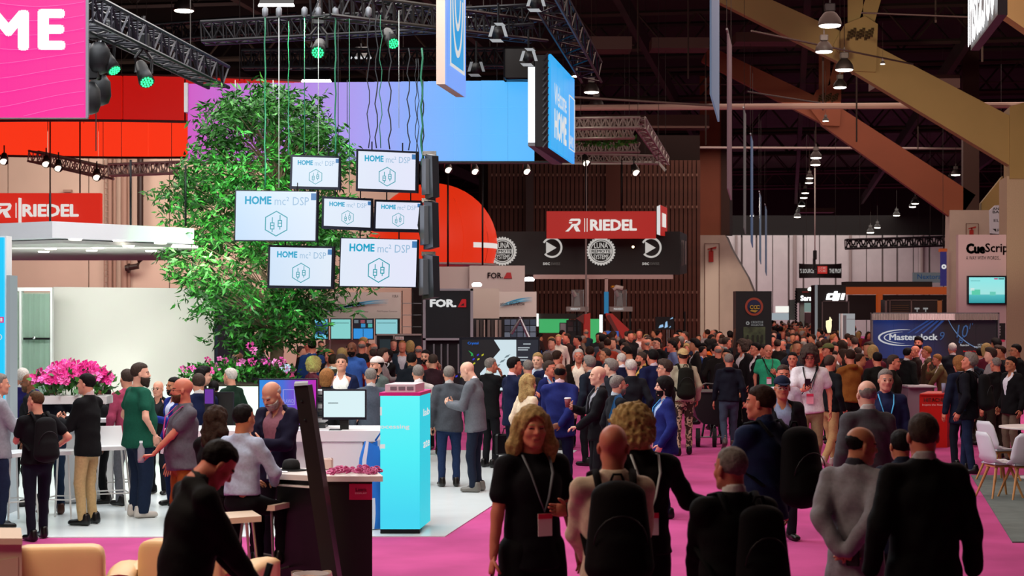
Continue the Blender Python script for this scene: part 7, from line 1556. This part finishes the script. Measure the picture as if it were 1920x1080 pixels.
person(404, 763, 219, -38, 'long:b', 'sweater:0c0a0c', '0c0a0c', 'woman with long brown hair in black sitting left of the white-shirted woman', skin='t', legs='sit', seat=.76, L='lap', R='lap', hpitch=8, hem=.94)
r, sp = person(513, 718, 202, 150, 'balding:w', 'jacket:16142a:8a5a68', '14141c', 'bald bearded man in navy blazer and checked shirt tapping his phone before the violet monitor', z=Z1, skin='l', beard=1, L='chest', R='chest', hyaw=-5, hpitch=28, vee=(.98, .26), girth=1.1)
held(r, sp, 'phone', 'phone in the hand of the bald man in checked shirt', 1)
r, sp = person(343, 708, 190, 118, 'bald:m', 'polo:5a5860', '8a4c1c', 'bald man in grey polo shirt and brown trousers with a pink lanyard', z=Z1, skin='r', glasses='3a2018', beard=1, lan='b02c78', girth=1.2, belly=.05, L='low', R='down', hyaw=-18, hem=.84)
held(r, sp, 'water_bottle', 'clear water bottle held in front of the man in grey polo', -1)
r, sp = person(1246, 706, 161, 95, 'bob:k', 'jacket:1c2668:9cb0d0', '10162e', 'bearded man with dark swept-back hair in bright blue suit facing left in the aisle', skin='p', beard=1, L='pocket', R='pocket', lan='2c90d0:d0e0f0', girth=1.12)
r, sp = person(68, 733, 178, 38, 'buzz:m', 'tee:0c0c10', '101422', 'shaven-headed man in black t-shirt wearing a black backpack, front left', skin='l', L='chest', R='hip', hyaw=32, girth=1.1, legs='stag')
backpack(r, sp, '101012', 'black backpack worn by the shaven-headed man in black t-shirt', .95)
# ---- left booth
PP('''
-2 700 170 -60|short:g|jacket:8a8c94:d0d0d0|182038|man in light grey jacket cut off by the left picture edge|L='chest',R='chest'
42 690 150 5|short:w|jacket:1c1850:d0d0d0|14141c|grey-haired man in violet-navy suit seen from behind by the cyan tower|skin='l'
97 705 159 30|short:k|shirt:10141e|18283e|man with black hair in dark shirt and jeans behind the shaven-headed backpack man|skin='t',L='down',R='hip',shoe='4a2c20'
56 700 152 95|bald:m|jacket:101014:30303a|101014|bald man with glasses and short beard facing left before the glass door|skin='b',glasses=1,beard=1
163 700 167 70|short:k|jacket:0c0c0e:c0a8a8|b09468|man in black blazer and tan trousers with folded arms before the azaleas|skin='l',L='chest',R='chest',hyaw=10,hw=.98
262 680 161 -55|short:n|tee:14503e|162238|big bearded man in green t-shirt and jeans facing right|skin='p',beard=2,hyaw=-25,girth=1.34,belly=.05,L='pocket',R='pocket',shoe='c0b8b0',hem=.80,loose=.02
238 692 152 40|short:n|sweater:a0405c|6a6a70|man in pink top and grey trousers hidden behind the green t-shirt|skin='l'
297 714 143 165|bald:m|jacket:0e0e10:202024|14141c|bald man with glasses in dark clothes between green t-shirt and grey polo|skin='l',glasses=1
327 707 152 130|short:k|jacket:1a2a78:c8d0e8|101838|dark-haired man in royal blue suit behind the grey polo man|skin='t',beard=1,L='chest'
372 700 158 25|short:n|jacket:101838:d0d0d0|101018|man in navy suit seen from behind beside the violet monitor|skin='l'
381 689 140 -75|messy:k|sweater:0c0c10|101014|man with tousled black hair in profile before the white wall|skin='p'
195 735 150 100|short:k|sweater:0c0c0e|0c0c0e|black-haired person in black sitting low beside the white table lamp|skin='b'
432 690 140 60|short:w|sweater:10281c|101014|light-haired person lit green beside the planter|skin='l'
446 660 112 -80|balding:g|jacket:101014:c0c0c0|101014|balding man behind the pink flowers of the planter facing right|skin='l'
400 716 140 30|short:k|jacket:0a0a10:404040|101014|dark figure behind the purple monitor|skin='t'
640 667 128 178|full:n|jacket:141c3c:e8e8e0|14141c|man in navy blazer and open white shirt looking up at the monitors|skin='l',hpitch=-16,vee=(.95,.32)
660 641 104 165|bald:k|shirt:3c64b4|202028|bald man with dark beard in bright blue shirt standing tall|skin='b',beard=1,girth=1.15
588 671 118 -60|curly:y|sweater:5c1c30|101014|woman with curly blond hair facing right behind the planter|skin='p'
613 692 142 -30|bob:o|sweater:0c0c10|101014|person with short sandy hair in black between the two bright monitors|skin='p'
618 655 100 150|short:o|jacket:14141c:a0a0a0|101014|red-haired head in the crowd below the third small screen|skin='r'
625 664 116 -20|short:b|coat:3c3424|101014|man in olive coat behind the sandy-haired person|skin='l'
638 660 96 150|short:o|jacket:141c30:d0d0d0|101014|small ginger-haired man behind the man looking up|skin='r'
707 669 130 125|short:k|jacket:4c5450:10141c|101014|bearded young man in grey-green jacket with white cap worn backwards|skin='l',beard=1,cap='d8ccc4',capback=1
695 690 142 12|short:g|jacket:48505c:c0c0c0|20242e|grey-haired man in slate suit seen from behind the white monitor|skin='l'
728 656 98 120|short:k|jacket:0e0e10:d0d0d4|101014|dark-skinned man in black suit and white shirt left of the cyan column|skin='d',L='face'
772 661 118 -20|short:k|jacket:10141c:303030|101014|dark-haired man in black blazer seen from behind above the cyan column|skin='t'
798 656 108 165|short:k|shirt:a03030|101014|smiling bearded man half hidden behind raised hands|skin='l',beard=1,L='up'
812 664 112 -10|short:n|shirt:301820|101014|brown-haired person with hands raised to the head|skin='l',L='face',R='face'
784 684 136 15|short:g|jacket:c0b8b4:e8e8e8|8c8078|grey-haired man in pale beige blazer right of the cyan column|skin='l'
842 686 137 6|short:g|jacket:44484e:b0b0b0|1c2c4c|grey-haired man in grey suit jacket and jeans seen from behind|skin='l',girth=1.12,shoe='14100e',legs='stand'
878 680 141 72|bald:o|jacket:62666c:e8e8ec|182030|bald man in light grey blazer looking down at his hands|skin='p',hpitch=22,L='chest',R='chest',lean=5,shoe='6a6660'
920 671 122 -45|short:g|jacket:0e0e10:c8d8d0|101014|grey-haired man in black suit with a hand to his face before the dark demo screen|skin='r',R='face',L='down',hyaw=-20
''', Z1)
r, sp = person(964, 669, 135, -62, 'short:k', 'jacket:101632:e0c8d0', '0e1226', 'dark-haired man in navy suit facing right with a black briefcase', Z1, skin='r', L='down', R='chest', hyaw=-15)
held(r, sp, 'briefcase', 'black briefcase standing at the feet of the man in navy suit', -1, 'bag')
# ---- centre crowd
PP('''
990 702 150 -60|long:y|sweater:d8c4a8|201c20|woman with straight blond hair in cream top|skin='p',bust=1,hyaw=-5
1050 681 145 -8|balding:k|jacket:1c2460:d8b8c0|101430|man in royal blue suit seen from behind with a hand on his back|skin='b',R='back',L='chest',girth=1.1
1030 676 128 -120|short:n|jacket:141c50:d8d8e0|101428|man in blue suit with light blue lanyard behind the royal blue suit|skin='r',lan='40a8e0'
990 675 122 20|short:g|sweater:20242c|101014|grey-black haired head beside the dark demo screen|skin='l'
1008 661 118 165|short:y|shirt:b8c4d4|101014|fair-haired man in pale shirt facing the camera right of the demo screen|skin='p'
1027 662 120 8|short:n|jacket:10183a:e8e8e8|101014|man in navy suit and white collar with neat brown hair seen from behind|skin='l'
1045 657 108 -50|short:b|sweater:3c2c28|101014|brown-haired man in profile before the green wall|skin='r'
1085 654 106 178|short:w|jacket:1a120e:e8dcc8|101014|white-haired old man in black jacket and open cream collar facing the camera|skin='r',vee=(.95,.3)
1106 649 98 -10|short:b|jacket:14101a:c0b0b0|101014|brown-haired man seen from behind just right of the white-haired old man|skin='r'
1105 668 120 50|full:g|jacket:18202c:a0a0a0|101014|man with thick dark grey hair in slate jacket|skin='l'
1136 652 104 80|buzz:n|jacket:34343c:b0a0a0|101014|bald brown-skinned man with glasses in grey coat facing left|skin='t',glasses=1
1146 674 128 70|full:g|jacket:1c2028:b8b0a8|101014|grey-haired man with pale face behind the bald cup holder|skin='p'
1184 674 128 10|short:w|vest:16181e|16161c|grey-haired man in black vest over white sleeves seen from behind|skin='p'
1165 662 110 20|buzz:w|jacket:101430:d8d8e0|101014|white-haired balding man with white collar in the middle of the crowd|skin='p',hyaw=10
1176 650 100 60|short:k|shirt:b8b0ac|101014|black-haired man bending left in the middle of the crowd|skin='t',hpitch=15
1203 660 106 100|short:n|jacket:14141c:c8a050|101014|dark-haired man with a short beard facing left near the navy suit|skin='r',beard=1
1224 655 118 30|short:k|jacket:10163a:c0b0b8|101228|broad man in navy blue suit with black hair seen from behind|skin='r',girth=1.15
1247 675 134 88|full:n|jacket:0e0e12:d8d0d8|101014|man with glasses and dark hair in black suit facing left behind the blue suit|skin='l',glasses='5a5a60',girth=1.1
1232 633 82 130|short:k|sweater:0e0e10|101014|man with glasses in black sweater facing left at the back of the crowd|skin='l',glasses=1,girth=1.2
1260 638 88 95|short:k|shirt:5c688c|101014|dark-haired man in blue-grey shirt facing left|skin='r'
1284 621 68 95|buzz:n|jacket:101014:d8d0d0|101014|bald man in black suit facing left by the base of the concrete column|skin='r'
1268 623 68 165|short:k|jacket:101014:d8d0d0|101014|red-faced man in black suit below the screen with blue shapes|skin='r'
1182 621 70 -160|short:k|sweater:181418|101014|dark-haired man at the foot of the slanting red beam|skin='r'
1199 617 66 175|short:b|jacket:101014:c8b0b0|101014|man in dark suit standing right of the slanting red beam|skin='r'
1122 624 66 178|short:k|sweater:141014|101014|man in black standing before the blue poster|skin='b'
1047 627 72 175|short:y|sweater:c0b4a8|101014|fair-haired person in pale top under the green wall|skin='r'
1063 625 70 120|short:b|shirt:301c18|101014|brown-haired man facing left under the green wall|skin='r'
1083 629 76 110|short:k|jacket:101014:d8d0d0|101014|man in black suit and white shirt left of the red arrow|skin='r'
1328 636 80 75|long:k|sweater:c85a1c|101014|woman with long black hair in orange top before the concrete column|skin='r'
1334 627 72 -110|short:k|jacket:101014:a8a0a0|101014|dark-haired man in black before the fluted column panel|skin='b'
1350 624 67 60|bald:o|jacket:201814:d0c0c0|101014|bald man with reddish head by the brown pole|skin='r'
1362 632 82 -80|short:n|jacket:343838:a0a0a0|101014|man in grey jacket left of the black banner tower|skin='r'
1341 644 92 5|short:k|jacket:0e0c0e:c0b0a0|101014|black-haired man in black suit seen from behind near the tilt cart|skin='r',girth=1.25
1362 655 98 170|short:k|sweater:141014|101014|dark-haired man with golden lit face behind the cart pusher|skin='t'
1392 638 91 120|curly:n|jacket:141012:c8c0c0|101014|curly dark-haired man facing left under the banner tower|skin='r',girth=1.1
1417 642 95 100|short:k|jacket:120e10:d0c8c8|101014|black-haired man in dark suit under the banner tower|skin='r'
1430 646 91 110|short:k|jacket:120e10:d0c8c8|101014|man in dark suit just left of the green t-shirt man|skin='r'
''')
r, sp = person(1122, 686, 150, 100, 'bald:o', 'jacket:0e0e12:909098', '101014', 'shaven-headed man in black jacket holding a cup, facing left', skin='p', R='chest', L='low', lan='303038')
held(r, sp, 'cup', 'dark red cup held by the shaven-headed man', 1, 'cup', '7a3038')
person(1158, 704, 158, -70, 'short:g', 'jacket:101218:a8b0b8', '101014', 'grey-bearded man with red glasses and a bright blue ribbon facing right', skin='l', beard=1, glasses='c02418', R='chest', L='down')
V = []; rt_ = SPOTS[-1]; c = np.array([rt_[0]-.06, rt_[1]-.17, 0])
mk_ = MB().slab([c+(-.075, .02, .82), c+(.0, .0, .80), c+(.10, .02, 1.10), c+(.13, .06, 1.36), c+(.09, .09, 1.44), c+(.02, .06, 1.40), c+(-.05, .01, 1.18)], (0, -.012, 0)).build('blue_ribbon', mat('ribbon_blue', '2c9cf0', .5, emit=.15)); tag(mk_, 'broad bright blue ribbon draped on the grey-bearded man', 'ribbon')
r, sp = person(1281, 654, 112, 5, 'short:n', 'vest:a8a088', 'camo', 'person in tan cap with camouflage trousers and dark backpack in the aisle', skin='r', cap='b89c6c', capback=1, legs='stag')
backpack(r, sp, '14140e', 'dark backpack on the person with camouflage trousers', .95)
r, sp = person(1367, 663, 107, -6, 'short:g', 'hoodie:121420', '3a4454', 'grey-haired man in black jacket and faded jeans pushing the tilt cart', skin='r', L='down', R='down', legs='walk', girth=1.12, shoe='4a3c3c')
# ---- right side
r, sp = person(1440, 646, 97, 178, 'bald:o', 'tee:2c9c70', '8a7a50', 'bald smiling man in turquoise green t-shirt with a cross-body strap', skin='r', L='chest', R='down', lan='303030:f0d0e0')
sling(r, sp, '101010', 'black cross-body bag of the man in green t-shirt', -1)
r, sp = person(1517, 650, 131, 172, 'curly:n', 'tee:dcd8dc', '8a7a58', 'man with big curly hair in white t-shirt reading his phone while walking', skin='r', R='chest', L='down', glasses=1, hpitch=16, legs='walk', lan='202020:f0a0b0', girth=1.05)
held(r, sp, 'phone', 'black phone in front of the man in white t-shirt', 1); sling(r, sp, '0e0e10', 'black shoulder bag of the man in white t-shirt', 1)
person(1468, 684, 150, 180, 'short:n', 'shirt:c8c0d0', '202028', 'man with receding hair in white shirt behind the man in dark cap', skin='r')
r, sp = person(1466, 705, 178, 182, 'short:k', 'jacket:141418:8c98b4', '14141c', 'man with dark baseball cap and glasses in black jacket over light blue shirt', skin='t', cap='141c34', glasses='9a9aa0', hyaw=-3)
r, sp = person(1556, 666, 122, -50, 'short:n', 'sweater:0e1014', 'a8865a', 'man in black sweater and khaki trousers seen from behind', skin='r', shoe='a8948c', legs='walk2')
PP('''
1594 655 112 20|short:b|hoodie:7c4a1c|0c0c0e|person in brown hoodie and black trousers seen from behind|skin='r',L='chest',R='chest',girth=1.15
1553 644 100 95|short:b|sweater:181210|101014|man with olive green cap facing left|skin='r',cap='5c6038'
1486 660 110 165|short:k|jacket:14141c:c8b8b8|101014|short-haired man in dark suit left of the curly-haired man|skin='r',hw=1
1597 628 80 60|short:b|shirt:6c6460|101014|man in checked shirt facing left before the white lit cabinet|skin='r'
1632 640 86 15|short:n|sweater:2c2c2c|101014|man in dark grey pullover left of the clock screen|skin='r',girth=1.2
1645 660 110 10|short:k|sweater:121412|101014|black-haired man with black backpack straps below the clock screen|skin='r',girth=1.2
1675 665 118 -110|short:n|sweater:141410|101014|smiling brown-haired man in black pullover facing left|skin='r',girth=1.15,legs='stand'
1722 632 84 150|full:k|shirt:b88898|101014|man with long dark beard in pink shirt standing before the clock screen|skin='r',beard=2,lan='201010'
1702 652 96 -60|short:k|jacket:101010:d0c8c8|101014|dark-haired man in black leaning toward the podium|skin='r'
1716 648 90 100|bald:o|sweater:281c18|101014|bald man whispering beside the pink-shirted man|skin='r'
1786 643 90 5|short:w|jacket:12141c:c0b0b0|101014|white-haired man in black suit seen from behind near the clock screen|skin='r',girth=1.15
1738 649 92 80|short:o|jacket:3c3020:c0b0a0|101014|brown-haired man in olive jacket facing left behind the podium|skin='r'
1758 664 94 85|short:o|jacket:5c4c30:e0d8d0|18181c|man in tan blazer leaning on the counter behind the podium|skin='r',L='table',R='face',lean=14,girth=1.1
1838 652 98 20|short:k|jacket:141418:c0c0c0|101014|dark-haired man behind the man with backpack at the right|skin='r'
1868 670 114 30|buzz:g|sweater:0e0e10|2c2820|grey cropped-haired man in black coat with white piping|skin='r',girth=1.2
1896 668 118 110|short:k|jacket:0e0e10:d8d8e0|6c6050|man with glasses in black suit and khaki trousers beside the olive column|skin='t',glasses=1,girth=1.15
1905 645 100 95|short:k|jacket:0e0e10:e0dcdc|101014|young man in black suit, white shirt and tie at the right picture edge|skin='t',glasses=1,tie='202028'
1800 668 122 20|bob:o|coat:141c30|101420|person with light brown hair in long navy coat beside the podium|skin='r',hpitch=10
''')
r, sp = person(1660, 692, 166, 178, 'short:g', 'sweater:1c2244', '14141c', 'man with glasses pushed up on his head, navy sweater and light blue lanyard', skin='l', lan='48b0e8:f0d0d8', girth=1.15, L='down', R='down', hyaw=4)
gl_ = MB()
for sd in (-1, 1): gl_.path([sp['_H'](sd*.03+.022*math.cos(a), .075, .105+.018*math.sin(a)) for a in np.linspace(0, 2*math.pi, 11)], .003, 5)
gl_.build('glasses', mat('glasses_lit', 'd0b0b0', .2, .5), r)
r, sp = person(1818, 663, 126, 55, 'full:g', 'coat:10121a', '18243e', 'grey-haired man in dark coat and jeans looking up to the left with a backpack', skin='r', hyaw=20, hpitch=-14, legs='stag', hem=.80)
backpack(r, sp, '101012', 'black backpack with white glints on the man looking up', 1.0)

# ---- crowd farther away: a few figures built once, then copied with their own clothes
def join_person(root):
    V = []; Fc = []; M_ = []; mi = []
    for ch in list(root.children):
        me = ch.data; n = len(me.vertices); a = np.empty(n*3, np.float32); me.vertices.foreach_get('co', a); a = a.reshape(-1, 3)@np.array(ch.rotation_euler.to_matrix()).T+np.array(ch.location); o = sum(len(v) for v in V); V.append(a)
        ms = list(me.materials)
        for m in ms:
            if m not in M_: M_.append(m)
        for p in me.polygons: Fc.append(tuple(i+o for i in p.vertices)); mi.append(M_.index(ms[p.material_index]))
        bpy.data.objects.remove(ch)
    bpy.data.objects.remove(root); ob = mk('person', np.vstack(V), Fc, None, None, True, local=True, mats=M_, midx=mi); me = ob.data; bpy.data.objects.remove(ob); return me
hairs = ['short:k', 'short:n', 'short:b', 'balding:g', 'short:g', 'full:n', 'long:b', 'buzz:o', 'messy:k', 'bob:y']; tops = ['jacket:0e0e12:c8c0c0', 'jacket:12182c:c0b8c0', 'shirt:3c4458', 'sweater:1c1416', 'jacket:24242a:b0a8a8', 'hoodie:141418', 'tee:5c1c24', 'jacket:181014:d8d0d0', 'tee:1c1c20', 'sweater:3c2620']
hn = dict(k='black', n='dark', b='brown', g='grey', o='ginger', y='blond', w='white'); POOL = []
for i in range(14):
    h_, t_ = hairs[i % 10], tops[(i*3) % 10]; sp = dict(hair=h_.split(':')[0], hairc=h_.split(':')[1], top=t_.split(':')[0], topc=t_.split(':')[1], inner=(t_+':d0c8c8').split(':')[2], legc=('101014', '1c2434', '2c2820')[i % 3], skin='rltrbprrtr'[i % 10], q=2, seed=i+50,
        legs=('stand', 'walk', 'walk2', 'stag')[i % 4], L=('down', 'chest', 'down', 'pocket')[i % 4], R=('down', 'down', 'hip', 'chest', 'low')[i % 5]); POOL.append((join_person(build_person(sp)), h_, t_, i))
tint = [cloth_mat(c) for c in ('0e0e12', '141c34', '2a1c1c', '30343c', '4c2c24', '5c1c2c', '24303c', '101418', '6c5c50', '8c3424', '203c70', '14100e', '888080', '1a1a22')]
tn = ['black', 'navy', 'dark brown', 'slate', 'rust brown', 'wine red', 'blue-grey', 'black', 'taupe', 'orange-red', 'blue', 'black', 'pale grey', 'charcoal']
rc = random.Random(21); GRD = {}
KEEP = [(11.6, 13.4, 65.5, 69), (13.5, 19, 71, 76), (4.7, 6.0, 37, 38.6), (8, 11.9, 40.6, 41.6), (12.2, 14.6, 52.8, 55), (10, 14, 99, 108), (-.2, 2.8, 44, 51), (.3, 1.6, 64, 67)]
LIST = []
def crowd(*a): LIST.append(a)
def place_one(X, Y, yaw, where, grp):
    me, h_, t_, i = POOL[rc.randrange(len(POOL))]; o = bpy.data.objects.new('person', me); COL.objects.link(o); o.location = (X, Y, 0); o.rotation_euler = (0, 0, math.radians(yaw)); k = rc.uniform(.94, 1.06); o.scale = (k, k, k)
    c = rc.randrange(len(tint)); topm = cloth_mat(t_.split(':')[1])
    for sl in o.material_slots:
        if sl.material == topm: sl.link = 'OBJECT'; sl.material = tint[c]
    w_ = t_.split(':')[0].replace('tee', 't-shirt'); fc = 'facing away' if abs((yaw+180) % 360-180) < 70 else 'facing front' if abs((yaw+180) % 360-180) > 115 else 'facing sideways'
    tag(o, '%s-haired person in %s %s %s %s' % (hn[h_[-1]], tn[c], w_, fc, where) if 'bald' not in h_ else 'balding person in %s %s %s %s' % (tn[c], w_, fc, where), 'person', grp)
for Yi in range(38, 62, 1):                                # behind the centre
    for j in range(5):
        u = rc.uniform(985, 1290); Y = Yi+rc.uniform(0, 1)
        if Y > 57 and u < 1130: continue
        crowd((u-960)/F*Y, Y, rc.choice([0, 20, 90, -90, 180, 150, 60]), 'by the slatted wall', 'crowd before the slatted wall')
for i in range(40):
    u = rc.uniform(1290, 1378); Y = rc.uniform(34, 58); crowd((u-960)/F*Y, Y, rc.choice([0, 20, 90, -90, 180]), 'by the concrete column', 'crowd by the concrete column')
for i in range(16):
    u = rc.uniform(1378, 1412); Y = rc.uniform(35, 37); crowd((u-960)/F*Y, Y, rc.choice([0, 90, 180, 60]), 'below the black banner tower', 'crowd below the banner tower')
for i in range(34):
    u = rc.uniform(405, 800); Y = rc.uniform(31.5, 43); crowd((u-960)/F*Y, Y, rc.choice([0, 40, 90, -90, 180]), 'behind the white booth', 'crowd behind the white booth')
for i in range(26):
    u = rc.uniform(1560, 1660); Y = rc.uniform(29, 38); crowd((u-960)/F*Y, Y, rc.choice([0, 40, 90, -90, 180]), 'left of the clock screen', 'crowd left of the clock screen')
for i in range(10):
    u = rc.uniform(1790, 1880); Y = rc.uniform(30, 37); crowd((u-960)/F*Y, Y, rc.choice([0, 40, 90]), 'between clock screen and olive column', 'crowd beside the olive column')
n = 0
for Yi in range(31, 152):
    w = 3.0 if Yi < 60 else 5.0
    for j in range(3 if Yi < 60 else 4):
        if n > 260: break
        Y = Yi+rc.uniform(0, 1); k = rc.uniform(-1.9 if Yi > 40 else -.6, 1.7 if Yi < 60 else 3.0)
        u = 960+(AX*Y+k)/Y*F
        if u < 1440: continue
        crowd(AX*Y+k, Y, rc.choice([0, 10, -10, 180, 170, 190, 90, -90]), 'in the packed aisle'+(', nearer' if Y < 50 else ', farther'), 'crowd in the aisle'); n += 1

OK_ = []
for a in sorted(LIST, key=lambda a: a[1]):
    X, Y = a[:2]
    if any(abs(X-p) < .5 and abs(Y-q_) < .5 for p, q_ in SPOTS) or any(x0 < X < x1 and y0 < Y < y1 for x0, x1, y0, y1 in KEEP): continue
    SPOTS.append((X, Y)); OK_.append(a)
for a in OK_[:188]: place_one(*a)
# the tail of the crowd, a few pixels each
far = [join_person(build_person(dict(hair=h, hairc=hc_, top=tp_, topc=tc_, legc='101014', skin=sk_, q=3, seed=90+i))) for i, (h, hc_, tp_, tc_, sk_) in enumerate((('short', 'k', 'sweater', '141014', 'r'), ('short', 'b', 'tee', '3c2018', 'r'), ('full', 'n', 'sweater', '1c2438', 'l'), ('short', 'g', 'shirt', '6c5c54', 'r'), ('bald', 'o', 'tee', '8c3424', 'r'), ('long', 'k', 'sweater', '24303c', 't')))]
V = []; Fc = []; mi = []; MM = []
for j, a in enumerate(OK_[188:]):
    me = far[j % 6]; n_ = len(me.vertices); v = np.empty(n_*3, np.float32); me.vertices.foreach_get('co', v); v = v.reshape(-1, 3)@rot(a[2]).T*rc.uniform(.93, 1.06)+np.array([a[0], a[1], 0]); o = sum(map(len, V)); V.append(v)
    for m in me.materials:
        if m not in MM: MM.append(m)
    for p in me.polygons: Fc.append([i+o for i in p.vertices][:4] if len(p.vertices) >= 4 else [i+o for i in p.vertices]); mi.append(MM.index(me.materials[p.material_index]))
tag(mk('crowd', np.vstack(V), Fc, None, None, True, mats=MM, midx=mi), 'dense distant crowd filling the far end of the pink aisle', 'crowd', None, 'stuff')
print('PEOPLE', NP[0], len(OK_), 'TRIS', sum(len(m.polygons)*2 for m in bpy.data.meshes), 'crowd', len(Fc)*2)
# wires from everything that hangs up to the roof
hw1 = mat('hanging_wire', '2c2624', .6)
for o in list(SC.objects):
    if o.parent is None and o.name.split('.')[0] in ('truss', 'hanging_sign', 'hanging_banner', 'hanging_screen', 'screen_box', 'led_wall', 'aisle_banner', 'ring_banner', 'chain_hoist', 'canopy'):
        B = np.array([np.array(c.location)+np.array(k) for c in o.children if c.type == 'MESH' for k in c.bound_box]); lo, hi = B.min(0), B.max(0); L = np.array(o.location)
        wide = hi[0]-lo[0] > 1.2 or hi[1]-lo[1] > 2.5; V_ = MB()
        if o.name.startswith('canopy'): pts = [(0, 0, hi[2])]
        elif o.name.startswith('ring_banner'): pts = [(hi[0]*.9*math.cos(a), hi[1]*.9*math.sin(a), hi[2]) for a in (0, 1.57, 3.14, 4.71)]
        elif o.name.startswith('truss') and wide:
            top = [np.array(v.co) for v in o.children[2].data.vertices]; a, b = top[0], top[-1]; pts = [a*.85+b*.15, a*.15+b*.85]
        elif wide: pts = [(lo[0]*.85+hi[0]*.15, lo[1]*.85+hi[1]*.15, hi[2]-.02), (lo[0]*.15+hi[0]*.85, lo[1]*.15+hi[1]*.85, hi[2]-.02)] if abs(lo[1]) < 1 or o.name.startswith('screen_box') else [((lo[0]+hi[0])/2, (lo[1]+hi[1])/2, hi[2]-.02)]
        else: pts = [((lo[0]+hi[0])/2, (lo[1]+hi[1])/2, hi[2]-.02)]
        for p in pts: V_.tube(np.array(p)+L, (p[0]+L[0], p[1]+L[1], 16.42), .008, n=4)
        V_.build('hanging_wire', hw1, o)
# posts under booth pieces whose feet the crowd hides
for o in list(SC.objects):
    if o.parent is None and o.name.split('.')[0] in ('arrow_sculpture', 'green_screen', 'poster', 'notice_board', 'standing_screen', 'demo_screen', 'light_stand', 'rigging_frame', 'glass_booth', 'light_box', 'booth_header', 'exhibit_panel', 'display_cube', 'video_wall', 'exhibition_stand', 'demo_wall', 'pelmet', 'showcase'):
        B = np.array([np.array(c.location)+np.array(k) for c in o.children if c.type == 'MESH' for k in c.bound_box]); lo, hi = B.min(0), B.max(0); L = np.array(o.location)
        if lo[2]+L[2] < .05: continue
        V_ = MB(); xs_ = [(lo[0]+hi[0])/2] if hi[0]-lo[0] < .8 else [lo[0]+.06, hi[0]-.06]
        for x in xs_: V_.slab([(x+L[0]-.03, hi[1]+L[1]-.08, 0), (x+L[0]+.03, hi[1]+L[1]-.08, 0), (x+L[0]+.03, hi[1]+L[1]-.08, lo[2]+L[2]+.02), (x+L[0]-.03, hi[1]+L[1]-.08, lo[2]+L[2]+.02)], (0, .05, 0))
        V_.build('support_post', DARK, o)
